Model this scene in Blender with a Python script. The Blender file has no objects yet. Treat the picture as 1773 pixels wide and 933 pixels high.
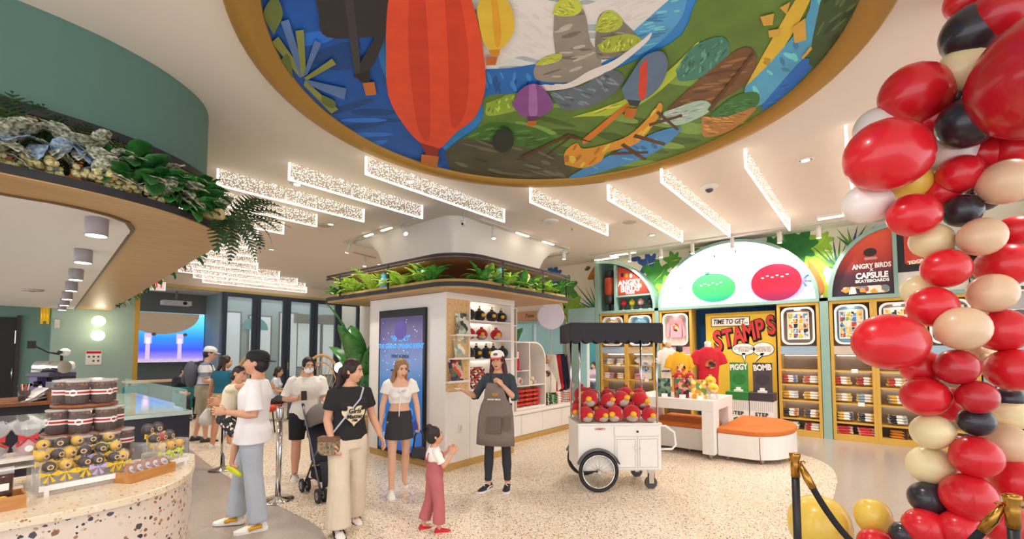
import bpy, bmesh, math, random
from mathutils import Vector, Matrix, Euler
R = random.Random(7)
PI = math.pi
SC = bpy.context.scene
COL = SC.collection

# ---------------------------------------------------------------- camera, world, exposure, large lights
cam_d = bpy.data.cameras.new('camera')
cam_d.lens = 765.0 / 1773 * 36
cam_d.sensor_width = 36
cam_d.shift_y = 0.0561
cam_d.clip_start = 0.05
cam = bpy.data.objects.new('camera', cam_d)
COL.objects.link(cam)
cam.location = (0, 0, 1.72)
cam.rotation_euler = (math.radians(93), 0, math.radians(39.2))
SC.camera = cam
SC.view_settings.view_transform = 'Standard'
SC.view_settings.look = 'None'
SC.view_settings.exposure = 0.57
SC.view_settings.gamma = 1.0
w = bpy.data.worlds.new('world')
SC.world = w
w.use_nodes = True
w.node_tree.nodes['Background'].inputs[0].default_value = (0.93, 0.965, 1.0, 1)
w.node_tree.nodes['Background'].inputs[1].default_value = 1.45
CEIL = 4.2


def lamp(name, kind, loc, power, col=(1, .9, .8), rot=(0, 0, 0), size=.3, parent=None, **kw):
    d = bpy.data.lights.new(name, kind)
    d.energy = power
    d.color = col
    if kind == 'AREA':
        d.shape = 'DISK'
        d.size = size
    if kind in ('SPOT', 'POINT'):
        d.shadow_soft_size = size
    for k, v in kw.items():
        setattr(d, k, v)
    o = bpy.data.objects.new(name, d)
    COL.objects.link(o)
    o.location = loc
    o.rotation_euler = rot
    if parent:
        o.parent = parent
    return o


# ceiling lamps, mostly added as fill light for the hall (their housings are built with the ceiling fixtures below)
FILL_DOWN = [(-2.2, .2), (-5.2, 4.0), (-3.2, 6.6), (-.6, 6.8), (-3.6, 9.2), (-1.2, 9.2), (.8, 8.6), (-6.6, 3.0), (-8.2, 4.4),
        (-9.6, 2.8), (-11.4, 4.6), (-12.8, 3.2), (-6.5, 8.6), (-11, 7.4), (1.2, 4.8), (-1.2, 2.6)]
for q in FILL_DOWN:
    lamp('downlight_lamp', 'SPOT', (q[0], q[1], CEIL - .05), 120, (1, .92, .84), size=.09, spot_size=2.3, spot_blend=.8)


# ---------------------------------------------------------------- materials
def lin(h):
    if isinstance(h, str):
        h = h.lstrip('#')
        c = [int(h[i:i + 2], 16) / 255 for i in (0, 2, 4)]
    else:
        c = h
    return tuple(((x + .055) / 1.055) ** 2.4 if x > .04045 else x / 12.92 for x in c) + (1,)


MATS = {}


def M(col, rough=.55, metal=0., var=.08, scale=14., bump=0., emit=0., trans=0., coat=0., alpha=1., sheen=0., ior=1.45):
    """principled material whose colour varies a little with object-space noise"""
    key = (col if isinstance(col, str) else tuple(col), rough, metal, var, scale, bump, emit, trans, coat, alpha, sheen)
    if key in MATS:
        return MATS[key]
    m = bpy.data.materials.new('paint')
    m.use_nodes = True
    nt = m.node_tree
    b = nt.nodes['Principled BSDF']
    c = lin(col)
    b.inputs['Roughness'].default_value = rough
    b.inputs['Metallic'].default_value = metal
    b.inputs['IOR'].default_value = ior
    if trans:
        b.inputs['Transmission Weight'].default_value = trans
    if coat:
        b.inputs['Coat Weight'].default_value = coat
        b.inputs['Coat Roughness'].default_value = .05
    if sheen:
        b.inputs['Sheen Weight'].default_value = sheen
    if alpha < 1:
        b.inputs['Alpha'].default_value = alpha
    tc = nt.nodes.new('ShaderNodeTexCoord')
    nz = nt.nodes.new('ShaderNodeTexNoise')
    nz.inputs['Scale'].default_value = scale
    nz.inputs['Detail'].default_value = 3
    nt.links.new(tc.outputs['Object'], nz.inputs['Vector'])
    mx = nt.nodes.new('ShaderNodeMix')
    mx.data_type = 'RGBA'
    mx.inputs[6].default_value = tuple(max(0, x * (1 - var)) for x in c[:3]) + (1,)
    mx.inputs[7].default_value = tuple(min(1, x * (1 + var)) for x in c[:3]) + (1,)
    nt.links.new(nz.outputs['Fac'], mx.inputs[0])
    nt.links.new(mx.outputs[2], b.inputs['Base Color'])
    if emit:
        nt.links.new(mx.outputs[2], b.inputs['Emission Color'])
        b.inputs['Emission Strength'].default_value = emit
    if bump:
        bp = nt.nodes.new('ShaderNodeBump')
        bp.inputs['Strength'].default_value = bump
        bp.inputs['Distance'].default_value = .01
        nt.links.new(nz.outputs['Fac'], bp.inputs['Height'])
        nt.links.new(bp.outputs['Normal'], b.inputs['Normal'])
    MATS[key] = m
    return m


def ramp(nt, fac, stops, interp='LINEAR'):
    r = nt.nodes.new('ShaderNodeValToRGB')
    r.color_ramp.interpolation = interp
    el = r.color_ramp.elements
    while len(el) < len(stops):
        el.new(.5)
    for e, (p, c) in zip(el, stops):
        e.position = p
        e.color = lin(c)
    nt.links.new(fac, r.inputs[0])
    return r.outputs[0]


def terrazzo(name, base, chips, scale, rough=.35):
    m = bpy.data.materials.new(name)
    m.use_nodes = True
    nt = m.node_tree
    b = nt.nodes['Principled BSDF']
    b.inputs['Roughness'].default_value = rough
    tc = nt.nodes.new('ShaderNodeTexCoord')
    cur = None
    for k, (sc, th, pal) in enumerate(chips):
        wp = nt.nodes.new('ShaderNodeTexNoise')
        wp.inputs['Scale'].default_value = sc * 1.6
        nt.links.new(tc.outputs['Object'], wp.inputs['Vector'])
        ad = nt.nodes.new('ShaderNodeVectorMath')
        ad.operation = 'MULTIPLY_ADD'
        nt.links.new(wp.outputs['Color'], ad.inputs[0])
        s = .5 / sc
        ad.inputs[1].default_value = (s, s, s)
        nt.links.new(tc.outputs['Object'], ad.inputs[2])
        v = nt.nodes.new('ShaderNodeTexVoronoi')
        v.inputs['Scale'].default_value = sc
        nt.links.new(ad.outputs[0], v.inputs['Vector'])
        sp = nt.nodes.new('ShaderNodeSeparateColor')
        nt.links.new(v.outputs['Color'], sp.inputs[0])
        # chip size differs from cell to cell
        mu = nt.nodes.new('ShaderNodeMath')
        mu.operation = 'MULTIPLY'
        mu.inputs[1].default_value = th
        nt.links.new(sp.outputs[1], mu.inputs[0])
        lt = nt.nodes.new('ShaderNodeMath')
        lt.operation = 'LESS_THAN'
        nt.links.new(v.outputs['Distance'], lt.inputs[0])
        nt.links.new(mu.outputs[0], lt.inputs[1])
        n = len(pal)
        cc = ramp(nt, sp.outputs[0], [(i / n, c) for i, c in enumerate(pal)], 'CONSTANT')
        mx = nt.nodes.new('ShaderNodeMix')
        mx.data_type = 'RGBA'
        nt.links.new(lt.outputs[0], mx.inputs[0])
        if cur is None:
            mx.inputs[6].default_value = lin(base)
        else:
            nt.links.new(cur, mx.inputs[6])
        nt.links.new(cc, mx.inputs[7])
        cur = mx.outputs[2]
    nt.links.new(cur, b.inputs['Base Color'])
    return m


def wood(name, c0, c1, axis=(1, 14, 14), rough=.45):
    m = bpy.data.materials.new(name)
    m.use_nodes = True
    nt = m.node_tree
    b = nt.nodes['Principled BSDF']
    b.inputs['Roughness'].default_value = rough
    tc = nt.nodes.new('ShaderNodeTexCoord')
    mp = nt.nodes.new('ShaderNodeMapping')
    mp.inputs['Scale'].default_value = axis
    nt.links.new(tc.outputs['Object'], mp.inputs[0])
    nz = nt.nodes.new('ShaderNodeTexNoise')
    nz.inputs['Scale'].default_value = 3
    nz.inputs['Detail'].default_value = 6
    nt.links.new(mp.outputs[0], nz.inputs['Vector'])
    nt.links.new(ramp(nt, nz.outputs['Fac'], [(.3, c0), (.7, c1)]), b.inputs['Base Color'])
    return m


def print_mat(name, cols, scale=9., rough=.5, emit=0.):
    """a busy printed pattern: voronoi cells in a few colours"""
    m = bpy.data.materials.new(name)
    m.use_nodes = True
    nt = m.node_tree
    b = nt.nodes['Principled BSDF']
    b.inputs['Roughness'].default_value = rough
    tc = nt.nodes.new('ShaderNodeTexCoord')
    v = nt.nodes.new('ShaderNodeTexVoronoi')
    v.inputs['Scale'].default_value = scale
    nt.links.new(tc.outputs['Object'], v.inputs['Vector'])
    sp = nt.nodes.new('ShaderNodeSeparateColor')
    nt.links.new(v.outputs['Color'], sp.inputs[0])
    o = ramp(nt, sp.outputs[0], [(i / len(cols), c) for i, c in enumerate(cols)], 'CONSTANT')
    nt.links.new(o, b.inputs['Base Color'])
    if emit:
        nt.links.new(o, b.inputs['Emission Color'])
        b.inputs['Emission Strength'].default_value = emit
    return m


def grad_mat(name, stops, axis=2, lo=0., hi=1., emit=0., rough=.4, noise=0.):
    """print or screen image whose colours run along one object axis"""
    m = bpy.data.materials.new(name)
    m.use_nodes = True
    nt = m.node_tree
    b = nt.nodes['Principled BSDF']
    b.inputs['Roughness'].default_value = rough
    tc = nt.nodes.new('ShaderNodeTexCoord')
    sp = nt.nodes.new('ShaderNodeSeparateXYZ')
    nt.links.new(tc.outputs['Object'], sp.inputs[0])
    src = sp.outputs[axis]
    if noise:
        nz = nt.nodes.new('ShaderNodeTexNoise')
        nz.inputs['Scale'].default_value = 3
        nz.inputs['Detail'].default_value = 5
        nt.links.new(tc.outputs['Object'], nz.inputs['Vector'])
        ma = nt.nodes.new('ShaderNodeMath')
        ma.operation = 'MULTIPLY_ADD'
        ma.inputs[1].default_value = noise
        nt.links.new(nz.outputs['Fac'], ma.inputs[0])
        nt.links.new(src, ma.inputs[2])
        src = ma.outputs[0]
    mr = nt.nodes.new('ShaderNodeMapRange')
    mr.inputs[1].default_value = lo
    mr.inputs[2].default_value = hi
    nt.links.new(src, mr.inputs[0])
    o = ramp(nt, mr.outputs[0], stops)
    nt.links.new(o, b.inputs['Base Color'])
    if emit:
        nt.links.new(o, b.inputs['Emission Color'])
        b.inputs['Emission Strength'].default_value = emit
    return m


OAK = wood('oak', '#b08a55', '#c6a06a')
OAKX = wood('oak_light', '#d8b078', '#e6c48e', (14, 14, 1))
COPPER = wood('copper_veneer', '#9c5f3c', '#b87748')
WALNUT = wood('walnut', '#7c4526', '#9a5c34')
CRATE = wood('crate_wood', '#b4763c', '#cc9252', (2, 12, 12))
WHITE = M('#ece6e0', .45, var=.03)
WHITEM = M('#e8e4de', .35, var=.03)
CEILM = M('#eee2d6', .85, var=.02, scale=3)
BLACK = M('#1c1a1c', .45, var=.15)
RIM = M('#2c2a2e', .5, var=.1)
GREENW = M('#a6c0b4', .7, var=.04, scale=3)
TEAL = M('#8fb0a4', .5, var=.04)
GOLD = M('#b98f3c', .4, metal=.25, var=.06)
OCHRE = M('#d3a648', .5, var=.06)
STEEL = M('#c9c7c6', .18, metal=1, var=.03)
CHROME = M('#dedcda', .08, metal=1, var=.02)
BRASS = M('#b98d42', .25, metal=1, var=.05)
GREY = M('#8d8a86', .6)
GLASS = M('#dfeeee', .03, var=.01, trans=1., ior=1.05, alpha=.35)
CELLO = M('#f4f2ee', .08, var=.02, alpha=.2)
LIT = M('#fff2dc', .5, var=.0, emit=7)
LITS = M('#fff6e6', .5, var=.0, emit=3)
YELLOW = M('#f2c224', .5)
RED = M('#c81e28', .6)


# ---------------------------------------------------------------- mesh helpers
class MB:
    def __init__(s):
        s.v, s.f, s.m, s.s = [], [], [], []

    def add(s, vs, fs, mi=0, smooth=False):
        n = len(s.v)
        s.v += [tuple(p) for p in vs]
        for f in fs:
            s.f.append([i + n for i in f])
            s.m.append(mi)
            s.s.append(smooth)
        return s

    def box(s, c, d, mi=0, rz=0., rot=None):
        hx, hy, hz = d[0] / 2, d[1] / 2, d[2] / 2
        mt = rot if rot is not None else Matrix.Rotation(rz, 3, 'Z')
        vs = [Vector(c) + mt @ Vector((x * hx, y * hy, z * hz)) for z in (-1, 1) for x, y in ((-1, -1), (1, -1), (1, 1), (-1, 1))]
        return s.add(vs, [(3, 2, 1, 0), (4, 5, 6, 7), (0, 1, 5, 4), (1, 2, 6, 5), (2, 3, 7, 6), (3, 0, 4, 7)], mi)

    def bx(s, x0, x1, y0, y1, z0, z1, mi=0):
        return s.box(((x0 + x1) / 2, (y0 + y1) / 2, (z0 + z1) / 2), (abs(x1 - x0), abs(y1 - y0), abs(z1 - z0)), mi)

    def loft(s, rings, mi=0, caps=True, closed=True, smooth=True):
        n = len(rings[0])
        vs = [p for r in rings for p in r]
        fs = []
        for k in range(len(rings) - 1):
            for i in range(n if closed else n - 1):
                j = (i + 1) % n
                fs.append((k * n + i, k * n + j, (k + 1) * n + j, (k + 1) * n + i))
        s.add(vs, fs, mi, smooth)
        if caps:
            b = len(s.v) - len(vs)
            s.f.append([b + i for i in range(n)][::-1])
            s.f.append([b + (len(rings) - 1) * n + i for i in range(n)])
            s.m += [mi, mi]
            s.s += [False, False]
        return s

    def tube(s, pts, r, n=8, mi=0, caps=True, flat=1., side=None):
        pts = [Vector(p) for p in pts]
        rs = r if isinstance(r, (list, tuple)) else [r] * len(pts)
        rings = []
        prev = None
        for k, p in enumerate(pts):
            d = (pts[min(k + 1, len(pts) - 1)] - pts[max(k - 1, 0)])
            d = d.normalized() if d.length > 1e-9 else Vector((0, 0, 1))
            ref = Vector(side) if side else (prev or (Vector((0, 0, 1)) if abs(d.z) < .9 else Vector((1, 0, 0))))
            u = (ref - d * ref.dot(d))
            if u.length < 1e-6:
                u = d.orthogonal()
            u.normalize()
            v = d.cross(u)
            prev = u
            rings.append([p + u * rs[k] * math.cos(2 * PI * i / n) + v * rs[k] * flat * math.sin(2 * PI * i / n) for i in range(n)])
        return s.loft(rings, mi, caps)

    def cyl(s, p0, p1, r, r1=None, n=16, mi=0):
        return s.tube([p0, p1], [r, r if r1 is None else r1], n, mi)

    def lathe(s, prof, c=(0, 0, 0), n=20, mi=0, caps=True, mt=None):
        rings = []
        for r, z in prof:
            ring = [Vector((r * math.cos(2 * PI * i / n), r * math.sin(2 * PI * i / n), z)) for i in range(n)]
            if mt is not None:
                ring = [mt @ p for p in ring]
            rings.append([p + Vector(c) for p in ring])
        return s.loft(rings, mi, caps)

    def sph(s, c, r, n=14, m=9, mi=0, mt=None):
        if not isinstance(r, (tuple, list)):
            r = (r, r, r)
        vs, fs = [], []
        for k in range(1, m):
            a = PI * k / m
            for i in range(n):
                b = 2 * PI * i / n
                vs.append(Vector((r[0] * math.sin(a) * math.cos(b), r[1] * math.sin(a) * math.sin(b), r[2] * math.cos(a))))
        vs += [Vector((0, 0, r[2])), Vector((0, 0, -r[2]))]
        if mt is not None:
            vs = [mt @ p for p in vs]
        vs = [p + Vector(c) for p in vs]
        for k in range(m - 2):
            for i in range(n):
                j = (i + 1) % n
                fs.append((k * n + i, (k + 1) * n + i, (k + 1) * n + j, k * n + j))
        T, B = (m - 1) * n, (m - 1) * n + 1
        for i in range(n):
            j = (i + 1) % n
            fs.append((T, i, j))
            fs.append((B, (m - 2) * n + j, (m - 2) * n + i))
        return s.add(vs, fs, mi, True)

    def prism(s, poly, a0, a1, ax='z', mi=0):
        def pt(u, v, a):
            return (u, v, a) if ax == 'z' else ((u, a, v) if ax == 'y' else (a, u, v))
        n = len(poly)
        vs = [pt(u, v, a0) for u, v in poly] + [pt(u, v, a1) for u, v in poly]
        fs = [list(range(n))[::-1], [n + i for i in range(n)]] + [(i, (i + 1) % n, n + (i + 1) % n, n + i) for i in range(n)]
        return s.add(vs, fs, mi)

    def strip(s, path, z0, z1, th, mi=0, closed=False):
        """a wall of thickness th that follows a plan path"""
        P = [Vector((p[0], p[1], 0)) for p in path]
        n = len(P)
        rings = []
        for i, p in enumerate(P):
            a = P[i - 1] if (i or closed) else P[i]
            b = P[(i + 1) % n] if (i < n - 1 or closed) else P[i]
            t = (b - a).normalized()
            q = Vector((-t.y, t.x, 0)) * th / 2
            rings.append([p + q + Vector((0, 0, z0)), p - q + Vector((0, 0, z0)), p - q + Vector((0, 0, z1)), p + q + Vector((0, 0, z1))])
        if closed:
            rings.append(rings[0])
        return s.loft(rings, mi, not closed, True, False)

    def xf(s, mt, start=0):
        for i in range(start, len(s.v)):
            s.v[i] = tuple(mt @ Vector(s.v[i]))
        return s

    def mesh(s, name):
        me = bpy.data.meshes.new(name)
        me.from_pydata(s.v, [], s.f)
        me.update()
        me.polygons.foreach_set('material_index', s.m)
        me.polygons.foreach_set('use_smooth', s.s)
        bm = bmesh.new()
        bm.from_mesh(me)
        bmesh.ops.recalc_face_normals(bm, faces=bm.faces)
        bm.to_mesh(me)
        bm.free()
        return me

    def build(s, name, mats, parent=None, loc=(0, 0, 0), rz=0., bevel=0., seg=2):
        o = link(name, s.mesh(name), mats, parent, loc, rz)
        if bevel:
            b = o.modifiers.new('bevel', 'BEVEL')
            b.width = bevel
            b.segments = seg
            b.limit_method = 'ANGLE'
        return o


def link(name, me, mats, parent=None, loc=(0, 0, 0), rz=0.):
    o = bpy.data.objects.new(name, me)
    COL.objects.link(o)
    for m in (mats if isinstance(mats, (list, tuple)) else [mats]):
        if len(me.materials) < (len(mats) if isinstance(mats, (list, tuple)) else 1):
            me.materials.append(m)
    o.location = loc
    o.rotation_euler = (0, 0, rz)
    if parent:
        o.parent = parent
    return o


def tag(o, label=None, cat=None, group=None, kind=None):
    for k, v in (('label', label), ('category', cat), ('group', group), ('kind', kind)):
        if v:
            o[k] = v
    return o


def thing(name, label, cat, loc=(0, 0, 0), rz=0., group=None):
    o = bpy.data.objects.new(name, None)
    o.empty_display_size = .1
    COL.objects.link(o)
    o.location = loc
    o.rotation_euler = (0, 0, rz)
    return tag(o, label, cat, group)


KIDS = {}


def kids(o):
    return list(o.children)


def dup(o, loc=None, rz=None, label=None, parent=None, scale=None):
    c = o.copy()
    COL.objects.link(c)
    if parent is not None:
        c.parent = parent
    if loc is not None:
        c.location = loc
    if rz is not None:
        c.rotation_euler = rz if isinstance(rz, (tuple, Euler)) else (0, 0, rz)
    if scale is not None:
        c.scale = scale if isinstance(scale, (tuple, list)) else (scale,) * 3
    if label:
        c['label'] = label
    for ch in kids(o):
        dup(ch, parent=c)
    return c


def structure(name, mb, mats, parent=None, bevel=0.):
    o = mb.build(name, mats, parent, bevel=bevel)
    if not parent:
        o['kind'] = 'structure'
    return o


def text(name, s, size, mat, parent, loc, rot=(PI / 2, 0, 0), ext=.001, align='CENTER', shear=0., bold=0., sx=1., spacing=1., line=1.):
    """raised lettering, a text curve turned into a mesh"""
    d = bpy.data.curves.new(name, 'FONT')
    d.body = s
    d.size = size
    d.extrude = ext
    d.align_x = align
    d.align_y = 'CENTER'
    d.shear = shear
    d.offset = bold
    d.space_character = spacing
    d.space_line = line
    d.resolution_u = 3
    o = bpy.data.objects.new(name, d)
    COL.objects.link(o)
    d.materials.append(mat)
    o.location = loc
    o.rotation_euler = rot
    o.scale = (sx, 1, 1)
    if parent:
        o.parent = parent
    return o


def solid(mb, voxel, smooth=5, extra=None):
    """melt the pieces of mb into one continuous surface; extra is added afterwards unmelted"""
    me = mb.mesh('melt')
    o = bpy.data.objects.new('melt', me)
    COL.objects.link(o)
    r = o.modifiers.new('r', 'REMESH')
    r.mode = 'VOXEL'
    r.voxel_size = voxel
    if smooth:
        sm = o.modifiers.new('s', 'SMOOTH')
        sm.factor = .5
        sm.iterations = smooth
    dg = bpy.context.evaluated_depsgraph_get()
    ev = o.evaluated_get(dg)
    out = bpy.data.meshes.new_from_object(ev)
    bpy.data.objects.remove(o)
    bpy.data.meshes.remove(me)
    out.polygons.foreach_set('use_smooth', [True] * len(out.polygons))
    if extra is not None:
        bm = bmesh.new()
        bm.from_mesh(out)
        bm.from_mesh(extra.mesh('x'))
        bm.to_mesh(out)
        bm.free()
    return out


def arc(cx, cy, rx, ry, a0, a1, n):
    return [(cx + rx * math.cos(a0 + (a1 - a0) * i / n), cy + ry * math.sin(a0 + (a1 - a0) * i / n)) for i in range(n + 1)]


def rrect(x0, x1, y0, y1, r, n=5):
    return (arc(x1 - r, y1 - r, r, r, 0, PI / 2, n) + arc(x0 + r, y1 - r, r, r, PI / 2, PI, n) +
            arc(x0 + r, y0 + r, r, r, PI, 1.5 * PI, n) + arc(x1 - r, y0 + r, r, r, 1.5 * PI, 2 * PI, n))


def spline(pts, n=6):
    """Catmull-Rom through plan or space points"""
    P = [Vector(p) for p in pts]
    P = [P[0] * 2 - P[1]] + P + [P[-1] * 2 - P[-2]]
    out = []
    for i in range(1, len(P) - 2):
        for k in range(n):
            t = k / n
            out.append(.5 * ((2 * P[i]) + (P[i + 1] - P[i - 1]) * t + (2 * P[i - 1] - 5 * P[i] + 4 * P[i + 1] - P[i + 2]) * t * t +
                             (3 * P[i] - P[i - 1] - 3 * P[i + 1] + P[i + 2]) * t ** 3))
    out.append(P[-2])
    return out
# ================================================================ the room
FLOORM = terrazzo('polished_concrete', '#a89c92', [(70, .35, ['#8d837a', '#c0b5a8', '#99918a'])], 1, .22)
TERR = terrazzo('floor_terrazzo', '#e6d6c0', [(95, .66, ['#c39a6c', '#6f5238', '#efe4d4', '#a67c52', '#f8f2e8', '#3c322a', '#d3b488', '#c4ac8c']),
                                              (50, .46, ['#8f6438', '#f6efe2', '#d0ac7c', '#2c2622', '#b08656', '#efe2cc'])], 1, .25)
structure('floor', MB().bx(-20.5, 6, -4, 11.2, -.1, 0), FLOORM)
left = [(-9.559, 2.521), (-7.442, 2.316), (-5.171, 2.231), (-3.916, 2.13)]
right = [(-1.332, 8.934), (-0.82, 8.606), (-0.548, 8.102), (-0.433, 7.47), (-0.416, 6.904), (-0.443, 5.971)]
poly = [(-17.3, 4.2), (-12, 3.1)] + left + [(-2.9, 1.2), (-2.2, .9)] + [(-1.3, 1.6), (-.75, 3.0)] + right[::-1]
poly += [(-1.35, 8.6), (-2.4, 9.2), (-4.4, 9.6), (-6.5, 10.3), (-9, 10.4), (-17.3, 10.4)]
poly = [tuple(p)[:2] for p in spline([(x, y, 0) for x, y in poly[2:-5]], 4)]
poly = [(-17.3, 4.2), (-12, 3.1)] + poly + [(-2.4, 9.2), (-4.4, 9.6), (-6.5, 10.3), (-9, 10.4), (-17.3, 10.4)]
structure('floor.001', MB().prism(poly, 0, .004), TERR)
structure('ceiling', MB().bx(-17.7, 6, -4, 11.2, CEIL, CEIL + .15).bx(-20.5, -17.7, -4, 5.5, CEIL, CEIL + .15), CEILM)
WALLP = M('#efe2cc', .7, var=.05, scale=2)
mb = MB().bx(-20.5, -9.3, 11.0, 11.15, 0, CEIL).bx(-9.3, -6.95, 11.0, 11.15, 2.62, CEIL).bx(-9.3, -6.95, 11.0, 11.15, 0, .7)
mb.bx(-6.95, -6.25, 11.0, 11.15, 0, CEIL).bx(-6.25, -5.76, 11.0, 11.15, 1.98, CEIL).bx(-6.25, -5.76, 11.0, 11.15, 0, .4).bx(-5.76, 6, 11.0, 11.15, 0, CEIL)
structure('wall_back', mb, WALLP)
XB = -17.5
structure('window_1', MB().bx(-9.3, -6.95, 11.04, 11.06, .7, 2.62), M('#eef4f6', .05, var=.01, alpha=.25))
wf = structure('trim_11', MB().bx(-9.3, -9.22, 10.97, 11.15, .7, 2.62).bx(-7.03, -6.95, 10.97, 11.15, .7, 2.62).bx(-9.22, -7.03, 10.97, 11.15, .7, .78).bx(-9.22, -7.03, 10.97, 11.15, 2.54, 2.62).bx(-8.15, -8.1, 10.98, 11.12, .78, 2.54), M('#a9c4c0', .5))
# teal framed opening with the next room behind it
structure('trim_12', MB().bx(-6.6, -6.25, 10.58, 11.0, 0, 2.87).bx(-6.25, -5.76, 10.58, 11.0, 1.98, 2.87).bx(-6.25, -5.76, 10.58, 11.0, 0, .4), M('#9dbcb8', .5))
structure('wall_back.001', MB().bx(-12, -4, 15.0, 15.1, 0, 3.0), M('#3f8a90', .6))
structure('floor.002', MB().bx(-12, -4, 11.15, 15.0, -.1, 0), M('#cfc4b8', .4))
structure('ceiling.005', MB().bx(-12, -9.4, 11.15, 15.0, 3.0, 3.1), CEILM)
mb = MB().bx(XB - .2, XB, 1.405, 3.16, 0, CEIL)
structure('wall_left', mb, GREENW)
structure('wall_left.001', MB().bx(XB - .9, XB - .5, -4, 1.405, 0, CEIL).bx(XB - .9, XB - .2, 1.405, 1.5, 0, CEIL), M('#7fa094', .7, var=.04, scale=3))  # darker green puts the shade of this set-back wall into its colour
structure('trim_1', MB().bx(XB - .2, XB + .03, 3.16, 3.27, 0, 3.8), OCHRE)
structure('trim_2', MB().bx(XB - .15, XB + .02, 3.27, 11, 3.76, 3.86), M('#cdb878', .5))
structure('wall_left.002', MB().bx(XB - .2, XB, 3.16, 11, 3.86, CEIL), CEILM)
# the side room behind the opening: bulkhead, screen wall
structure('wall_left.003', MB().bx(XB - 2.4, XB - 2.2, 2.2, 11, 0, 3.9), M('#8e9498', .7, var=.03))
structure('ceiling.001', MB().bx(XB - 2.3, XB - .2, 3.0, 5.5, 3.74, 3.86), M('#d9cdb8', .8))
structure('wall_left.004', MB().bx(XB - 2.1, XB - 1.7, 3.0, 5.5, 3.05, 3.74), M('#787a7c', .75, var=.05))
structure('wall_left.005', MB().bx(XB - 2.2, XB - .2, 5.5, 5.56, 0, 3.86), M('#8fa0a4', .6))
scr = thing('video_wall', 'wide blue video wall glowing behind the opening beside the glass doors', 'screen', (XB - 1.75, 0, 0))
MB().bx(-.06, 0, 3.05, 5.48, 1.28, 3.05).build('housing', M('#3a3c42', .5), scr)
dp_ = MB().bx(0, .01, 3.05, 5.48, 1.3, 3.04).build('display', grad_mat('video_image', [(0, '#c9b8d8'), (.1, '#8f7fd0'), (.25, '#3f4fd8'), (.5, '#2f86e8'), (.75, '#4fc0f0'), (1, '#7fd8f4')], 2, 1.3, 3.0, .8), scr)
MB().prism([(4.2 + 1.12 * math.cos(a), 3.03 + .75 * math.sin(a)) for a in [PI + PI * k / 24 for k in range(25)]], .01, .016, 'x').build('dome_shape', M('#a8917a', .5, emit=.35), dp_)
for y, h in ((3.85, .75), (4.75, .72)):
    MB().bx(.01, .014, y - .06, y + .06, 1.4, 1.4 + h).bx(.01, .014, y - .1, y + .1, 1.95, 2.3).build('pale_column', M('#d8c0e4', .5, emit=.6), dp_)
    MB().sph((.02, y + .15, 2.27), (.02, .07, .06), 8, 6).build('lamp_shape', M('#6f625a', .5, emit=.2), dp_)
for k in range(9):
    MB().sph((.012, 3.15 + k * .27, 1.36), (.004, .12, .05), 8, 6).build('pale_mound', M('#d8c4e0', .5, emit=.5), dp_)
pj = thing('projector', 'white ceiling projector hanging before the video wall', 'projector', (XB - .9, 4.4, 3.74))
MB().cyl((0, 0, -.35), (0, 0, 0), .03).build('pole', GREY, pj)
MB().bx(-.2, .2, -.4, .4, -.5, -.34).build('body', M('#c9ccd0', .4), pj, bevel=.02)
MB().cyl((.2, .2, -.42), (.23, .2, -.42), .06).build('lens', BLACK, pj)
# dark door far left
dr = structure('door_1', MB().bx(XB - .5, XB - .44, .25, .84, 0, 2.6), M('#2a2629', .5))
MB().bx(XB - .44, XB - .40, .78, .86, 0, 2.66).build('door_frame', M('#3a3437', .5), dr)
MB().cyl((XB - .40, .74, .95), (XB - .40, .74, 1.25), .02).build('handle', STEEL, dr)
MB().bx(XB - .44, XB - .41, .755, .775, 1.9, 2.25).build('hinge', STEEL, dr)

# folding glass wall, seven panels
FR = M('#39465a', .45, var=.06)
edge = [5.5, 6.6, 7.68, 8.76, 9.8, 10.8]
for i in range(5):
    a, b = edge[i] + .012, edge[i + 1] - .012
    h = 3.75
    d = MB().bx(XB - .06, XB + .06, a, a + .13, 0, h).bx(XB - .06, XB + .06, b - .13, b, 0, h).bx(XB - .06, XB + .06, a + .13, b - .13, h - .14, h).bx(XB - .06, XB + .06, a + .13, b - .13, 0, .2)
    d = structure('door_%d' % (i + 2), d, FR)
    MB().bx(XB - .012, XB + .012, a + .13, b - .13, .2, h - .14).build('pane', M('#cfe6ea', .02, var=.01, alpha=.3), d)
    MB().bx(XB + .06, XB + .085, a + .04, a + .07, .95, 1.25).build('handle', STEEL, d)
# what shows through the panes: the opposite shop fronts
t = thing('far_shop', 'pale teal shop front seen through the folding glass wall', 'building', (XB - 2.15, 0, 0))
MB().bx(-.02, .03, 6.3, 11, 0, 3.7).build('facade', M('#b9cdd0', .6, var=.15, scale=2), t)
for i, (y, wd, z, hh) in enumerate([(6.55, .5, .6, 2.6), (7.55, .8, 1.2, 1.9), (8.7, .7, .6, 2.7), (9.6, 1.0, 1.0, 2.2), (10.5, .5, .6, 2.7)]):
    f = MB().bx(.03, .07, y - wd / 2 - .06, y + wd / 2 + .06, z - .06, z + hh + .06).build('window_frame', M('#6b5c50', .5), t)
    MB().bx(.07, .08, y - wd / 2, y + wd / 2, z, z + hh).build('pane', M('#e7f0f2', .1, emit=.35), f)
MB().bx(.03, .35, 8.9, 10.9, 2.9, 3.3).build('awning', M('#6f6258', .7, var=.3), t)
MB().prism(arc(0, 0, .5, .5, 0, PI, 14), 0, .06, 'x').build('arch_panel', M('#5fb6c4', .5), t, (.04, 7.35, 2.55))

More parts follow.
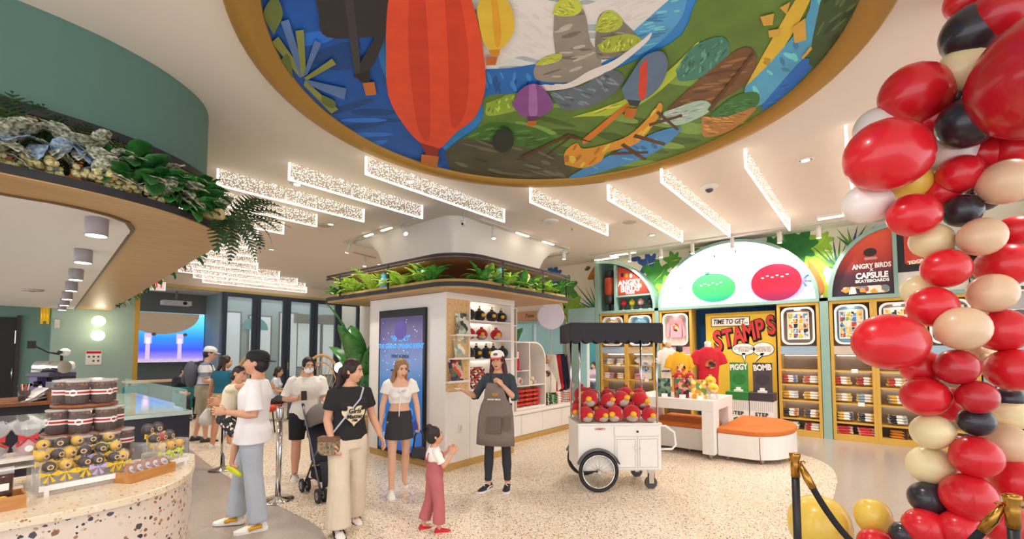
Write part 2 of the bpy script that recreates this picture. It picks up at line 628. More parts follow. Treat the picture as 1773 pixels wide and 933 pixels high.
# ---------------------------------------------------------------- bulkhead and planter canopy over the cafe, left
bp = [(-4.62, -3.5), (-4.62, -1.2), (-4.62, .11), (-4.63, .4), (-4.67, .65), (-4.79, .97), (-5.02, 1.28), (-5.3, 1.47), (-5.7, 1.57), (-6.6, 1.63), (-9, 1.81), (-13, 2.1), (-17.45, 2.42)]
BP = [tuple(p)[:2] for p in spline([(x, y, 0) for x, y in bp], 4)]
def offset(path, d):
    out = []
    for i, p in enumerate(path):
        a, b = Vector(path[max(i - 1, 0)]), Vector(path[min(i + 1, len(path) - 1)])
        t_ = (b - a).normalized()
        out.append((p[0] + t_.y * d, p[1] - t_.x * d))
    return out
BPo = offset(BP, .07)
# make sure the offset is outward (towards the hall)
if BPo[0][0] < BP[0][0]:
    BPo = offset(BP, -.07)
    OUT = -1
else:
    OUT = 1
def fill(path):
    return path + [(-17.45, -3.5)]
structure('wall_bulkhead', MB().prism(fill(BP), 3.46, CEIL), M('#5c7d72', .75, var=.04, scale=3))
o = structure('trim_3', MB().prism(fill(offset(BP, OUT * .05)), 3.39, 3.46), RIM)
structure('ceiling.002', MB().prism(fill(offset(BP, OUT * .035)), 3.372, 3.388), COPPER)
LOW = offset(BP, OUT * .17)
structure('trim_4', MB().prism(fill(LOW), 2.905, 2.965), RIM)
structure('ceiling.003', MB().prism(fill(offset(BP, OUT * .155)), 2.892, 2.904), wood('oak_soffit', '#b68e58', '#c9a26c', (14, 1, 1)))
wp = spline([(x, y, 0) for x, y in [(-5.0, -3.5), (-5.0, -1.5), (-5.0, .1), (-4.98, .4), (-5.06, .7), (-5.22, .88)]], 4)
wp = [tuple(p)[:2] for p in wp] + [(-5.5, .965), (-5.62, .98), (-5.75, .985), (-17.4, 1.84), (-17.4, -3.5)]
structure('trim_5', MB().prism(wp, 2.878, 2.891), M('#6b5233', .5))
wp2 = [(x - .03, y - .03) for x, y in wp]
structure('ceiling.004', MB().prism(wp2, 2.872, 2.88), M('#e9e0d6', .7, var=.02))
# back board of the planter
structure('wall_planter', MB().strip(offset(BP, -OUT * .45), 2.965, 3.372, .03), COPPER)

# ---------------------------------------------------------------- flared column above the kiosk, planted shelf
kx0, kx1, ky0, ky1 = -8.1, -5.95, 5.58, 8.2
prof = [(0, 2.95), (.01, 3.15), (.04, 3.4), (.1, 3.62), (.22, 3.85), (.42, 4.05), (.75, 4.16), (1.0, 4.199)]
rings = []
for d, z in prof:
    rr = .06 + d * .3
    rings.append([Vector((x, y, z)) for x, y in rrect(kx0 - d * 1.3, kx1 + d * .15, ky0 - d * .15, ky1 + d * 1.5, rr, 6)])
structure('wall_column', MB().loft(rings, 0, True), M('#efe9e0', .7, var=.01))
# ================================================================ painted ceiling disc
MC, MR = (-2.24, 3.28), 2.32
mural = thing('ceiling_mural', 'big round painted ceiling mural of islands, sea and sky in a gold rim', 'mural', (MC[0], MC[1], CEIL))
RO = 2.56
ring = MB()
rg = []
for r_, z_ in ((RO, 0), (RO, -.04), (RO - .02, -.05), (MR, -.05), (MR, -.005)):
    rg.append([Vector((r_ * math.cos(2 * PI * i / 96), r_ * math.sin(2 * PI * i / 96), z_)) for i in range(96)])
ring.loft(rg, 0, False).build('rim', M('#b58a3f', .45, metal=.3, var=.04, scale=2), mural)


def disc_clip(poly, r):
    out = [Vector(p) for p in poly]
    N = 72
    for k in range(N):
        a = 2 * PI * (k + .5) / N
        n = Vector((math.cos(a), math.sin(a)))
        d = r * math.cos(PI / N)
        src, out = out, []
        for i in range(len(src)):
            p, q = src[i], src[(i + 1) % len(src)]
            dp, dq = p.dot(n) - d, q.dot(n) - d
            if dp <= 0:
                out.append(p)
            if dp * dq < 0:
                out.append(p + (q - p) * dp / (dp - dq))
        if not out:
            break
    return [tuple(p) for p in out]


layer = [0]
LS = .0004


def painted(name, pts, mat, smooth=True):
    layer[0] += 1
    P = [(x - MC[0], y - MC[1]) for x, y in pts]
    if smooth:
        Q = [(x, y, 0) for x, y in P]
        Q = spline(Q + [Q[0]], 4)[:-1]
        P = [(q[0], q[1]) for q in Q]
    P = disc_clip(P, MR - .002)
    if len(P) < 3:
        return
    z = -.008 - layer[0] * LS
    MB().add([(x, y, z) for x, y in P], [list(range(len(P)))]).build(name, mat, mural)


def PM(c, var=.3, sc=3.):
    v = [int(c[i:i + 2], 16) / 255 for i in (1, 3, 5)]
    v = tuple(round(min(.97, x * 1.12 + .02), 3) for x in v)
    return M(v, .55, var=var, scale=sc)


MB().add([(MR * math.cos(2 * PI * i / 96), MR * math.sin(2 * PI * i / 96), -.006) for i in range(96)], [list(range(96))]).build('painted_sky', PM('#2a7cc4', .35, 1.2), mural)
Zp = [
 ('painted_sea', '#1450a4', [(-3.176, 1.086), (-2.664, 1.504), (-2.868, 1.813), (-3.49, 2.468), (-4.024, 3.616), (-4.684, 4.559), (-5.625, 3.233), (-4.557, 1.854)], .3),
 ('painted_sky', '#cfe0ec', [(-2.088, 1.915), (-1.677, 2.136), (-0.814, 2.84), (-1.067, 3.134), (-1.739, 3.343), (-2.194, 3.126), (-2.683, 2.674), (-2.404, 2.269)], .1),
 ('painted_cloud', '#f4f1ea', [(-2.045, 2.267), (-1.835, 2.241), (-1.727, 2.393), (-1.69, 2.591), (-1.749, 2.843), (-1.974, 2.979), (-2.224, 2.831), (-2.522, 2.724), (-2.529, 2.554), (-2.354, 2.474)], .06),
 ('painted_cloud', '#e9eef0', [(-1.53, 2.687), (-1.26, 2.774), (-1.029, 3.028), (-1.141, 3.103), (-1.345, 3.055), (-1.536, 2.869)], .06),
 ('painted_sea', '#2265b4', [(-2.676, 2.681), (-2.397, 2.887), (-2.02, 3.094), (-2.144, 3.33), (-2.545, 3.239), (-2.944, 2.975)], .2),
 ('painted_sea', '#4f9ad0', [(-1.397, 3.171), (-0.98, 3.002), (-0.902, 3.003), (-1.02, 3.245), (-1.258, 3.411), (-1.461, 3.426)], .2),
 ('painted_hill', '#587a34', [(-3.88, 3.774), (-3.15, 3.36), (-2.855, 3.085), (-2.545, 3.239), (-2.021, 3.431), (-1.491, 3.496), (-1.081, 3.429), (-0.736, 3.077), (-0.012, 3.667), (-0.178, 4.335), (-0.707, 5.132), (-1.778, 5.767), (-3.046, 5.469), (-3.996, 4.561)], .4),
 ('painted_hill', '#4b4a38', [(-4.047, 3.638), (-3.423, 3.508), (-3.153, 3.798), (-2.989, 4.501), (-3.293, 5.405), (-4.033, 4.858), (-4.435, 4.204)], .35),
 ('painted_hill', '#3e6a2c', [(-3.642, 3.541), (-3.134, 3.481), (-2.819, 3.9), (-2.832, 4.39), (-3.119, 4.313), (-3.419, 3.797)], .35),
 ('painted_hill', '#86a83c', [(-2.915, 3.167), (-2.49, 3.258), (-2.397, 3.511), (-2.734, 3.479), (-3.063, 3.356)], .3),
 ('painted_rock', '#8a867c', [(-1.86, 2.793), (-1.678, 2.552), (-1.566, 2.55), (-1.551, 2.74), (-1.668, 3.034), (-1.703, 3.275), (-1.852, 3.513), (-2.092, 3.395), (-2.298, 3.182), (-2.181, 3.003), (-2.04, 3.078)], .3),
 ('painted_rock', '#77756a', [(-1.652, 3.081), (-1.499, 2.854), (-1.402, 2.847), (-1.377, 2.984), (-1.356, 3.188), (-1.375, 3.342), (-1.627, 3.337), (-1.726, 3.257)], .3),
 ('painted_moss', '#b7c84a', [(-1.747, 2.609), (-1.66, 2.54), (-1.558, 2.544), (-1.531, 2.672), (-1.602, 2.727), (-1.7, 2.676)], .3),
 ('painted_moss', '#a6bb44', [(-1.583, 2.954), (-1.475, 2.845), (-1.393, 2.847), (-1.37, 2.99), (-1.439, 3.056), (-1.539, 3.022)], .3),
 ('painted_moss', '#9db23e', [(-1.65, 3.117), (-1.508, 3.097), (-1.362, 3.2), (-1.362, 3.335), (-1.529, 3.306), (-1.654, 3.222)], .3),
 ('painted_moss', '#aebf48', [(-2.189, 2.996), (-2.058, 2.966), (-1.929, 3.016), (-1.992, 3.078), (-2.119, 3.053)], .3),
 ('painted_cloud', '#f2eee6', [(-2.34, 3.239), (-2.122, 3.394), (-1.863, 3.364), (-1.633, 3.371), (-1.353, 3.29), (-1.251, 3.249), (-1.335, 3.339), (-1.66, 3.468), (-1.93, 3.482), (-2.14, 3.472), (-2.351, 3.348)], .06),
 ('painted_rock', '#5d6b78', [(-2.33, 3.414), (-2.006, 3.511), (-1.698, 3.478), (-1.692, 3.699), (-2.018, 3.872), (-2.366, 3.78)], .3),
 ('painted_hill', '#a9c23c', [(-2.391, 3.934), (-1.948, 3.982), (-1.563, 3.919), (-1.237, 3.753), (-0.995, 3.582), (-1.159, 3.816), (-1.579, 4.101), (-1.981, 4.18)], .25),
 ('painted_hill', '#3c7a6a', [(-1.264, 3.832), (-1.052, 3.622), (-0.839, 3.643), (-0.844, 3.882), (-1.041, 4.077), (-1.281, 4.034)], .35),
 ('painted_hill', '#6a4a2c', [(-1.552, 4.416), (-1.027, 4.025), (-0.724, 3.89), (-0.696, 4.194), (-0.955, 4.535), (-1.42, 4.637)], .4),
 ('painted_path', '#d9b23a', [(-0.848, 4.502), (-0.519, 3.887), (-0.289, 3.502), (-0.228, 3.552), (-0.414, 3.973), (-0.764, 4.571)], .25),
 ('painted_waterfall', '#4a9fd2', [(-0.848, 4.502), (-0.567, 4.202), (-0.305, 3.828), (-0.217, 3.499), (-0.097, 3.598), (-0.233, 4.04), (-0.377, 4.356), (-0.719, 4.879), (-0.928, 4.896)], .35),
 ('painted_waterfall', '#1a68c0', [(-0.779, 4.936), (-0.425, 4.415), (-0.34, 4.387), (-0.309, 4.509), (-0.576, 4.907), (-0.799, 5.057)], .25),
 ('painted_hill', '#37502e', [(-0.348, 4.478), (-0.254, 3.945), (-0.133, 3.568), (0.168, 3.814), (-0.028, 4.287), (-0.239, 4.668)], .25),
 ('painted_hill', '#2f6b34', [(-1.233, 4.79), (-0.969, 4.598), (-0.779, 4.654), (-0.815, 4.907), (-1.01, 5.03), (-1.218, 4.951)], .3),
 ('painted_rock', '#a8783c', [(-1.317, 4.78), (-1.104, 4.953), (-0.832, 4.947), (-1.122, 5.283), (-1.427, 5.276)], .3),
 ('painted_water', '#3f86c8', [(-2.186, 4.916), (-1.79, 4.805), (-1.571, 4.917), (-2.15, 5.355), (-3.206, 5.421), (-3.204, 5.26)], .3),
 ('painted_water', '#9fc4b4', [(-1.59, 4.44), (-1.226, 4.465), (-1.214, 4.719), (-1.538, 4.815), (-1.691, 4.627)], .2),
 ('painted_path', '#e0912e', [(-3.092, 4.902), (-2.889, 4.583), (-2.65, 4.461), (-2.663, 4.645), (-2.387, 4.714), (-2.077, 4.675), (-1.71, 4.401), (-1.564, 4.242), (-1.626, 4.44), (-2.086, 4.922), (-2.477, 4.919), (-2.671, 5.106), (-2.958, 5.156)], .25),
 ('painted_path', '#c9762a', [(-2.553, 4.429), (-1.867, 4.075), (-1.859, 4.137), (-2.554, 4.539)], .2),
]
def inside(p, poly):
    c = False
    for (x0, y0), (x1, y1) in zip(poly, poly[1:] + poly[:1]):
        if (y0 > p[1]) != (y1 > p[1]) and p[0] < (x1 - x0) * (p[1] - y0) / (y1 - y0) + x0:
            c = not c
    return c


def tint(c, k):
    v = [int(c[i:i + 2], 16) for i in (1, 3, 5)]
    v = [max(0, min(255, int(x * k + (14 if k > 1 else 0)))) for x in v]
    return '#%02x%02x%02x' % tuple(v)


def strokes(poly, c, name, ang, lo=.8, hi=1.2):
    """brush marks in two tints of the shape's own colour, kept inside it"""
    r_ = random.Random(len(poly) + int(poly[0][0] * 1000) % 91)
    xs, ys = [p[0] for p in poly], [p[1] for p in poly]
    sz = math.sqrt((max(xs) - min(xs)) * (max(ys) - min(ys)))
    for ci, k in enumerate((lo, hi)):
        mb = MB()
        for j in range(34):
            p = (r_.uniform(min(xs), max(xs)), r_.uniform(min(ys), max(ys)))
            a = ang + r_.uniform(-.35, .35)
            l, w_ = sz * r_.uniform(.05, .13), sz * r_.uniform(.012, .03)
            e1 = (p[0] + l * math.cos(a), p[1] + l * math.sin(a))
            e2 = (p[0] - l * math.cos(a), p[1] - l * math.sin(a))
            if not (inside(p, poly) and inside(e1, poly) and inside(e2, poly)):
                continue
            P = [(p[0] - MC[0] + l * math.cos(q) * math.cos(a) - w_ * math.sin(q) * math.sin(a), p[1] - MC[1] + l * math.cos(q) * math.sin(a) + w_ * math.sin(q) * math.cos(a)) for q in [2 * PI * i / 12 for i in range(12)]]
            P = disc_clip(P, MR - .002)
            if len(P) > 2:
                mb.add([(x, y, -.008 - (layer[0] + .15 + .35 * ci + .3 * j / 34) * LS) for x, y in P], [list(range(len(P)))])
        if mb.v:
            o = mb.build(name, PM(tint(c, k), .2, 8), mural)
            o['kind'] = 'stuff'


for i, (nm, c, pts, var) in enumerate(Zp):
    painted(nm, pts, PM(c, var))
    strokes(pts, c, 'painted_brushwork', [.4, .9, 1.3, .2, 2.2][i % 5], .93 if 'cloud' in nm else .78, 1.05 if 'cloud' in nm else 1.2)
for a in [[(-3.404, 4.331), (-2.6, 4.213), (-2.614, 4.272), (-3.44, 4.412)], [(-3.356, 4.64), (-2.589, 4.257), (-2.48, 4.6), (-2.643, 4.32)], [(-2.214, 4.817), (-2.177, 5.42), (-2.225, 5.425), (-2.272, 4.846)], [(-2.014, 4.691), (-1.831, 5.13), (-1.868, 5.195), (-2.069, 4.752)], [(-1.802, 4.568), (-1.467, 4.599), (-1.472, 4.653), (-1.826, 4.628)], [(-2.432, 4.955), (-2.074, 5.206), (-2.099, 5.268), (-2.492, 5.011)], [(-1.628, 4.381), (-1.591, 4.901), (-1.62, 4.911), (-1.664, 4.409)], [(-1.231, 4.677), (-0.695, 4.003), (-0.685, 4.039), (-1.22, 4.742)]]:
    painted('painted_beam', a, PM('#54341f', .2), False)
for a in [[(-0.393, 3.862), (-0.307, 3.812), (-0.327, 4.093), (-0.404, 4.082)], [(-0.563, 3.588), (-0.478, 3.615), (-0.505, 3.74), (-0.561, 3.71)], [(-0.437, 3.578), (-0.371, 3.564), (-0.408, 3.686)], [(-0.543, 3.787), (-0.463, 3.82), (-0.491, 3.91), (-0.55, 3.878)], [(-0.381, 4.315), (-0.306, 4.196), (-0.303, 4.251), (-0.377, 4.356)]]:
    painted('painted_block', a, PM('#c8a040', .2), False)
# palm fans on the left
for cx, cy, col in ((520, 110, '#2a5aa8'), (540, 130, '#6f7f3a')):
    pass
for a in [[(-3.926, 1.788), (-3.641, 1.424), (-3.531, 1.431), (-3.844, 1.791)], [(-3.926, 1.788), (-3.353, 1.372), (-3.283, 1.4), (-3.828, 1.783)], [(-3.901, 1.787), (-3.362, 1.487), (-3.302, 1.521), (-3.82, 1.789)], [(-3.893, 1.794), (-3.347, 1.63), (-3.346, 1.682), (-3.828, 1.804)], [(-3.902, 1.808), (-3.45, 1.831), (-3.494, 1.892), (-3.911, 1.844)], [(-3.91, 1.823), (-3.748, 2.137), (-3.941, 2.225), (-3.971, 1.863)], [(-3.927, 1.831), (-4.14, 2.277), (-4.278, 2.277), (-4.005, 1.858)]]:
    painted('painted_leaf', a, PM('#4f6fa0' if layer[0] % 2 else '#7d8440', .35), False)
for a in [[(-3.532, 1.397), (-3.369, 1.257), (-3.139, 1.241), (-3.258, 1.347)], [(-3.801, 1.564), (-3.689, 1.581), (-4.044, 1.78), (-4.093, 1.74)], [(-4.023, 2.033), (-4.03, 2.178), (-4.156, 2.236), (-4.158, 2.127)]]:
    painted('painted_leaf', a, PM('#5c6b34', .3))
# plain balloons drifting in the painted sky
def balloon_art(env, gores, neck, basket, c1, c2, c3):
    painted('painted_balloon', env, PM(c1, .18, 6.))
    for g in gores:
        painted('painted_stripe', g, PM(c2, .18, 6.))
    painted('painted_neck', neck, PM(c3, .2), False)
    painted('painted_basket', basket, PM('#b5652a', .2), False)
balloon_art([(-2.941, 1.911), (-3.236, 1.671), (-3.055, 1.513), (-2.764, 1.363), (-2.425, 1.526), (-2.494, 1.704), (-2.885, 1.957), (-3.34, 2.118), (-3.524, 2.073)], [[(-2.645, 1.46), (-2.604, 1.494), (-3.346, 2.032), (-3.442, 2.035)]], [(-3.508, 2.064), (-3.34, 2.118), (-3.501, 2.223), (-3.551, 2.183)], [(-3.551, 2.183), (-3.453, 2.24), (-3.61, 2.369), (-3.705, 2.317)], '#2c2a2c', '#3c3838', '#1f1d1f')
balloon_art([(-2.878, 1.963), (-2.572, 1.769), (-2.317, 1.669), (-2.025, 1.908), (-2.111, 2.146), (-2.378, 2.541), (-2.739, 2.96), (-3.172, 3.267), (-3.555, 3.366), (-4.042, 3.52), (-4.077, 3.298), (-3.884, 2.901), (-3.524, 2.44)], [[(-2.301, 1.74), (-2.236, 1.794), (-2.721, 2.261), (-3.892, 3.265), (-3.827, 3.045), (-2.96, 2.25)], [(-2.123, 1.886), (-2.058, 1.939), (-2.567, 2.571), (-3.167, 3.126), (-3.502, 3.245), (-2.649, 2.41)]], [(-4.064, 3.27), (-4.008, 3.508), (-4.214, 3.671), (-4.276, 3.535)], [(-4.296, 3.477), (-4.177, 3.658), (-4.498, 3.9), (-4.609, 3.713)], '#d8482a', '#c23a22', '#8c2a1a')
balloon_art([(-2.225, 2.337), (-2.114, 2.197), (-1.993, 2.15), (-1.907, 2.221), (-1.929, 2.362), (-2.044, 2.531), (-2.198, 2.618), (-2.324, 2.621), (-2.325, 2.497)], [[(-1.975, 2.19), (-1.944, 2.216), (-2.176, 2.536), (-2.271, 2.575)]], [(-2.351, 2.581), (-2.269, 2.63), (-2.331, 2.687), (-2.384, 2.645)], [(-2.423, 2.631), (-2.344, 2.687), (-2.432, 2.758), (-2.494, 2.708)], '#edb33a', '#dd9a2a', '#c98722')
balloon_art([(-2.718, 3.328), (-2.498, 3.18), (-2.333, 3.176), (-2.313, 3.331), (-2.407, 3.608), (-2.62, 3.687), (-2.761, 3.572)], [[(-2.387, 3.177), (-2.338, 3.218), (-2.622, 3.628), (-2.687, 3.575)]], [(-2.726, 3.586), (-2.632, 3.663), (-2.699, 3.713), (-2.765, 3.658)], [(-2.772, 3.668), (-2.696, 3.73), (-2.779, 3.802), (-2.848, 3.746)], '#7d4a8c', '#9a68a8', '#5c3068')
balloon_art([(-1.747, 3.769), (-1.549, 3.579), (-1.392, 3.454), (-1.259, 3.489), (-1.291, 3.709), (-1.457, 3.959), (-1.673, 4.075), (-1.787, 3.982)], [[(-1.476, 3.557), (-1.4, 3.522), (-1.608, 4.002), (-1.675, 3.997)]], [(-1.779, 3.963), (-1.682, 4.068), (-1.75, 4.144), (-1.804, 4.073)], [(-1.849, 4.09), (-1.768, 4.184), (-1.888, 4.344), (-1.944, 4.239)], '#56708c', '#c8402c', '#2c3440')
painted('painted_rock', [(-3.351, 3.742), (-3.095, 3.609), (-3.071, 3.761), (-3.254, 4.007), (-3.459, 4.077), (-3.485, 3.935)], PM('#262e26', .3))

# ================================================================ perforated light fins
FIN = bpy.data.materials.new('lit_acrylic')
FIN.use_nodes = True
nt = FIN.node_tree
b = nt.nodes['Principled BSDF']
tc = nt.nodes.new('ShaderNodeTexCoord')
v = nt.nodes.new('ShaderNodeTexVoronoi')
v.inputs['Scale'].default_value = 40
nt.links.new(tc.outputs['Object'], v.inputs['Vector'])
lt = nt.nodes.new('ShaderNodeMath')
lt.operation = 'LESS_THAN'
lt.inputs[1].default_value = .27
nt.links.new(v.outputs['Distance'], lt.inputs[0])
b.inputs['Base Color'].default_value = lin('#f0e6da')
b.inputs['Emission Color'].default_value = lin('#fff4e6')
ma = nt.nodes.new('ShaderNodeMath')
ma.operation = 'MULTIPLY_ADD'
ma.inputs[1].default_value = 1.4
ma.inputs[2].default_value = .02
nt.links.new(lt.outputs[0], ma.inputs[0])
nt.links.new(ma.outputs[0], b.inputs['Emission Strength'])
al = nt.nodes.new('ShaderNodeMath')
al.operation = 'MULTIPLY_ADD'
al.inputs[1].default_value = .85
al.inputs[2].default_value = .13
nt.links.new(lt.outputs[0], al.inputs[0])
nt.links.new(al.outputs[0], b.inputs['Alpha'])
EDGE = M('#fff6ea', .5, var=0, emit=1.1)
fins = [(-1.14, 5.94, 9.68), (-2.12, 5.76, 9.4), (-3.0, 5.95, 9.3), (-3.97, 5.3, 7.86), (-4.96, 3.11, 5.87), (-5.91, 2.57, 4.82), (-6.87, 2.04, 4.3),
        (-7.8, 1.95, 3.92), (-8.8, 2.0, 3.77), (-9.67, 2.1, 3.64), (-10.65, 2.2, 3.8), (-11.6, 2.3, 4.3), (-12.55, 2.5, 4.7), (-13.5, 2.8, 5.1),
        (-14.45, 3.2, 6.1), (-15.4, 3.7, 7.1), (-16.3, 4.3, 7.8), (-17.2, 4.8, 8.3), (-.15, 6.0, 9.6)]
ORD = ['first', 'second', 'third', 'fourth', 'fifth', 'sixth', 'seventh', 'eighth', 'ninth', 'tenth', 'eleventh', 'twelfth', 'thirteenth', 'fourteenth', 'fifteenth', 'sixteenth', 'seventeenth', 'eighteenth', 'nineteenth', 'twentieth']
fl = {-.15: 'lit perforated ceiling fin half hidden behind the balloon column', -1.14: 'short steep lit fin next to the balloon column', -2.12: 'lit perforated fin beside the dome camera, right of the mural',
      -3.0: 'lit fin under the mural edge pointing at the arched light box', -3.97: 'lit fin under the lowest point of the mural rim', -4.96: 'long lit fin ending above the flared column',
      -5.91: 'lit fin left of the flared column, second left of the mural', -6.87: 'lit fin nearest the green bulkhead, over the fern'}
for i, (x, y0, y1) in enumerate(sorted(fins)):
    lab = fl.get(x, 'lit perforated fin, ' + ORD[i] + ' counting from the glass wall forward')
    t = thing('light_fin', lab, 'ceiling light', (x, y0, CEIL), 0, 'perforated light fins on the ceiling')
    L = y1 - y0
    MB().bx(-.012, .012, .02, L - .02, -.215, 0).build('fin_panel', FIN, t)
    MB().bx(-.014, .014, 0, L, -.235, -.215).bx(-.014, .014, 0, .02, -.215, 0).bx(-.014, .014, L - .02, L, -.215, 0).build('fin_edge', EDGE, t)

# ================================================================ recessed lamps, tracks, detectors
DIM = M('#fff2dc', .5, var=0, emit=1.2)
def downlight(x, y, label):  # most of these fittings are added to house the fill lamps
    t = thing('fill_downlight', label, 'ceiling light', (x, y, CEIL), 0, 'recessed fill downlights')
    MB().lathe([(.1, 0), (.1, -.012), (.075, -.016), (.07, 0)], n=20).build('trim_ring', WHITE, t)
    MB().lathe([(.05, -.003), (.05, -.012)], n=20).build('lens', DIM, t)
for i, q in enumerate(FILL_DOWN):
    downlight(q[0], q[1], ['added fill downlight near the mural', 'added fill downlight over the hall floor', 'recessed fill downlight by the light fins', 'added fill downlight near the cart'][i % 4] + ', ' + ['front', 'middle', 'back', 'far left'][i // 4] + ' row')


def track(name, label, p0, p1, spots, lit, wash=False):
    """ceiling track with adjustable spots and bright linear lamps"""
    a, b_ = Vector(p0), Vector(p1)
    d = b_ - a
    L = d.length
    t = thing(name, label, 'track light', p0, math.atan2(d.y, d.x))
    MB().bx(0, L, -.03, .03, -.035, 0).build('rail', M('#d8d0c6', .5), t)
    for s_, tilt in spots:
        h = MB().cyl((s_ * L, 0, -.035), (s_ * L, 0, -.1), .012).build('stem', WHITE, t)
        e = Vector((s_ * L + math.sin(tilt) * .2, 0, -.1 - math.cos(tilt) * .2))
        MB().cyl((s_ * L, 0, -.08), e, .042, n=16).build('spot_head', WHITE, t)
        MB().cyl(e, e + Vector((math.sin(tilt), 0, -math.cos(tilt))) * .008, .036, n=16).build('lens', LIT, t)
        if wash:
            lamp('track_lamp', 'SPOT', (s_ * L, 0, -.33), 60, (1, .95, .88), rot=(.45, 0, 0), size=.04, parent=t, spot_size=2.0, spot_blend=.8)
    for s_, w_ in lit:
        MB().bx(s_ * L - w_ / 2, s_ * L + w_ / 2, -.028, .028, -.045, -.035).build('linear_lamp', LIT, t)
track('track_light', 'ceiling track with tilted white spots left of the flared column', (-9.343, 5.334, 4.2), (-6.582, 5.18, 4.2), [(.1, -.6), (.85, .7)], [(.4, .3), (.65, .35)])
track('track_light', 'ceiling track right of the flared column above the pegboard shelves', (-5.666, 5.974, 4.2), (-5.669, 9.149, 4.2), [(.13, 0), (.93, 0)], [(.42, .4), (.72, .4)])
track('track_light', 'ceiling track with hanging cylinder spots along the leaf mural wall', (-5.645, 10.098, 4.2), (-0.197, 10.387, 4.2), [(.2, 0), (.34, 0), (.47, 0), (.62, 0), (.78, 0), (.9, 0)], [], True)
track('track_light', 'short ceiling track behind the flared column, far left', (-10.093, 6.034, 4.2), (-10.271, 6.789, 4.2), [(.5, 0)], [])
for i, (p, n) in enumerate([((-5.395, 10.578, 4.2), 'left of the arched light box'), ((-4.82, 10.334, 4.2), 'above the quarter-round shelf'), ((-0.373, 9.839, 4.2), 'by the white balloon')]):
    t = thing('linear_light', 'bright linear ceiling lamp ' + n, 'ceiling light', p)
    MB().bx(-.35, .35, -.05, .05, -.06, 0).build('housing', WHITE, t)
    MB().bx(-.33, .33, -.04, .04, -.07, -.06).build('diffuser', LIT, t)
t = thing('dome_camera', 'white dome security camera with dark eye between two light fins', 'security camera', (-1.837, 6.975, 4.2))
MB().lathe([(.13, 0), (.13, -.02), (.1, -.04), (.05, -.06)], n=24).build('base', WHITEM, t)
MB().sph((0, 0, -.055), (.06, .06, .05)).build('lens_dome', M('#3a3438', .1, coat=1), t)
t = thing('smoke_detector', 'flat round white smoke detector on the ceiling right of the flared column', 'smoke detector', (-4.712, 6.944, 4.2))
MB().lathe([(.16, 0), (.16, -.02), (.14, -.035), (.05, -.045)], n=24).build('base', WHITEM, t)
MB().lathe([(.05, -.045), (.04, -.06)], n=16).build('sensor', M('#cfc8c2', .5), t)
for p, n in (((-8.372, 4.365, 4.2), 'between two fins left of the column'), ((-3.568, 7.976, 4.2), 'between two fins left of the light box')):
    t = thing('ceiling_speaker', 'flush round ceiling speaker ' + n, 'speaker', p)
    MB().lathe([(.14, 0), (.14, -.01), (.12, -.014)], n=24).build('bezel', M('#d8ccc0', .7), t)
    MB().lathe([(.118, -.012), (.118, -.017)], n=24).build('grille', M('#c4b8ac', .8), t)
t = thing('sprinkler', 'small sprinkler head on the ceiling beside the smoke detector', 'sprinkler', (-4.648, 7.616, 4.2))
MB().lathe([(.035, 0), (.035, -.008)], n=16).build('escutcheon', WHITEM, t)
MB().lathe([(.008, -.008), (.008, -.04), (.025, -.045), (.025, -.048)], n=12).build('head', STEEL, t)
p = (-5.629, 5.529, 3.983)
t = thing('wall_camera', 'small white bullet camera at the ridge of the flared column', 'security camera', (p[0], p[1], p[2] + .09))
MB().lathe([(.012, CEIL - p[2] - .09), (.012, 0), (.05, 0), (.05, -.03), (.03, -.05)], n=16).build('mount', WHITEM, t)
MB().sph((0, 0, -.08), (.045, .045, .05)).build('body', WHITEM, t)
MB().cyl((.01, -.04, -.09), (.012, -.05, -.1), .02).build('lens', BLACK, t)
# ================================================================ kiosk
KX0, KX1, KY0, KY1, KH = -6.64, -4.73, 4.3, 5.86, 2.56
kiosk = thing('display_kiosk', 'white display kiosk with pegboard corner, shelves and gold plinth under the planter', 'kiosk', (0, 0, 0))
mb = MB().bx(KX0, KX1, KY0, KY0 + .06, .1, KH)                       # screen wall
mb.bx(KX0, KX0 + .06, KY0, KY1, .1, KH).bx(KX0, KX1, KY1 - .05, KY1, .1, KH)
mb.bx(KX0, KX1, KY0, KY1, KH - .04, KH)
mb.bx(KX1 - .03, KX1, KY0 + .06, KY0 + .5, .1, 1.12)
mb.build('carcass', WHITE, kiosk, bevel=.006)
MB().bx(KX1 - .03, KX1 + .004, KY0 + .5, KY1 - .06, .1, 1.10).build('lower_panel', WHITE, kiosk, bevel=.004)
MB().bx(KX1 - .5, KX1 + .012, KY0 + .48, KY1 - .05, 1.10, 1.125).build('counter_shelf', WHITE, kiosk)
pl = rrect(KX0 + .04, KX1 + .015, KY0 - .015, KY1 + .01, .06)
MB().prism(pl, 0, .105).build('plinth', wood('plinth_gold', '#b08a4c', '#c9a463'), kiosk)
PB = wood('pegboard_wood', '#d9ac72', '#e8c48e', (14, 14, 1.2))
peg = MB().bx(KX1 - .012, KX1 + .006, KY0 + .01, KY0 + .47, 1.125, KH).build('pegboard', PB, kiosk, bevel=.002)
hm = MB()
for i in range(4):
    for j in range(14):
        hm.cyl((KX1 + .0055, KY0 + .06 + i * .115, 1.19 + j * .1), (KX1 + .0075, KY0 + .06 + i * .115, 1.19 + j * .1), .007, n=8)
hm = hm.build('peg_holes', M('#3a2a1c', .9), peg)
hm['kind'] = 'stuff'
MB().bx(KX1 - .5, KX1 + .006, KY0 + .47, KY0 + .495, 1.12, KH).build('side_panel', WHITE, kiosk)
MB().bx(KX1 - .5, KX1 + .006, KY1 - .09, KY1 - .06, 1.12, KH).build('side_panel', WHITE, kiosk)
MB().bx(KX1 - .5, KX1 - .48, KY0 + .47, KY1 - .06, 1.12, KH).build('back_panel', WHITE, kiosk)
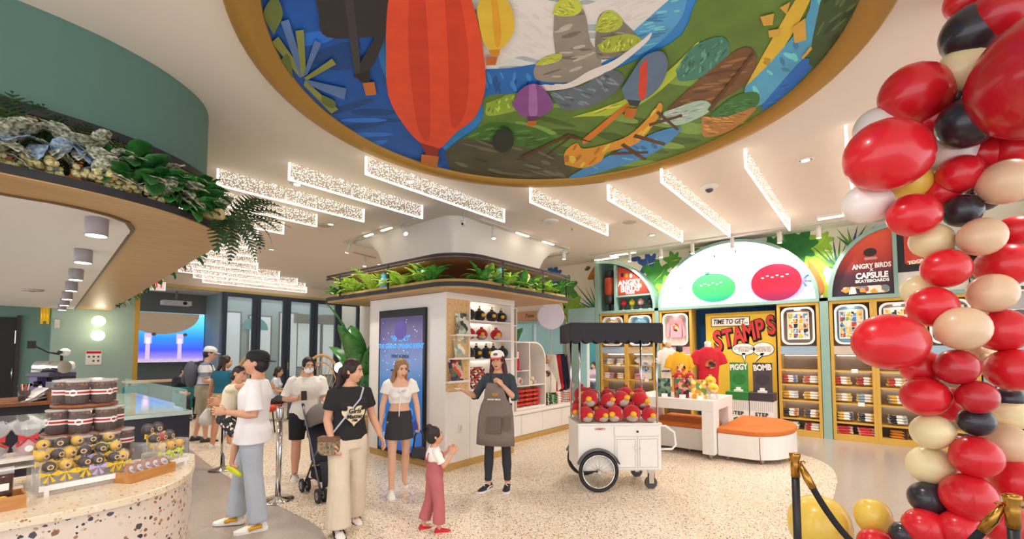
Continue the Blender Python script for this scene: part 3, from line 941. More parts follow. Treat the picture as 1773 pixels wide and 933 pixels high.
MB().bx(KX1 - .06, KX1 + .008, KY0, KY1, KH - .09, KH + .002).build('top_rail', WHITE, kiosk)
SHZ = [1.56, 1.86, 2.16]
for z in SHZ:
    MB().bx(KX1 - .48, KX1 + .004, KY0 + .495, KY1 - .09, z, z + .022).build('shelf', WHITE, kiosk)
    MB().bx(KX1 - .45, KX1 - .42, KY0 + .52, KY1 - .12, z - .012, z).build('shelf_light', LITS, kiosk)
MB().bx(KX1 - .45, KX1 - .42, KY0 + .52, KY1 - .12, 2.452, 2.464).build('shelf_light', LITS, kiosk)
t = thing('wall_socket', 'small white wall socket low on the kiosk side', 'socket', (KX1 + .003, KY0 + .3, .58))
MB().bx(0, .008, -.04, .04, -.06, .06).build('plate', WHITEM, t, bevel=.003)
MB().bx(.008, .011, -.02, .02, -.035, .035).build('outlet', M('#cfc8c0', .4), t)

# digital sign
SX0, SX1, SZ0, SZ1 = -6.29, -5.13, .12, 2.36
t = thing('digital_sign', 'tall dark digital sign with blue event notice on the kiosk front', 'screen', (0, KY0 - .002, 0))
MB().bx(SX0, SX1, -.05, 0, SZ0, SZ1).build('bezel', M('#161418', .3), t, bevel=.004)
scr = MB().bx(SX0 + .045, SX1 - .04, -.054, -.05, SZ0 + .06, SZ1 - .12).build('display', grad_mat('sign_image', [(0, '#1f56a8'), (.25, '#2868b8'), (.5, '#3f74b0'), (.72, '#5a74a8'), (.88, '#574a80'), (1, '#4a3f68')], 2, .2, 2.3, .3, .12, .25), t)
sp = MB()
for i in range(46):
    sp.sph((R.uniform(SX0 + .1, SX1 - .08), -.055, R.uniform(1.3, 2.2)), (R.uniform(.004, .012), .001, R.uniform(.004, .012)), 6, 4)
sp = sp.build('sparkles', M('#cfe0ff', .5, emit=.5), scr)
sp['kind'] = 'stuff'
tx = -.0545
CX = (SX0 + SX1) / 2
SB, SD = M('#3fa0f0', .5, emit=.6), M('#1d2140', .5, emit=.2)
MB().lathe([(.15, 0), (.15, .002)], (0, 0, 0), 28).build('emblem', M('#56488a', .5, emit=.4), scr, (CX, tx, 2.03)).rotation_euler = (PI / 2, 0, 0)
for s_, z, h, mt in (('"VIP ONLY"', 1.90, .12, SB), ('THE GRAND OPENING EVENT', 1.78, .105, SB), ('EVENT AGENDA:', 1.62, .075, SD), ('4:00PM - 5:00PM', 1.46, .055, SD), ('ARRIVAL & REGISTRATION', 1.40, .05, SD), ('SPEECHES', 1.34, .06, SD), ('5:30PM', 1.18, .055, SD), ('RIBBON CUTTING', 1.10, .055, SD)):
    text('lettering', s_, h, mt, scr, (CX, tx, z), sx=.8, bold=.002)
for i in range(9):
    x = R.uniform(SX0 + .12, SX1 - .12)
    z = R.uniform(.3, .95)
    MB().sph((x, -.0548, z), (R.uniform(.05, .1), .001, R.uniform(.04, .09)), 12, 6).build('blue_shape', M(R.choice(['#1f58b0', '#3b8fe0', '#2b3f90', '#5aa8e8']), .5, emit=.3), scr)

# books on the pegboard
for i, (y, z, c, lab, cols) in enumerate([(KY0 + .31, 2.16, 0, 'grey green picture book on the top pegboard ledge', ['#5f6f5a', '#cfd4c8', '#2f3a34', '#8fa08a', '#e8e4da']),
                                      (KY0 + .26, 1.82, 0, 'pale cream picture book on the middle pegboard ledge', ['#e4d6b4', '#bcae8c', '#f2ead8', '#90a8a0', '#d8b070']),
                                      (KY0 + .17, 1.49, 0, 'dark red comic book on the lowest pegboard ledge', ['#8a2430', '#30264a', '#c84a30', '#3a6a48', '#e0b0a0'])]):
    lg = thing('book_ledge', 'white ledge under the ' + lab.split(' on ')[0], 'shelf', (KX1 + .006, y - .02, z - .235), 0, 'pegboard ledges')
    MB().bx(0, .13, -.2, .22, 0, .018).build('ledge_board', WHITE, lg)
    MB().bx(.12, .13, -.2, .22, .018, .03).build('lip', WHITE, lg)
    b = thing('book', lab, 'book', (KX1 + .09, y - .02, z - .215), 0)
    rot = Matrix.Rotation(-.22, 4, 'Y')
    m1 = MB().bx(-.008, .008, -.125, .125, 0, .33).xf(rot)
    m1.build('cover', print_mat('book_print', cols, 16), b)
    MB().bx(-.006, .0, -.122, .122, .003, .327).xf(Matrix.Translation((-.008, 0, 0)) @ rot).build('pages', M('#efe8dc', .8), b)

# ---------------------------------------------------------------- planter shelf round the kiosk
SX = dict(x0=-7.6, x1=-4.2, y0=4.02, y1=6.78)
outl = [(SX['x0'], SX['y0'])] + arc(SX['x1'] - .55, SX['y0'] + .55, .55, .55, -PI / 2, 0, 10) + [(SX['x1'], SX['y1']), (SX['x0'], SX['y1'])]
plant_sh = thing('planter_shelf', 'oak planter shelf with dark edge wrapping the kiosk below the flared column', 'shelf', (0, 0, 0))
oin = [(SX['x0'] + .02, SX['y0'] + .02)] + arc(SX['x1'] - .57, SX['y0'] + .57, .55, .55, -PI / 2, 0, 10) + [(SX['x1'] - .02, SX['y1'] - .02), (SX['x0'] + .02, SX['y1'] - .02)]
MB().prism(outl, 2.60, 2.66).build('edge_band', RIM, plant_sh)
MB().prism(oin, 2.565, 2.60).build('underside', wood('oak_under', '#b08650', '#c49c64', (1, 14, 14)), plant_sh)
MB().prism(oin, 2.661, 2.70).build('soil_board', M('#b99858', .8), plant_sh)
MB().prism(outl, 3.02, 3.055).build('upper_edge', RIM, plant_sh)
MB().prism(oin, 2.985, 3.02).build('upper_underside', COPPER, plant_sh)
bk = [(-7.5, 5.3), (-5.85, 5.3), (-5.7, 5.45), (-5.7, 6.7)]
MB().strip(bk, 2.70, 2.985, .03).build('back_board', COPPER, plant_sh)
MB().strip(outl[:-1], 2.970, 3.0, .014).build('lip', RIM, plant_sh)
MB().bx(-7.4, -4.85, 4.034, 4.05, 2.977, 2.985).bx(-4.23, -4.214, 4.7, 6.6, 2.977, 2.985).build('plant_light', M('#fff4dc', .5, var=0, emit=14), plant_sh)
for x, y in ((-7.15, 4.03), (-5.75, 4.03), (-4.21, 4.95), (-4.21, 5.98), (-4.21, 6.7)):
    MB().bx(x - .012, x + .012, y - .012, y + .012, 2.66, 3.02).build('post', RIM, plant_sh)

# ================================================================ leaves and plants
def blade(L, W, droop, fold=.25, n=7, wav=0., tip=1., base=.12):
    """one leaf blade along +Y rising and drooping; solid two-sided sheet with a folded midrib"""
    m = MB()
    rings = []
    for k in range(n + 1):
        t = k / n
        wd = W * (base + (1 - base) * math.sin(PI * min(1, t ** .8) * .96 + .04)) * (1 if t < 1 else .02)
        if t > .97:
            wd = W * .03
        y = L * math.sin(min(t * droop, 2.4)) / droop if droop > .05 else L * t
        z = -L * (1 - math.cos(min(t * droop, 2.4))) / droop if droop > .05 else 0
        wv = wav * W * math.sin(k * 2.7)
        up = Vector((0, math.sin(t * droop), math.cos(t * droop)))
        c = Vector((0, y, z))
        a = [c + Vector((-wd, 0, 0)) + up * (fold * wd + wv), c, c + Vector((wd, 0, 0)) + up * (fold * wd - wv)]
        th = up * -.003
        rings.append(a + [q + th for q in a[::-1]])
    m.loft(rings, 0, True, True, True)
    return m


def frond(L, W, droop, n=13):
    """feathered fern frond: rachis and leaflets"""
    m = MB()
    pts = []
    for k in range(n + 1):
        t = k / n
        pts.append(Vector((0, L * math.sin(t * droop) / droop, -L * (1 - math.cos(t * droop)) / droop)))
    m.tube(pts, [.006 * (1 - .7 * k / n) for k in range(n + 1)], 4)
    for k in range(1, n + 1):
        t = k / n
        wd = W * math.sin(PI * (t * .88 + .1))
        for s_ in (-1, 1):
            p = pts[k]
            d = (pts[k] - pts[k - 1]).normalized()
            e = p + Vector((s_ * wd, 0, 0)) + d * wd * .5
            h = d * L / n * .36
            m.add([p - h, p + h, e + h * .3, e - h * .3, p - h + Vector((0, 0, -.002)), p + h + Vector((0, 0, -.002)), e + h * .3 + Vector((0, 0, -.002)), e - h * .3 + Vector((0, 0, -.002))],
                  [(0, 1, 2, 3), (7, 6, 5, 4), (0, 3, 7, 4), (1, 5, 6, 2), (3, 2, 6, 7)])
    return m


def leafmat(c0, c1, rough=.4, scale=10.):
    m = bpy.data.materials.new('leaf')
    m.use_nodes = True
    nt = m.node_tree
    b = nt.nodes['Principled BSDF']
    b.inputs['Roughness'].default_value = rough
    tc = nt.nodes.new('ShaderNodeTexCoord')
    nz = nt.nodes.new('ShaderNodeTexNoise')
    nz.inputs['Scale'].default_value = scale
    nz.inputs['Detail'].default_value = 4
    nt.links.new(tc.outputs['Object'], nz.inputs['Vector'])
    nt.links.new(ramp(nt, nz.outputs['Fac'], [(.38, c0), (.62, c1)]), b.inputs['Base Color'])
    return m


LIME = leafmat('#86bd36', '#c8e45c', .4, 9)
MIDG = leafmat('#2f7a2e', '#58a53c', .4, 9)
DARKG = leafmat('#1f3d20', '#35592c', .5, 12)
DEEP = leafmat('#245c28', '#3d8a38', .3, 5)
PALEV = leafmat('#566446', '#dcdac6', .5, 34)
CREAMV = leafmat('#b9a95c', '#efe6b4', .6, 60)
BLUEV = leafmat('#5f83a8', '#b6cbe0', .5, 30)

PROTO = {}


def leafmesh(kind, v):
    k = (kind, v)
    if k not in PROTO:
        r_ = random.Random(len(kind) * 31 + v)
        if kind == 'nest':
            m = blade(.40 + .05 * v, .062, .8 + .25 * v, .3, 8, .12)
        elif kind == 'small':
            m = blade(.2, .05, .9, .2, 6)
        elif kind == 'heart':
            m = blade(.22, .062, .7 + .2 * v, .2, 7, .08, 1, .4)
        elif kind == 'fern':
            m = frond(.5 + .05 * v, .09, 1.0 + .3 * v)
        elif kind == 'cycad':
            m = frond(.42, .14, .35 + .1 * v, 16)
        elif kind == 'big':
            m = blade(.95, .17, .45 + .15 * v, .2, 10, .03, 1, .3)
        elif kind == 'palm':
            m = frond(.9, .22, 1.1 + .2 * v, 16)
        elif kind == 'bloom':
            m = MB()
            for i in range(10):
                m.sph((r_.uniform(-.05, .05), r_.uniform(-.05, .05), r_.uniform(-.03, .04)), .028, 6, 4)
        PROTO[k] = m.mesh(kind + '_leaf')
    return PROTO[k]


def plant(name, label, loc, kind, mat, n, tilt=(.3, 1.1), size=1., group=None, arc_=(0, 2 * PI), cat='plant', base=.05, seed=0, rise=.05):
    r_ = random.Random(seed + int(abs(loc[0]) * 100 + abs(loc[1]) * 37))
    t = thing(name, label, cat, loc, 0, group)
    for i in range(n):
        me = leafmesh(kind, i % 3)
        me2 = me
        if len(me.materials) == 0:
            me.materials.append(mat)
        o = bpy.data.objects.new('frond' if kind in ('fern', 'cycad', 'palm') else ('flower_head' if kind == 'bloom' else 'leaf'), me2)
        COL.objects.link(o)
        o.parent = t
        a = arc_[0] + (arc_[1] - arc_[0]) * ((i + r_.uniform(.2, .8)) / n)
        tl = r_.uniform(*tilt)
        o.location = (base * math.cos(a) * r_.uniform(.4, 1), base * math.sin(a) * r_.uniform(.4, 1), r_.uniform(0, rise) * size)
        o.rotation_euler = Euler((tl, r_.uniform(-.2, .2), a - PI / 2), 'XYZ')
        s_ = size * r_.uniform(.8, 1.15)
        o.scale = (s_, s_, s_)
        o.material_slots[0].link = 'OBJECT'
        o.material_slots[0].material = mat
    MB().lathe([(.03 * size, -.005), (.045 * size, .03), (.02 * size, .06)], n=8).build('crown' if kind != 'bloom' else 'stem', mat, t)
    return t


GP = 'ferns on the kiosk planter shelf'
side = [(-7.45, 'far left end'), (-7.2, 'left of the first post'), (-6.85, 'right of the first post'), (-6.5, 'beside the blue ornament'), (-6.15, 'left of the blue ornament gap'), (-5.85, 'left of the second post'), (-5.5, 'right of the second post'), (-5.15, 'near the rounded corner'), (-4.85, 'on the rounded corner')]
kinds = ['small', 'nest', 'nest', 'fern', 'nest', 'nest', 'nest', 'nest', 'nest']
for i, (x, lab) in enumerate(side):
    k = kinds[i]
    if i == 4:
        continue
    plant('fern', ('bright lime strap-leaf fern ' if k == 'nest' else 'small bushy green plant ' if k == 'small' else 'feathery green fern ') + lab + ' of the kiosk planter front', (x, 4.14 + (.1 if i % 2 else 0), 2.70), k, LIME if i % 4 else MIDG, 14, (.35, 1.4), .8 if k == 'nest' else 1.2, GP, seed=i)
for i, (y, lab, k) in enumerate([(4.62, 'just past the rounded corner', 'nest'), (4.85, 'before the third post', 'nest'), (5.12, 'past the third post', 'heart'), (5.35, 'past the blue grey ornament', 'nest'), (5.6, 'mid way along', 'nest'), (5.85, 'before the fourth post', 'nest'), (6.15, 'past the fourth post', 'heart'), (6.35, 'near the far end', 'heart'), (6.55, 'at the far end', 'nest')]):
    plant('fern', ('bright lime strap-leaf fern ' if k == 'nest' else 'broad leaf green plant ') + lab + ' on the kiosk planter right side', (-4.32 - (.1 if i % 2 else 0), y, 2.70), k, LIME if i % 4 else MIDG, 14, (.35, 1.4), .8 if k == 'nest' else 1.1, GP, seed=i + 20)
# small blue and cream ornaments between the ferns
def ornament(label, loc, c1, c2):
    t = thing('ornament', label, 'ornament', loc)
    MB().sph((0, 0, .1), (.09, .08, .1)).build('body', M(c1, .6), t)
    MB().sph((0, 0, .22), (.045, .045, .06)).build('top_knob', M(c2, .6), t)
    MB().lathe([(.09, 0), (.095, .02), (.08, .03)], n=14).build('foot', M(c2, .6), t)
ornament('pale blue round ornament between ferns on the kiosk planter front', (-6.1, 4.2, 2.70), '#7fc0d8', '#5aa4c4')
ornament('blue grey ornament just past the third post of the kiosk planter', (-4.36, 5.04, 2.70), '#8ab4c8', '#5f94b4')
ornament('cream round ornament before the third post of the kiosk planter', (-4.36, 4.78, 2.70), '#d9cf90', '#b8b070')
ornament('cream pointed ornament before the fourth post of the kiosk planter', (-4.36, 5.75, 2.70), '#e0d8a4', '#c9be80')

# tall banana-leaf plant and palm left of the kiosk
def bigplant(name, label, loc, n, h, kind, mat, size, tilt=(.9, 1.5)):
    t = thing(name, label, 'plant', loc)
    MB().lathe([(.18, 0), (.24, .05), (.26, .45), (.24, .47), (.22, .45), (.2, .42)], n=20).build('pot', M('#c9a578', .7), t)
    MB().lathe([(.2, .40), (.2, .42)], n=16).build('soil', M('#3a2c20', .95), t)
    r_ = random.Random(n)
    for i in range(n):
        a = 2 * PI * i / n + r_.uniform(-.3, .3)
        hh = h * r_.uniform(.55, 1.)
        p0 = Vector((.04 * math.cos(a), .04 * math.sin(a), .42))
        p1 = Vector((.16 * math.cos(a), .16 * math.sin(a), hh))
        st = MB().tube([p0, (p0 + p1) / 2 + Vector((0, 0, .05)), p1], [.018, .014, .01], 6).build('stalk', mat, t)
        me = leafmesh(kind, i % 3)
        if not me.materials:
            me.materials.append(mat)
        o = link('leaf' if kind == 'big' else 'frond', me, [], st, p1)
        o.rotation_euler = Euler((r_.uniform(*tilt), 0, a - PI / 2), 'XYZ')
        o.scale = (size,) * 3
        o.material_slots[0].link = 'OBJECT'
        o.material_slots[0].material = mat
    return t
bigplant('banana_plant', 'tall potted plant with big paddle leaves left of the white kiosk', (-7.5, 4.7, 0), 9, 1.75, 'big', DEEP, 1.1, (1.0, 1.5))
bigplant('palm_plant', 'potted feathery palm behind the paddle-leaf plant', (-8.1, 6.1, 0), 9, 1.3, 'palm', MIDG, .8, (.5, 1.2))
bigplant('banana_plant', 'broad-leaved plant standing behind the white arched shelf unit', (-6.35, 7.4, 0), 8, 1.5, 'big', DEEP, .95, (1.1, 1.5))
bigplant('palm_plant', 'slim leafy palm behind the clothes rack', (-6.3, 9.4, 0), 8, 1.35, 'palm', MIDG, .7, (.5, 1.3))

# ---------------------------------------------------------------- plants on the canopy over the cafe
PG = 'planting on the cafe canopy'
t = thing('planter_light', 'warm strip lamp under the copper lip above the canopy plants', 'strip light', (0, 0, 0))
MB().strip(offset(BP, -OUT * .12)[8:], 3.352, 3.370, .03).build('lamp_strip', M('#ffe6c0', .5, var=0, emit=5), t)
def on(path, s_, back=.0):
    """point at arc length s_ along the canopy edge"""
    acc = 0
    for a, b_ in zip(path, path[1:]):
        L = math.hypot(b_[0] - a[0], b_[1] - a[1])
        if acc + L >= s_:
            u = (s_ - acc) / L
            d = Vector((b_[0] - a[0], b_[1] - a[1])) / L
            nrm = Vector((d.y, -d.x)) * OUT
            p = Vector((a[0], a[1])) + d * (s_ - acc) - nrm * back
            return (p.x, p.y, 2.97), math.atan2(nrm.y, nrm.x)
        acc += L
    return (path[-1][0], path[-1][1], 2.97), 0
i0 = 0
acc = 0
for a, b_ in zip(LOW, LOW[1:]):
    if b_[1] > -.3:
        break
    acc += math.hypot(b_[0] - a[0], b_[1] - a[1])
items = [(.15, 'caladium', 'heart', PALEV, 'pale veined caladium at the left end'), (.35, 'flower_cluster', 'bloom', CREAMV, 'cream flower cluster at the left end'), (.45, 'caladium', 'heart', PALEV, 'pale veined caladium, second from the left'),
         (.6, 'fern', 'cycad', DARKG, 'dark stiff fern leaning left'), (.68, 'flower_cluster', 'bloom', CREAMV, 'cream flower cluster under the dark ferns'), (.75, 'caladium', 'heart', BLUEV, 'bluish caladium below the dark fern'),
         (.85, 'fern', 'cycad', DARKG, 'dark stiff fern standing upright'), (.95, 'caladium', 'heart', PALEV, 'pale veined caladium in the middle'), (1.02, 'flower_cluster', 'bloom', CREAMV, 'cream flower cluster in the middle'), (1.08, 'fern', 'cycad', DARKG, 'dark stiff fern nearest the green wall'),
         (1.2, 'pothos', 'heart', DEEP, 'glossy green pothos right of the dark ferns'), (1.28, 'flower_cluster', 'bloom', CREAMV, 'cream flower cluster before the pothos'), (1.4, 'pothos', 'heart', DEEP, 'glossy green pothos, second along the curve'), (1.55, 'caladium', 'heart', PALEV, 'pale caladium between the pothos'), (1.68, 'pothos', 'heart', MIDG, 'leafy pothos spilling over the curve'),
         (1.85, 'pothos', 'heart', DEEP, 'dark glossy pothos near the blue ornament'), (2.0, 'pothos', 'small', MIDG, 'small-leaved green plant near the corner'), (2.3, 'fern', 'fern', DARKG, 'dark feathery fern hanging past the canopy corner'), (2.45, 'flower_cluster', 'bloom', CREAMV, 'cream flower cluster past the corner'),
         (2.7, 'caladium', 'heart', PALEV, 'pale caladium past the corner'), (3.0, 'pothos', 'heart', MIDG, 'green pothos past the corner')]
labs2 = ['first', 'second', 'third', 'fourth', 'fifth', 'sixth', 'seventh', 'eighth', 'ninth', 'tenth', 'eleventh', 'twelfth', 'thirteenth']
for i in range(12):
    s_ = 3.5 + i * .95
    k = i % 4
    items.append((s_, ['pothos', 'pothos', 'caladium', 'pothos'][k], 'heart', [MIDG, DEEP, PALEV, MIDG][k], labs2[i] + ' trailing plant along the straight canopy edge, counted from the corner'))
for i, (s_, nm, kd, mt, lab) in enumerate(items):
    (x, y, z), ang = on(LOW, acc + s_, {'cycad': .3, 'bloom': .1, 'fern': -.01}.get(kd, .14 if s_ < 2.2 else .1))
    if kd == 'bloom':
        t = plant(nm, lab + ' of the cafe canopy', (x, y, z + .04), kd, mt, 6, (-.2, .2), .85, PG, base=.14, seed=i)
    elif kd == 'cycad':
        plant(nm, lab + ' on the cafe canopy', (x, y, z + .1), kd, mt, 5, (.95, 1.4), .95, PG, (ang - .9, ang + .9), seed=i)
    else:
        plant(nm, lab + (' of the cafe canopy' if 'canopy' not in lab else ''), (x, y, z + .05), kd, mt, 7 if mt is BLUEV else (22 if s_ < 3.2 else 16), (-.5, 1.2), 1.0 if kd != 'fern' else .95, PG, (ang - 1.7, ang + 1.7), base=.16, seed=i, rise=.24 if s_ < 3.2 and kd != 'fern' else .1)
(x, y, z), ang = on(LOW, acc + 2.1, .1)
ornament('bright blue round ornament among the leaves at the canopy corner', (x, y, z + .02), '#2fa4d8', '#1f86c0')
(x, y, z), ang = on(LOW, acc + 1.95, .06)
t = thing('log_slice', 'pale log lying at the canopy corner under the blue ornament', 'log', (x, y, z))
MB().cyl((-.18, -.1, .06), (.12, .12, .06), .055, n=12).build('bark', M('#c9ae74', .8), t)
MB().cyl((.12, .12, .06), (.125, .124, .06), .05, n=12).build('cut_end', M('#e2cc94', .8), t)
# ================================================================ merchandise wall
WY = 10.6     # cabinet fronts
def post(name, x0, x1, z0, z1):
    return structure(name, MB().bx(x0, x1, WY - .02, 11.0, z0, z1), TEAL)
post('trim_6', -5.75, -5.64, 0, 4.1)
post('trim_7', -4.12, -4.02, 0, 2.75)
post('trim_8', -.79, -.65, 0, 2.75)
post('trim_9', 1.4, 1.52, 0, 2.75)
structure('trim_10', MB().bx(-5.64, 1.4, WY - .02, 11.0, 2.68, 2.75), TEAL)
NICHE = {}
ORD = ['first', 'second', 'third', 'fourth', 'fifth', 'sixth', 'seventh', 'eighth', 'ninth', 'tenth']
BACKC = M('#9c8c7e', .7)


def cabinet(label, x0, x1, tray, banner, shelves, back=BACKC):
    t = thing('display_cabinet', label, 'cabinet', (x0, WY, 0), 0, 'gold framed display cabinets')
    W_ = x1 - x0
    H_ = 2.68
    MB().bx(0, W_, .36, .38, .1, H_).build('back_panel', back, t)
    MB().bx(0, .055, 0, .38, 0, H_).build('side_frame', OCHRE, t, bevel=.004)
    MB().bx(W_ - .055, W_, 0, .38, 0, H_).build('side_frame', OCHRE, t, bevel=.004)
    MB().bx(.055, W_ - .055, 0, .38, H_ - .06, H_).build('top_frame', OCHRE, t)
    MB().bx(.055, W_ - .055, 0, .38, 0, .12).build('plinth', OCHRE, t)
    for z in shelves:
        MB().bx(.055, W_ - .055, .01, .36, z, z + .03).build('shelf', OCHRE, t)
    for z in shelves[1:] + [1.62]:
        MB().bx(.08, W_ - .08, .30, .33, z - .012, z).build('shelf_light', LITS, t)
    # rounded tray niche
    o = rrect(.08, W_ - .08, 1.83, 2.59, .13)
    i_ = rrect(.115, W_ - .115, 1.865, 2.555, .11)
    n = len(o)
    mb = MB().add([(x, -.02, z) for x, z in o] + [(x, -.02, z) for x, z in i_] + [(x, .0, z) for x, z in o] + [(x, .12, z) for x, z in i_],
                  [(k, (k + 1) % n, n + (k + 1) % n, n + k) for k in range(n)] + [(k, (k + 1) % n, 2 * n + (k + 1) % n, 2 * n + k) for k in range(n)] + [(n + k, n + (k + 1) % n, 3 * n + (k + 1) % n, 3 * n + k) for k in range(n)])
    tr = mb.build('niche_rim', M('#f2ebe4', .3, coat=.5), t)
    MB().prism(i_, .12, .125, 'y').build('niche_back', M(tray, .6), tr)
    MB().bx(W_ / 2 - .05, W_ / 2 + .05, .0, .05, 2.535, 2.55).build('niche_light', LIT, tr)
    MB().bx(.055, W_ - .055, .0, .02, 1.64, 1.8).build('banner_strip', M(banner, .5), t)
    return t


def shirt_mesh(w_, h_, d_, sl=.16, long=False, neck=.07):
    """a hung garment: body, two sleeves and a neck opening"""
    hw = w_ / 2
    sl2 = sl if not long else h_ * .8
    P = [(-neck, 0), (-hw, -.04), (-hw - (sl if not long else .1), -.04 - sl2 * (.7 if not long else 1)), (-hw - (sl - .1 if not long else .02), -.1 - sl2 * (.85 if not long else 1)), (-hw + .01, -.17), (-hw + .02, -h_),
         (hw - .02, -h_), (hw - .01, -.17), (hw + (sl - .1 if not long else .02), -.1 - sl2 * (.85 if not long else 1)), (hw + (sl if not long else .1), -.04 - sl2 * (.7 if not long else 1)), (hw, -.04), (neck, 0), (0, -.045)]
    return MB().prism(P, -d_ / 2, d_ / 2, 'y')


CABS = [(-5.62, -4.88, '#b9a898', '#a9bccb', [.5, .95, 1.32], 'left cabinet under the quarter-round shelf, partly behind the cart awning'),
        (-4.88, -4.13, '#7fb8d0', '#d2b48c', [.5, .95, 1.32], 'cabinet with a blue niche under the quarter-round shelf'),
        (-4.01, -3.25, '#e0cfc4', '#dca8b4', [.5, .85, 1.25], 'narrow cabinet with a pink sweatshirt, left of the yellow banner'),
        (-1.53, -.80, '#7a6a60', '#9fb8c8', [.32, .68, 1.0, 1.3], 'cabinet with a patterned cloth, right of the yellow banner'),
        (-.64, .03, '#7fb4d0', '#cdbfae', [.32, .68, 1.0, 1.3], 'cabinet under the dark skateboard sign with a blue niche'),
        (.03, .70, '#8a8078', '#cdbfae', [.32, .68, 1.0, 1.3], 'cabinet half hidden by the big red balloon'),
        (.70, 1.38, '#8a8078', '#9fb8c8', [.32, .68, 1.0, 1.3], 'cabinet behind the balloon column')]
for i, (x0, x1, tr, bn, sh, lab) in enumerate(CABS):
    cabinet('gold framed ' + lab, x0, x1, tr, bn, sh)
    cx = (x0 + x1) / 2
    # what hangs in the niche
    if i in (0, 2):
        t = thing('sweatshirt', 'pink long-sleeved sweatshirt in the narrow cabinet niche' if i == 2 else 'pale pink sweatshirt in the niche behind the cart awning', 'garment', (cx, WY + .07, 2.5))
        shirt_mesh(.3, .48, .04, .1, True).build('body', M('#e8a9b4' if i == 2 else '#e3bfb4', .8), t, bevel=.008)
        MB().tube([(-.1, 0, .005), (0, 0, .03), (.1, 0, .005)], .004, 6).tube([(0, 0, .03), (0, 0, .05), (.012, 0, .06)], .003, 5).build('hanger', STEEL, t)
        MB().prism(arc(0, -.24, .075, .1, 0, 2 * PI, 12)[:-1], -.022, -.0205, 'y').build('print', print_mat('chest_print', ['#d8a040', '#3a3030', '#f2e8e0', '#c86030'], 26), t)
    elif i == 1:
        t = thing('sweatshirt', 'sky blue sweatshirt in the blue niche behind the cart awning', 'garment', (cx, WY + .07, 2.5))
        shirt_mesh(.3, .48, .04, .1, True).build('body', M('#8fc6e0', .8), t, bevel=.008)
        MB().tube([(-.1, 0, .005), (0, 0, .03), (.1, 0, .005)], .004, 6).build('hanger', STEEL, t)
    else:
        nm = ['', '', '', 'right of the yellow banner', 'in the blue niche', 'by the big red balloon', 'behind the balloons'][i]
        t = thing('patterned_cloth', 'cream cloth printed with colourful tiles hung ' + nm, 'cloth', (cx, WY + .08, 2.5))
        MB().bx(-.19, .19, -.006, .006, -.56, 0).build('cloth', M('#f0e6d8', .8), t)
        for a in range(4):
            for b_ in range(5):
                MB().bx(-.168 + a * .086, -.168 + a * .086 + .076, -.0075, -.006, -.53 + b_ * .1, -.53 + b_ * .1 + .088).build('print_tile', print_mat('tile%d' % ((a + b_ * 2 + i) % 6), [['#e8c84a', '#d8d0c0', '#3f86c8'], ['#d83a30', '#f0e0c0', '#e8b030'], ['#3f9ad8', '#f2ead8', '#222428'], ['#f0d060', '#e88a30', '#f6f0e0'], ['#c8402c', '#f0c040', '#305890'], ['#f6eee0', '#70b060', '#e8b838']][(a + b_ * 2 + i) % 6], 24), t)

FOLD = {}


def folded(cols, kind=0, w_=.24, d_=.2, h_=.11, layers=3):
    """stack of folded garments, soft edges"""
    key = (tuple(cols), kind)
    return key


def fold_stack(label, loc, cols, group, w_=.25, d_=.2, layers=3, lh=.04, seed=0):
    r_ = random.Random(seed)
    t = thing('folded_stack', label, 'clothes', loc, r_.uniform(-.12, .12), group)
    for k in range(layers):
        m = MB()
        ww, dd = w_ * r_.uniform(.92, 1.04), d_ * r_.uniform(.92, 1.04)
        P = rrect(-dd / 2, dd / 2, .002, lh - .002, lh * .45, 3)
        rings = []
        for q, sc in ((-ww / 2, .6), (-ww / 2 + .012, 1), (-.03, 1.05), (.03, .98), (ww / 2 - .012, 1), (ww / 2, .6)):
            rings.append([Vector((q, p[0] * sc, lh / 2 + (p[1] - lh / 2) * sc)) for p in P])
        m.loft(rings)
        m.build('garment', print_mat('fold%s' % cols[0], cols, 17, .8) if len(cols) > 1 else M(cols[0], .8, var=.15), t, (r_.uniform(-.01, .01), 0, k * lh), r_.uniform(-.06, .06))
    return t


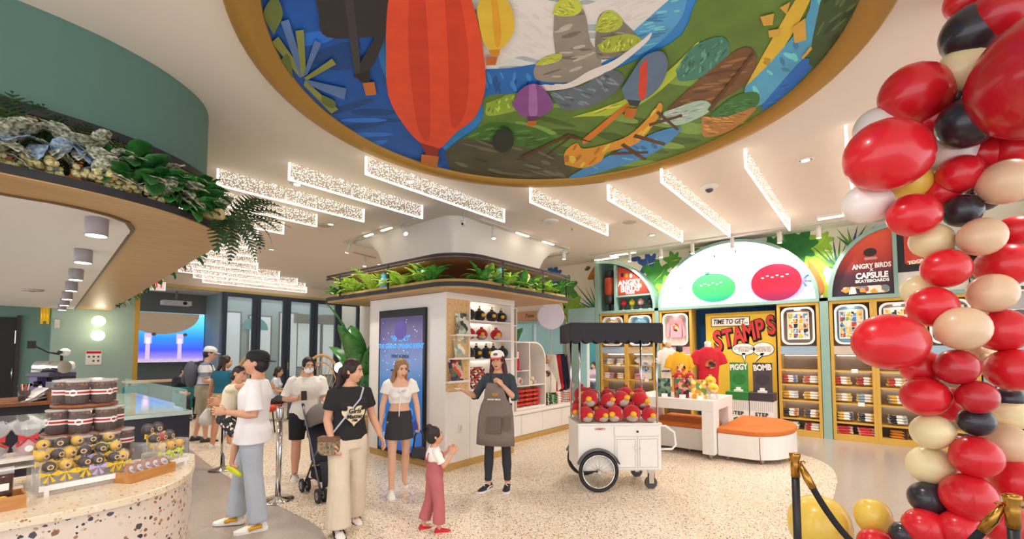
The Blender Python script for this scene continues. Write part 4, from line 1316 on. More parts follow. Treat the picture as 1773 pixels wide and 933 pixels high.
GS = 'folded clothes on the merchandise wall shelves'
cap_n = [0]
FC = [['#dfe6ee', '#8fa8c8', '#f2ece4'], ['#f4e4e0', '#e0a040', '#c08fb0'], ['#cfd8e8', '#e8b4b4', '#f0ece4']]
rows = {0: [(.5, [['#4f86c0', '#e8eef4', '#9fc0e0'], ['#dfe8f0', '#6f9fd0', '#f4f0ea']]), (.95, [['#d8a8c0', '#f0e0e0', '#b08090'], ['#e8a050', '#f4e4d4', '#c06040']]), (1.32, [['#e6ddd4', '#8f98b8', '#d8b898'], ['#b8c4d8', '#e8dccc', '#8a90a8']])],
        1: [(.5, [['#e09a2c', '#c87a1c', '#3a2a20']]), (.95, [['#e0a8b8', '#d890a8', '#f0d0d8']])],
        3: [(.12, [['#efe4dc', '#c84030', '#f6f0ea'], ['#f2e8e0', '#b83a2c', '#f8f2ec']]), (.35, [['#d8d0c8', '#3a3a40', '#c08040'], ['#f0e8e0', '#585860', '#d0a060']]), (.71, [['#f4ece2', '#e8b040', '#c8d0d8'], ['#f0e8dc', '#d8a848', '#fff6ec']]), (1.03, [['#f0e4e0', '#d05a50', '#6f7fb0'], ['#e8dcd8', '#c86a50', '#f6eee6']])],
        4: [(.12, [['#a8202c', '#c83a3c', '#e8c0b0'], ['#b0242c', '#d8484a', '#e0b8a8']]), (.35, [['#f2eade', '#e0b84a', '#50586a'], ['#efe6da', '#404858', '#e8c060']]), (.71, [['#f4eee4', '#c8b090', '#e0c050'], ['#f0e8dc', '#90a8b8', '#e8c85a']]), (1.03, [['#e8dcd0', '#c05048', '#e0b050'], ['#ece2d6', '#b84a48', '#d8a848']])],
        5: [(.12, [['#e0952c', '#c87a20', '#3a2c28']]), (.35, [['#e8e0d8', '#2c2c30', '#b0b0b0']]), (.71, [['#f0e6d8', '#e0b040', '#90a0b0']]), (1.03, [['#eee4da', '#c84a40', '#d8b060']])],
        6: [(.12, [['#c83a3c', '#f0e0d8']]), (.71, [['#f0e8dc', '#3a5a90']])]}
wh = {0: 'cabinet behind the awning', 1: 'blue-niche cabinet', 3: 'cabinet beside the banner', 4: 'cabinet under skateboard sign', 5: 'cabinet by giant balloon', 6: 'cabinet behind balloons'}
lv = {.12: 'bottom shelf', .35: 'second shelf up', .71: 'third shelf up', 1.03: 'top shelf', .5: 'low shelf', .95: 'middle shelf', 1.32: 'top shelf'}
cn = {'#a8202c': 'red', '#b0242c': 'red', '#e0952c': 'orange', '#e09a2c': 'orange', '#c83a3c': 'red', '#4f86c0': 'blue', '#e0a8b8': 'pink', '#d8a8c0': 'pink', '#e8a050': 'orange'}
for ci, rs in rows.items():
    x0, x1 = CABS[ci][0], CABS[ci][1]
    for z, st in rs:
        for j, cols in enumerate(st):
            x = x0 + (x1 - x0) * ((j + .5) / 2 if len(st) == 2 else .42)
            zz = z + (.03 if z != .12 else .0)
            pc = cn.get(cols[0], 'pale printed')
            fold_stack(pc + ' folded clothes, ' + lv[z] + (', ' + ('left' if j == 0 else 'right') + ' pile, ' if len(st) == 2 else ', ') + wh[ci], (x, WY + .15, zz), [cols[0], '#f4efe8', cols[1], '#f8f4ee'] + cols[2:] if pc == 'pale printed' else cols, GS, w_=.27, layers=3, lh=.05, seed=int(x * 50 + z * 10))
# price cards on some shelves
for i, (x, z, n) in enumerate([(-.28, 1.33, 'top shelf under the skateboard sign'), (-.2, .71, 'third shelf under the skateboard sign'), (-5.1, 1.35, 'top shelf behind the awning'), (-4.35, .98, 'pink pile, blue-niche cabinet')]):
    t = thing('price_card', 'small white price card on the ' + n, 'card', (x, WY - .005, z))
    MB().bx(-.05, .05, -.006, 0, -.04, .03).build('card', M('#f6f0e8', .5), t)
    MB().bx(-.05, .05, 0, .03, -.001, .002).build('clip', STEEL, t)
# hanging tee and small plush in the second cabinet
t = thing('tee_shirt', 'white tee with a blue print hung inside the blue-niche cabinet', 'garment', (-4.42, WY + .12, 1.58))
shirt_mesh(.36, .58, .05, .12).build('body', M('#f2efe9', .8), t, bevel=.008)
MB().prism(arc(0, -.28, .1, .12, 0, 2 * PI, 12)[:-1], -.028, -.0255, 'y').build('print', print_mat('blue_print', ['#3f7ac0', '#f0f0f0', '#8fb8e0'], 20), t)
MB().tube([(-.12, 0, 0), (0, 0, .03), (.12, 0, 0)], .005, 6).tube([(0, 0, .03), (0, 0, .06)], .004, 5).build('hanger', STEEL, t)

# ---------------------------------------------------------------- arches above the cabinets
AY0, AY1 = WY, 11.0
def arch_band(cx, rx, rz, a0, a1, th=.06):
    o = arc(cx, 2.75, rx, rz, a0, a1, 28)
    i_ = arc(cx, 2.75, rx - th, rz - th, a0, a1, 28)
    return o + i_[::-1], i_
# arched light box
bx_ = thing('light_box', 'big half-round backlit sign with a green and a red balloon printed on it', 'sign', (0, 0, 0))
band, inn = arch_band(-2.41, 1.62, 1.42, 0, PI)
MB().prism(band, AY0 - .02, AY1, 'y').build('arch_frame', TEAL, bx_)
MB().prism(inn, AY0 + .02, AY0 + .06, 'y').build('light_panel', grad_mat('lightbox_image', [(0, '#c4e4f2'), (.4, '#f2fafc'), (1, '#ffffff')], 0, -4.0, -2.0, .9), bx_)
MB().bx(-2.325, -2.315, AY0 + .015, AY0 + .02, 2.79, 4.1).build('panel_joint', M('#b8d4de', .5), bx_)


def flat_balloon(cx, cz, rx, rz, rot, c, c2, name, yo=.015):
    P = [(cx + rx * math.cos(a) * math.cos(rot) - rz * math.sin(a) * math.sin(rot), cz + rx * math.cos(a) * math.sin(rot) + rz * math.sin(a) * math.cos(rot)) for a in [2 * PI * k / 32 for k in range(32)]]
    MB().prism(P, AY0 + yo, AY0 + yo + .003, 'y').build('printed_balloon', grad_mat(name, [(0, c2), (.5, c), (1, c)], 2, cz - rz, cz + rz, .12, .3, .1), bx_)
GB, RB = (-2.765, 3.135), (-1.53, 3.15)
flat_balloon(GB[0], GB[1], .47, .33, -.12, '#43b862', '#1f9a86', 'green_print')
flat_balloon(RB[0] + .03, RB[1], .52, .43, 0, '#c8a0d0', '#a890d8', 'halo_print', .017)
flat_balloon(RB[0], RB[1] - .01, .46, .39, 0, '#b81830', '#6a2050', 'red_print', .012)
for i in range(6):
    for q, dx, dz, c in ((GB, -.26 + i * .085, .07, '#e8ffe8'), (RB, -.24 + i * .09, .1, '#ffe8ec')):
        MB().prism(arc(q[0] + dx, q[1] + dz + (i % 2) * .035, .028, .013, 0, 2 * PI, 8)[:-1], AY0 + .009, AY0 + .011, 'y').build('printed_glint', M(c, .5, emit=.8), bx_)
MB().prism([(GB[0] - .16, GB[1] + .30), (GB[0] - .08, GB[1] + .31), (GB[0] - .06, GB[1] + .38), (GB[0] - .18, GB[1] + .37)], AY0 + .015, AY0 + .02, 'y').build('printed_knot', M('#2f8a60', .5, emit=.3), bx_)
for P in ([(0, .0), (.13, .06), (.11, .11)], [(0, -.01), (.17, -.03), (.15, -.07)], [(0, -.02), (.06, -.16), (.1, -.13)]):
    MB().prism([(RB[0] + .46 + x, RB[1] + z) for x, z in P], AY0 + .008, AY0 + .011, 'y').build('printed_ribbon', M('#2f7a86', .5, emit=.3), bx_)
for k, (x, z) in enumerate(((-3.5, 3.2), (-2.72, 3.85), (-2.28, 3.9), (-3.42, 3.45))):
    MB().prism(arc(x, z, .012, .04, 0, 2 * PI, 8)[:-1], AY0 + .013, AY0 + .018, 'y').build('printed_speck', M('#3f6a70', .5, emit=.2), bx_)

# quarter-round shelf on the left
q = thing('quarter_shelf', 'teal quarter-round shelf with red sign and four small figures', 'shelf', (0, 0, 0))
band = arc(-5.64, 2.75, 1.54, 1.34, 0, PI / 2, 20)
inn = arc(-5.64, 2.75, 1.48, 1.28, 0, PI / 2, 20)
MB().prism(band + inn[::-1], AY0 - .02, AY1, 'y').build('arch_frame', TEAL, q)
MB().prism([(-5.64, 2.75)] + inn, AY1 - .03, AY1 - .02, 'y').build('back_panel', M('#6f8f86', .6), q)
MB().bx(-5.2, -5.15, AY0, AY1 - .03, 2.75, 3.95).build('divider', TEAL, q)
MB().bx(-5.15, -4.2, AY0, AY1 - .03, 3.09, 3.13).build('ledge', TEAL, q)
# the red sign
sg = thing('shop_sign', 'red quarter-round sign with white brand lettering on the quarter-round shelf', 'sign', (0, AY0 + .12, 0))
P = [(-5.14, 3.14)] + [p for p in arc(-5.64, 2.75, 1.44, 1.25, .28, 1.2, 12)]
P = [(-5.14, 3.14), (-4.26, 3.14)] + [p for p in arc(-5.64, 2.75, 1.44, 1.25, .31, 1.21, 12)]
MB().prism(P, 0, .03, 'y').build('board', grad_mat('sign_red', [(0, '#7a2a24'), (.4, '#d84a2c'), (1, '#c0402a')], 2, 3.1, 3.9, .1), sg)
WT = M('#f6efe6', .5, emit=.15)
text('lettering', 'ANGRY', .2, WT, sg, (-4.83, -.004, 3.46), bold=.006, sx=.9)
text('lettering', 'BIRDS', .22, WT, sg, (-4.81, -.004, 3.30), bold=.006, sx=.9)
text('lettering', 'TOON', .08, WT, sg, (-4.81, -.004, 3.19), bold=.002)
for k in range(3):
    MB().prism(arc(-5.02 + k * .12, 3.68 - k * .02, .04, .06, 0, 2 * PI, 10)[:-1], -.004, 0, 'y').build('printed_blot', M(['#3a2c2c', '#c8a040', '#e8e0d8'][k], .6), sg)
for k in range(2):
    MB().prism(arc(-4.54 + k * .1, 3.36 - k * .06, .05, .06, 0, 2 * PI, 10)[:-1], -.004, 0, 'y').build('printed_blot', M(['#e8a090', '#b8402c'][k], .6), sg)
# red and black bag standing at the left
t = thing('golf_bag', 'tall red and black cylindrical bag in the left slot of the quarter-round shelf', 'bag', (-5.4, AY0 + .16, 2.76))
MB().lathe([(.03, 0), (.03, .18)], n=10).build('stand', BLACK, t)
MB().lathe([(.12, .18), (.13, .25), (.13, .42)], n=18).build('bottom_band', M('#2a2426', .6), t)
MB().lathe([(.13, .42), (.135, .65), (.13, .88)], n=18).build('body', M('#c04a2c', .6, var=.2), t)
MB().lathe([(.13, .88), (.12, .98), (.13, 1.05), (.11, 1.08)], n=18).build('hood', M('#2c2624', .6), t)
FIG = []
for k, (c, nm) in enumerate((('#c8202c', 'red'), ('#d8c030', 'yellow'), ('#e8a0a0', 'pink'), ('#2a2628', 'black'))):
    t = thing('figurine', nm + ' headed small box figure on the quarter-round ledge', 'figurine', (-5.0 + k * .23, AY0 + .15, 2.75), 0, 'small figures on the quarter-round shelf')
    MB().lathe([(.04, 0), (.04, .02)], n=10).build('base', WHITE, t)
    MB().box((0, 0, .07), (.07, .06, .1)).build('body', M('#3a2c2c' if k != 1 else '#6f6a30', .5), t, bevel=.012)
    MB().sph((0, 0, .19), (.08, .07, .075)).build('head', M(c, .5), t)
    MB().sph((0, 0, .265), (.03, .03, .03)).build('tuft', M(c, .5), t)

# dark skateboard sign under the right-hand arch
sk = thing('shop_sign', 'dark red quarter-round skateboard sign with white lettering', 'sign', (0, 0, 0))
o = arc(.37, 2.75, 1.02, 1.30, PI, PI / 2, 24)
i_ = arc(.37, 2.75, .95, 1.23, PI, PI / 2, 24)
MB().prism(o + i_[::-1], AY0 - .02, AY1, 'y').build('arch_frame', TEAL, sk)
MB().bx(.34, .40, AY0 - .02, AY1, 2.75, 4.05).build('mullion', TEAL, sk)
MB().prism([(.34, 2.75)] + i_, AY0 + .05, AY0 + .08, 'y').build('board', grad_mat('skate_sign', [(0, '#2a2030'), (.35, '#4a2430'), (.65, '#b83a2a'), (1, '#d85030')], 2, 2.75, 3.9, .12), sk)
text('lettering', 'ANGRY BIRDS', .125, WT, sk, (.03, AY0 + .045, 3.30), bold=.004, sx=.72)
text('lettering', 'X', .07, WT, sk, (.03, AY0 + .045, 3.225), bold=.003)
text('lettering', 'CAPSULE', .15, WT, sk, (.03, AY0 + .045, 3.12), bold=.007, sx=.78)
text('lettering', 'SKATEBOARDS', .075, WT, sk, (.03, AY0 + .045, 3.02), bold=.003, sx=.98)
MB().prism(arc(.02, 3.56, .1, .08, 0, 2 * PI, 12)[:-1], AY0 + .045, AY0 + .05, 'y').build('printed_blot', M('#3a2a2c', .6), sk)
MB().prism(rrect(-.07, .12, 3.42, 3.47, .02), AY0 + .045, AY0 + .05, 'y').build('printed_blot', M('#d8a090', .6), sk)
MB().prism(rrect(-.44, .28, 2.79, 2.93, .07, 6), AY0 + .04, AY0 + .05, 'y').build('printed_deck', print_mat('deck_print', ['#e8c84a', '#c83a30', '#f2e8da', '#2a2a30', '#e8a040', '#f6f0e4', '#7a8a90'], 13), sk)
# right half: second sign
s2 = thing('shop_sign', 'black panel with a red framed poster beside the skateboard sign', 'sign', (0, 0, 0))
o = arc(.37, 2.75, 1.02, 1.30, 0, PI / 2, 24)
i_ = arc(.37, 2.75, .95, 1.23, 0, PI / 2, 24)
MB().prism(o + i_[::-1], AY0 - .02, AY1, 'y').build('arch_frame', TEAL, s2)
MB().prism([(.40, 3.14)] + arc(.37, 2.75, .95, 1.23, .32, PI / 2 - .03, 24), AY0 + .05, AY0 + .08, 'y').build('board', M('#262024', .5), s2)
MB().prism(rrect(.5, .78, 3.26, 3.85, .05), AY0 + .04, AY0 + .05, 'y').build('poster', print_mat('poster', ['#d03a2c', '#c83024', '#d84a30', '#e0a838'], 5), s2)
text('lettering', 'TOON', .08, WT, s2, (.66, AY0 + .035, 3.3), bold=.003, rot=(PI / 2, -.15, 0))
MB().bx(.40, 1.3, AY0 + .05, AY0 + .08, 2.75, 3.13).build('lower_board', M('#e8ddd2', .5), s2)
MB().prism(arc(.62, 2.95, .06, .06, 0, 2 * PI, 12)[:-1], AY0 + .045, AY0 + .05, 'y').build('printed_blot', M('#b86a60', .5), s2)
# more of the wall behind the balloon column
ar = thing('wall_arch', 'white arched panel on the wall behind the balloon column', 'panel', (0, 0, 0))
o = arc(2.75, 2.75, 1.02, 1.30, 0, PI, 28)
i_ = arc(2.75, 2.75, .92, 1.18, 0, PI, 28)
MB().prism(o + i_[::-1], AY0 - .02, AY1, 'y').build('arch_frame', M('#7fae9c', .5), ar)
MB().prism(i_, AY0 + .05, AY0 + .08, 'y').build('panel', M('#e6ecf0', .5, var=.1, scale=4), ar)
sh2 = thing('wall_shelving', 'white shelving with black goods behind the balloon column', 'shelf', (1.55, WY, 0))
MB().bx(0, 2.2, .36, .38, 0, 2.7).build('back_panel', M('#e9e2da', .6), sh2)
for k in range(4):
    MB().bx(k * .72, k * .72 + .04, 0, .36, 0, 2.7).build('upright', WHITE, sh2)
for z in (.1, .55, 1.0, 1.45, 1.9, 2.35, 2.66):
    MB().bx(.04, 2.16, 0, .36, z, z + .03).build('shelf', WHITE, sh2)

for k, (x, z) in enumerate(((.85, 1.03), (1.05, 1.48), (1.3, 1.03), (.8, .58), (1.2, .58))):
    t = thing('boxed_goods', 'black box with a yellow stripe on the white shelving, ' + ORD[k] + ' of the few in view', 'box', (1.55 + x, WY + .14, z), 0, 'boxes on the white shelving')
    MB().bx(-.09, .09, -.08, .08, 0, .26).build('box', M('#26242a', .5), t, bevel=.004)
    MB().bx(-.091, .091, -.082, -.08, .1, .16).build('stripe', YELLOW, t)

# ---------------------------------------------------------------- leaf-print wallpaper
def wp_leaf(name, pts, c, var=.3, sm=True):
    if sm:
        pts = [(q[0], q[1]) for q in spline([(x, y, 0) for x, y in pts + [pts[0]]], 4)[:-1]]
    layer[0] += 1
    MB().prism(pts, 10.994 - (layer[0] % 9) * .0006, 11.0, 'y').build(name, M(c, .7, var=var, scale=6), WPAPER)
WPAPER = thing('leaf_wallpaper', 'cream wallpaper printed with big tropical leaves above the cabinets', 'wallpaper', (0, 0, 0))
def monstera(cx, cz, r, rot, c, holes=True):
    P = []
    for k in range(40):
        a = 2 * PI * k / 40
        rr = r * (.82 + .2 * math.cos(a * 7)) * (1 - .25 * math.cos(a))
        P.append((cx + rr * math.cos(a + rot), cz + rr * 1.05 * math.sin(a + rot)))
    wp_leaf('printed_leaf', P, c, .45)
    wp_leaf('printed_vein', [(cx - r * .5 * math.cos(rot), cz - r * .5 * math.sin(rot)), (cx + r * .1, cz + .01), (cx + r * .6 * math.cos(rot), cz + r * .6 * math.sin(rot)), (cx + r * .1, cz - .015)], '#cdd84a', .2, False)
def spiky(cx, cz, L, n, c, a0=.3, a1=2.8, rs=1):
    r_ = random.Random(rs)
    for k in range(n):
        a = a0 + (a1 - a0) * k / (n - 1)
        l = L * r_.uniform(.6, 1)
        px_, pz_ = cx + l * math.cos(a), min(cz + l * math.sin(a), 4.19)
        nx, nz_ = -math.sin(a) * .035, math.cos(a) * .035
        wp_leaf('printed_leaf', [(cx + nx, cz + nz_), (px_, pz_), (cx - nx, cz - nz_)], R.choice(c), .3, False)
monstera(-4.15, 3.62, .46, .8, '#3f8a34')
monstera(-3.95, 3.2, .45, 2.6, '#8ab63a')
monstera(-4.35, 3.95, .3, .2, '#35579a')
monstera(-3.75, 3.95, .24, .2, '#5f9a3a')
monstera(-4.0, 3.4, .22, -.6, '#d8c840')
monstera(-1.62, 4.0, .2, -.8, '#3a7a36')
monstera(-1.12, 3.86, .4, -.6, '#2f7434')
monstera(-.82, 3.62, .36, .3, '#8cb63a')
monstera(-.75, 3.98, .26, .9, '#9cc23e')
monstera(-1.3, 3.98, .22, .2, '#4f9440')
monstera(-1.0, 3.4, .3, 2.0, '#a8bc3c')
spiky(-.5, 3.35, .8, 10, ['#5f8f3a', '#2f5f5a', '#486a3a'], .9, 2.6, 3)
spiky(-.25, 3.75, .6, 7, ['#6f9a40', '#4a5f90', '#3f7a4a'], .5, 2.3, 5)
for P, c in (([(-1.0, 3.6), (-.85, 3.4), (-.72, 3.0), (-.82, 2.85), (-.95, 3.1)], '#c8763a'), ([(-.8, 3.2), (-.66, 3.05), (-.6, 2.8), (-.74, 2.8)], '#a9b83c'), ([(-5.0, 4.15), (-4.7, 4.18), (-4.62, 4.1), (-4.8, 4.05)], '#3f4f8a'), ([(-4.5, 4.18), (-4.4, 3.9), (-4.36, 3.6), (-4.42, 3.9)], '#8a98b0'), ([(-3.3, 4.19), (-3.1, 4.15), (-3.2, 4.05), (-3.4, 4.1)], '#6f9a3c')):
    wp_leaf('printed_leaf', P, c)
# left part of the wall, above the blue-green frame
monstera(-6.95, 3.55, .5, 1.2, '#4f8f3c')
monstera(-7.3, 3.95, .35, .5, '#2f5fa0')
monstera(-6.75, 2.95, .4, 2.6, '#86b03c')
spiky(-5.85, 2.75, 1.25, 11, ['#4a9a7a', '#6fae4a', '#3f7a5a'], 1.2, 3.0, 8)
for P, c in (([(-6.0, 3.7), (-6.2, 3.75), (-5.9, 4.15), (-5.78, 4.1)], '#b8742c'), ([(-7.0, 3.1), (-6.6, 2.7), (-6.7, 2.5), (-7.0, 2.8)], '#b06a30'), ([(-6.3, 4.0), (-6.2, 4.1), (-6.1, 4.05), (-6.2, 3.97)], '#6a5a50')):
    wp_leaf('printed_leaf', P, c)
# ================================================================ yellow stamp banner, standees
bn = thing('stamp_banner', 'big yellow banner board reading TIME TO GET STAMPS under the light box', 'banner', (0, 10.75, 0))
MB().bx(-2.98, -1.58, 0, .04, .05, 2.56).build('board', M('#e0b638', .6, var=.05, scale=2), bn)
MB().bx(-2.94, -2.88, .04, .17, .0, 2.4).bx(-1.68, -1.62, .04, .17, 0, 2.4).build('support', BLACK, bn)
BK = M('#1f1a1a', .6)
WP = M('#f4efe6', .6)
MB().bx(-2.86, -2.06, -.004, 0, 2.25, 2.46).build('caption_edge', BK, bn)
MB().bx(-2.845, -2.075, -.006, -.004, 2.265, 2.445).build('caption_box', WP, bn)
text('lettering', 'TIME TO GET...', .15, BK, bn, (-2.46, -.008, 2.355), shear=.2, sx=.72, bold=.004)
wd = 'STAMPS'
x = -2.86
for i, ch in enumerate(wd):
    sz = .54 if i else .62
    xx = -2.74 + i * .213
    zz = 1.90 + i * .066
    text('lettering', ch, sz, BK, bn, (xx + .012, -.002, zz - .015), rot=(PI / 2, -.22, 0), bold=.05, sx=.62, shear=.15)
    text('lettering', ch, sz, M('#cf3a34', .55), bn, (xx, -.010, zz), rot=(PI / 2, -.22, 0), bold=.016, sx=.62, shear=.15)
for cx, tailx, lines in ((-2.2, -2.18, 'COLLECT STAMPS FOR\nALL THE FUN ACTIVITIES\nIN THE SHOP'), (-1.82, -1.98, 'COMPLETE YOUR\nSTAMP CARD FOR A\nCHANCE TO WIN')):
    P = arc(cx, 1.74, .225 if cx < -2 else .2, .125 if cx < -2 else .14, 0, 2 * PI, 26)[:-1]
    Q = [(cx + (p[0] - cx) * 1.06, 1.74 + (p[1] - 1.74) * 1.08) for p in P]
    MB().prism(Q, -.003, 0, 'y').prism([(cx - .06, 1.65), (cx + .05, 1.65), (tailx, 1.44)], -.003, 0, 'y').build('bubble_edge', BK, bn)
    b_ = MB().prism(P, -.005, -.003, 'y').prism([(cx - .045, 1.66), (cx + .035, 1.66), (tailx, 1.47)], -.005, -.003, 'y').build('speech_bubble', WP, bn)
    text('lettering', lines, .045, M('#6a2a26', .6), b_, (cx, -.007, 1.74), sx=.8, line=.9)
structure('wall_curtain', MB().strip([(-3.24 + k * .022, 10.96 + (.018 if k % 2 else 0), 0) for k in range(77)], 0.02, 2.68, .012), M('#1f4f7a', .8, var=.2))
for nm, nc, x0, c, c2, num in (('PIGGY', 'green', -2.41, '#3f8f46', '#2f7a3a', '2'), ('BOMB', 'dark grey', -1.97, '#4c4448', '#3e383c', '3')):
    t = thing('stamp_station', nc + ' and white stamp station with ' + nm + ' board, below the speech bubbles', 'stand', (x0, 10.15, 0), 0, 'stamp stations at the yellow banner')
    bd = MB().bx(.03, .38, .1, .13, .86, 1.46).build('header_board', M(c, .6, var=.15), t)
    text('lettering', nm, .165, WP, bd, (.205, .094, 1.36), bold=.008, sx=.72, rot=(PI / 2, -.08, 0))
    MB().prism(arc(.205, 1.12, .13, .12, 0, 2 * PI, 18)[:-1], .096, .1, 'y').build('printed_blot', M(c2, .6, var=.2), bd)
    mb = MB().bx(0, .42, -.12, .3, 0, .78)
    bx1 = mb.build('pedestal', M('#efe9e0', .5), t, bevel=.004)
    MB().bx(-.005, .425, -.125, .305, .70, .86).build('top_band', M(c2, .5), t)
    MB().bx(.13, .29, -.02, .08, .86, .90).bx(.17, .25, 0, .06, .90, .95).build('stamp', WHITE, t)
    st = MB()
    for k in range(12):
        st.bx(.02 + k * .034, .03 + k * .034, -.124, -.12, .5, .70)
    st.build('stripes', M('#b9b4b0', .6), bx1)
    text('lettering', 'STEP', .1, BK, bx1, (.21, -.124, .43), bold=.004, spacing=1.15)
    text('lettering', num, .3, M(c2, .6), bx1, (.21, -.124, .22), bold=.012)

# ================================================================ white table, ottomans
tb = thing('display_table', 'white display table on castors holding books and shirt busts', 'table', (-3.35, 7.35, 0))
MB().bx(0, 1.4, 0, 1.2, .76, .93).build('table_top', WHITE, tb, bevel=.006)
for x, y in ((1.22, 0), (1.22, .9), (0, 0), (0, .9)):
    lg = MB().bx(x, x + .18, y, y + .3, .09, .76).build('leg', WHITE, tb, bevel=.004)
    MB().cyl((x + .07, y + .15, .045), (x + .11, y + .15, .045), .045, n=14).bx(x + .05, x + .13, y + .1, y + .2, .08, .1).build('castor', M('#b9a8a0', .4), lg)
ORG = M('#d0702e', .7, var=.08, scale=30, bump=.1)
def ottoman(label, loc, L, D, rnd):
    t = thing('ottoman', label, 'ottoman', loc, 0, 'orange topped ottomans')
    def plan(ins):
        if rnd:
            return [(ins, ins), (L * .45, ins)] + arc(L * .45, D / 2, L * .55 - ins, D / 2 - ins, -PI / 2, PI / 2, 16)[1:] + [(ins, D - ins)]
        return rrect(ins, L - ins, ins, D - ins, .05)
    MB().prism(plan(0), .07, .42).build('body', WHITE, t, bevel=.01)
    for half in (0, 1):
        P = plan(-.008)
        Q = [p for p in disc_half(P, D / 2, half)]
        MB().prism(Q, .42, .50).build('cushion', ORG, t, bevel=.025, seg=3)
    MB().tube([(L * .62 if rnd else L * .9, -.012, .42), (L * .62 if rnd else L * .9, -.02, .2), (L * .63 if rnd else L * .9, -.015, .02)], .006, 5).build('tie_cord', M('#9a4a24', .7), t)
    for x, y in ((.12, .12), (L * .62, .15), (.12, D - .15), (L * .62, D - .15)):
        MB().cyl((x - .02, y, .035), (x + .02, y, .035), .035, n=12).bx(x - .03, x + .03, y - .03, y + .03, .05, .075).build('castor', M('#a89890', .4), t)
    return t
def disc_half(P, ym, half):
    out = []
    n = len(P)
    for i in range(n):
        a, b_ = P[i], P[(i + 1) % n]
        ia = (a[1] <= ym - .004) if half == 0 else (a[1] >= ym + .004)
        ib = (b_[1] <= ym - .004) if half == 0 else (b_[1] >= ym + .004)
        lim = ym - .004 if half == 0 else ym + .004
        if ia:
            out.append(a)
        if ia != ib:
            u = (lim - a[1]) / (b_[1] - a[1])
            out.append((a[0] + (b_[0] - a[0]) * u, lim))
    return out
ottoman('orange topped white ottoman with a rounded end right of the white table', (-1.94, 7.5, 0), .95, 1.75, True)
ottoman('orange topped white ottoman pushed under the white table', (-3.12, 7.66, 0), 1.05, 1.1, False)

# books, cards and heads of plush on the table
for i, (x, c, cols) in enumerate([(-2.78, 'dark green', ['#2f4a3a', '#4f6f5a', '#1f2a28', '#7f9a80']), (-2.48, 'dark red', ['#7a2028', '#c83a2c', '#3a6a40', '#2a2028', '#d89a80']), (-2.2, 'yellow', ['#e0b840', '#d8902c', '#f0dc80', '#6a8a40'])]):
    b = thing('book', c + ' picture book standing on the white table', 'book', (x, 7.5, .93), .55)
    rot = Matrix.Rotation(-.16, 4, 'X')
    MB().bx(-.115, .115, -.008, .008, 0, .31).xf(rot).build('cover', print_mat('tb%d' % i, cols, 18), b)
    MB().bx(-.112, .112, 0, .006, .003, .307).xf(Matrix.Translation((0, .008, 0)) @ rot).build('pages', M('#efe8dc', .8), b)
    MB().bx(-.05, .05, -.05, -.046, 0, .06).bx(-.05, .05, -.05, 0, 0, .003).build('card_holder', M('#f6f2ec', .4), b)


def mannequin(label, x, y, z, c, neckc, print_cols, s=1.):
    t = thing('shirt_bust', label, 'mannequin', (x, y, z), .6)
    MB().lathe([(.14, 0), (.14, .02), (.02, .03), (.02, .12)], n=18).build('base', WHITE, t)
    mb = MB()
    prof = [(.12, .19 * s, .11 * s), (.3, .18 * s, .115 * s), (.5, .20 * s, .13 * s), (.66, .215 * s, .12 * s), (.76, .2 * s, .10 * s), (.82, .12 * s, .08 * s), (.845, .075 * s, .07 * s)]
    mb.loft([[Vector((a * math.cos(2 * PI * k / 20), b_ * math.sin(2 * PI * k / 20), h * 1.0)) for k in range(20)] for h, a, b_ in prof])
    for sg in (-1, 1):
        mb.tube([(sg * .15 * s, 0, .755), (sg * .235 * s, 0, .67), (sg * .27 * s, 0, .54)], [.085 * s, .09 * s, .1 * s], 12, flat=.8)
    t2 = link('shirt', solid(mb, .014, 4), M(c, .85, var=.06, bump=.05), t)
    MB().lathe([(.06, .80), (.055, .88), (.058, .93), (.03, .945)], n=16).build('neck', M(neckc, .5), t)
    P = arc(0, .55, .1 * s, .09 * s, 0, 2 * PI, 18)[:-1]
    MB().prism(P, -.142 * s, -.1 * s, 'y').build('print', print_mat('print' + c, print_cols, 16, .8), t2)
    if s < .9:
        text('lettering', 'ANGRY BIRDS', .05, M('#2a2222', .8), t2, (0, -.135 * s, .40), ext=.01, bold=.001)
mannequin('white tee on a bust at the left of the white table', -2.98, 8.3, .93, '#f4f0ea', '#d8b48c', ['#c85030', '#8a3a2a', '#e0a060', '#4a4a4a', '#d8703a'], .74)
mannequin('yellow tee on a black-necked bust behind the books', -2.66, 7.95, .86, '#edb02c', '#2a2a2c', ['#3a2a28', '#e8e0d0', '#c84a30', '#f0c850'], .74)
mannequin('large red tee with a dark round print on the rightmost bust', -2.26, 8.25, .93, '#c8202e', '#efe6dc', ['#2a2224', '#b84a30', '#3a2c2a', '#d87a40', '#2a2224'], .92)

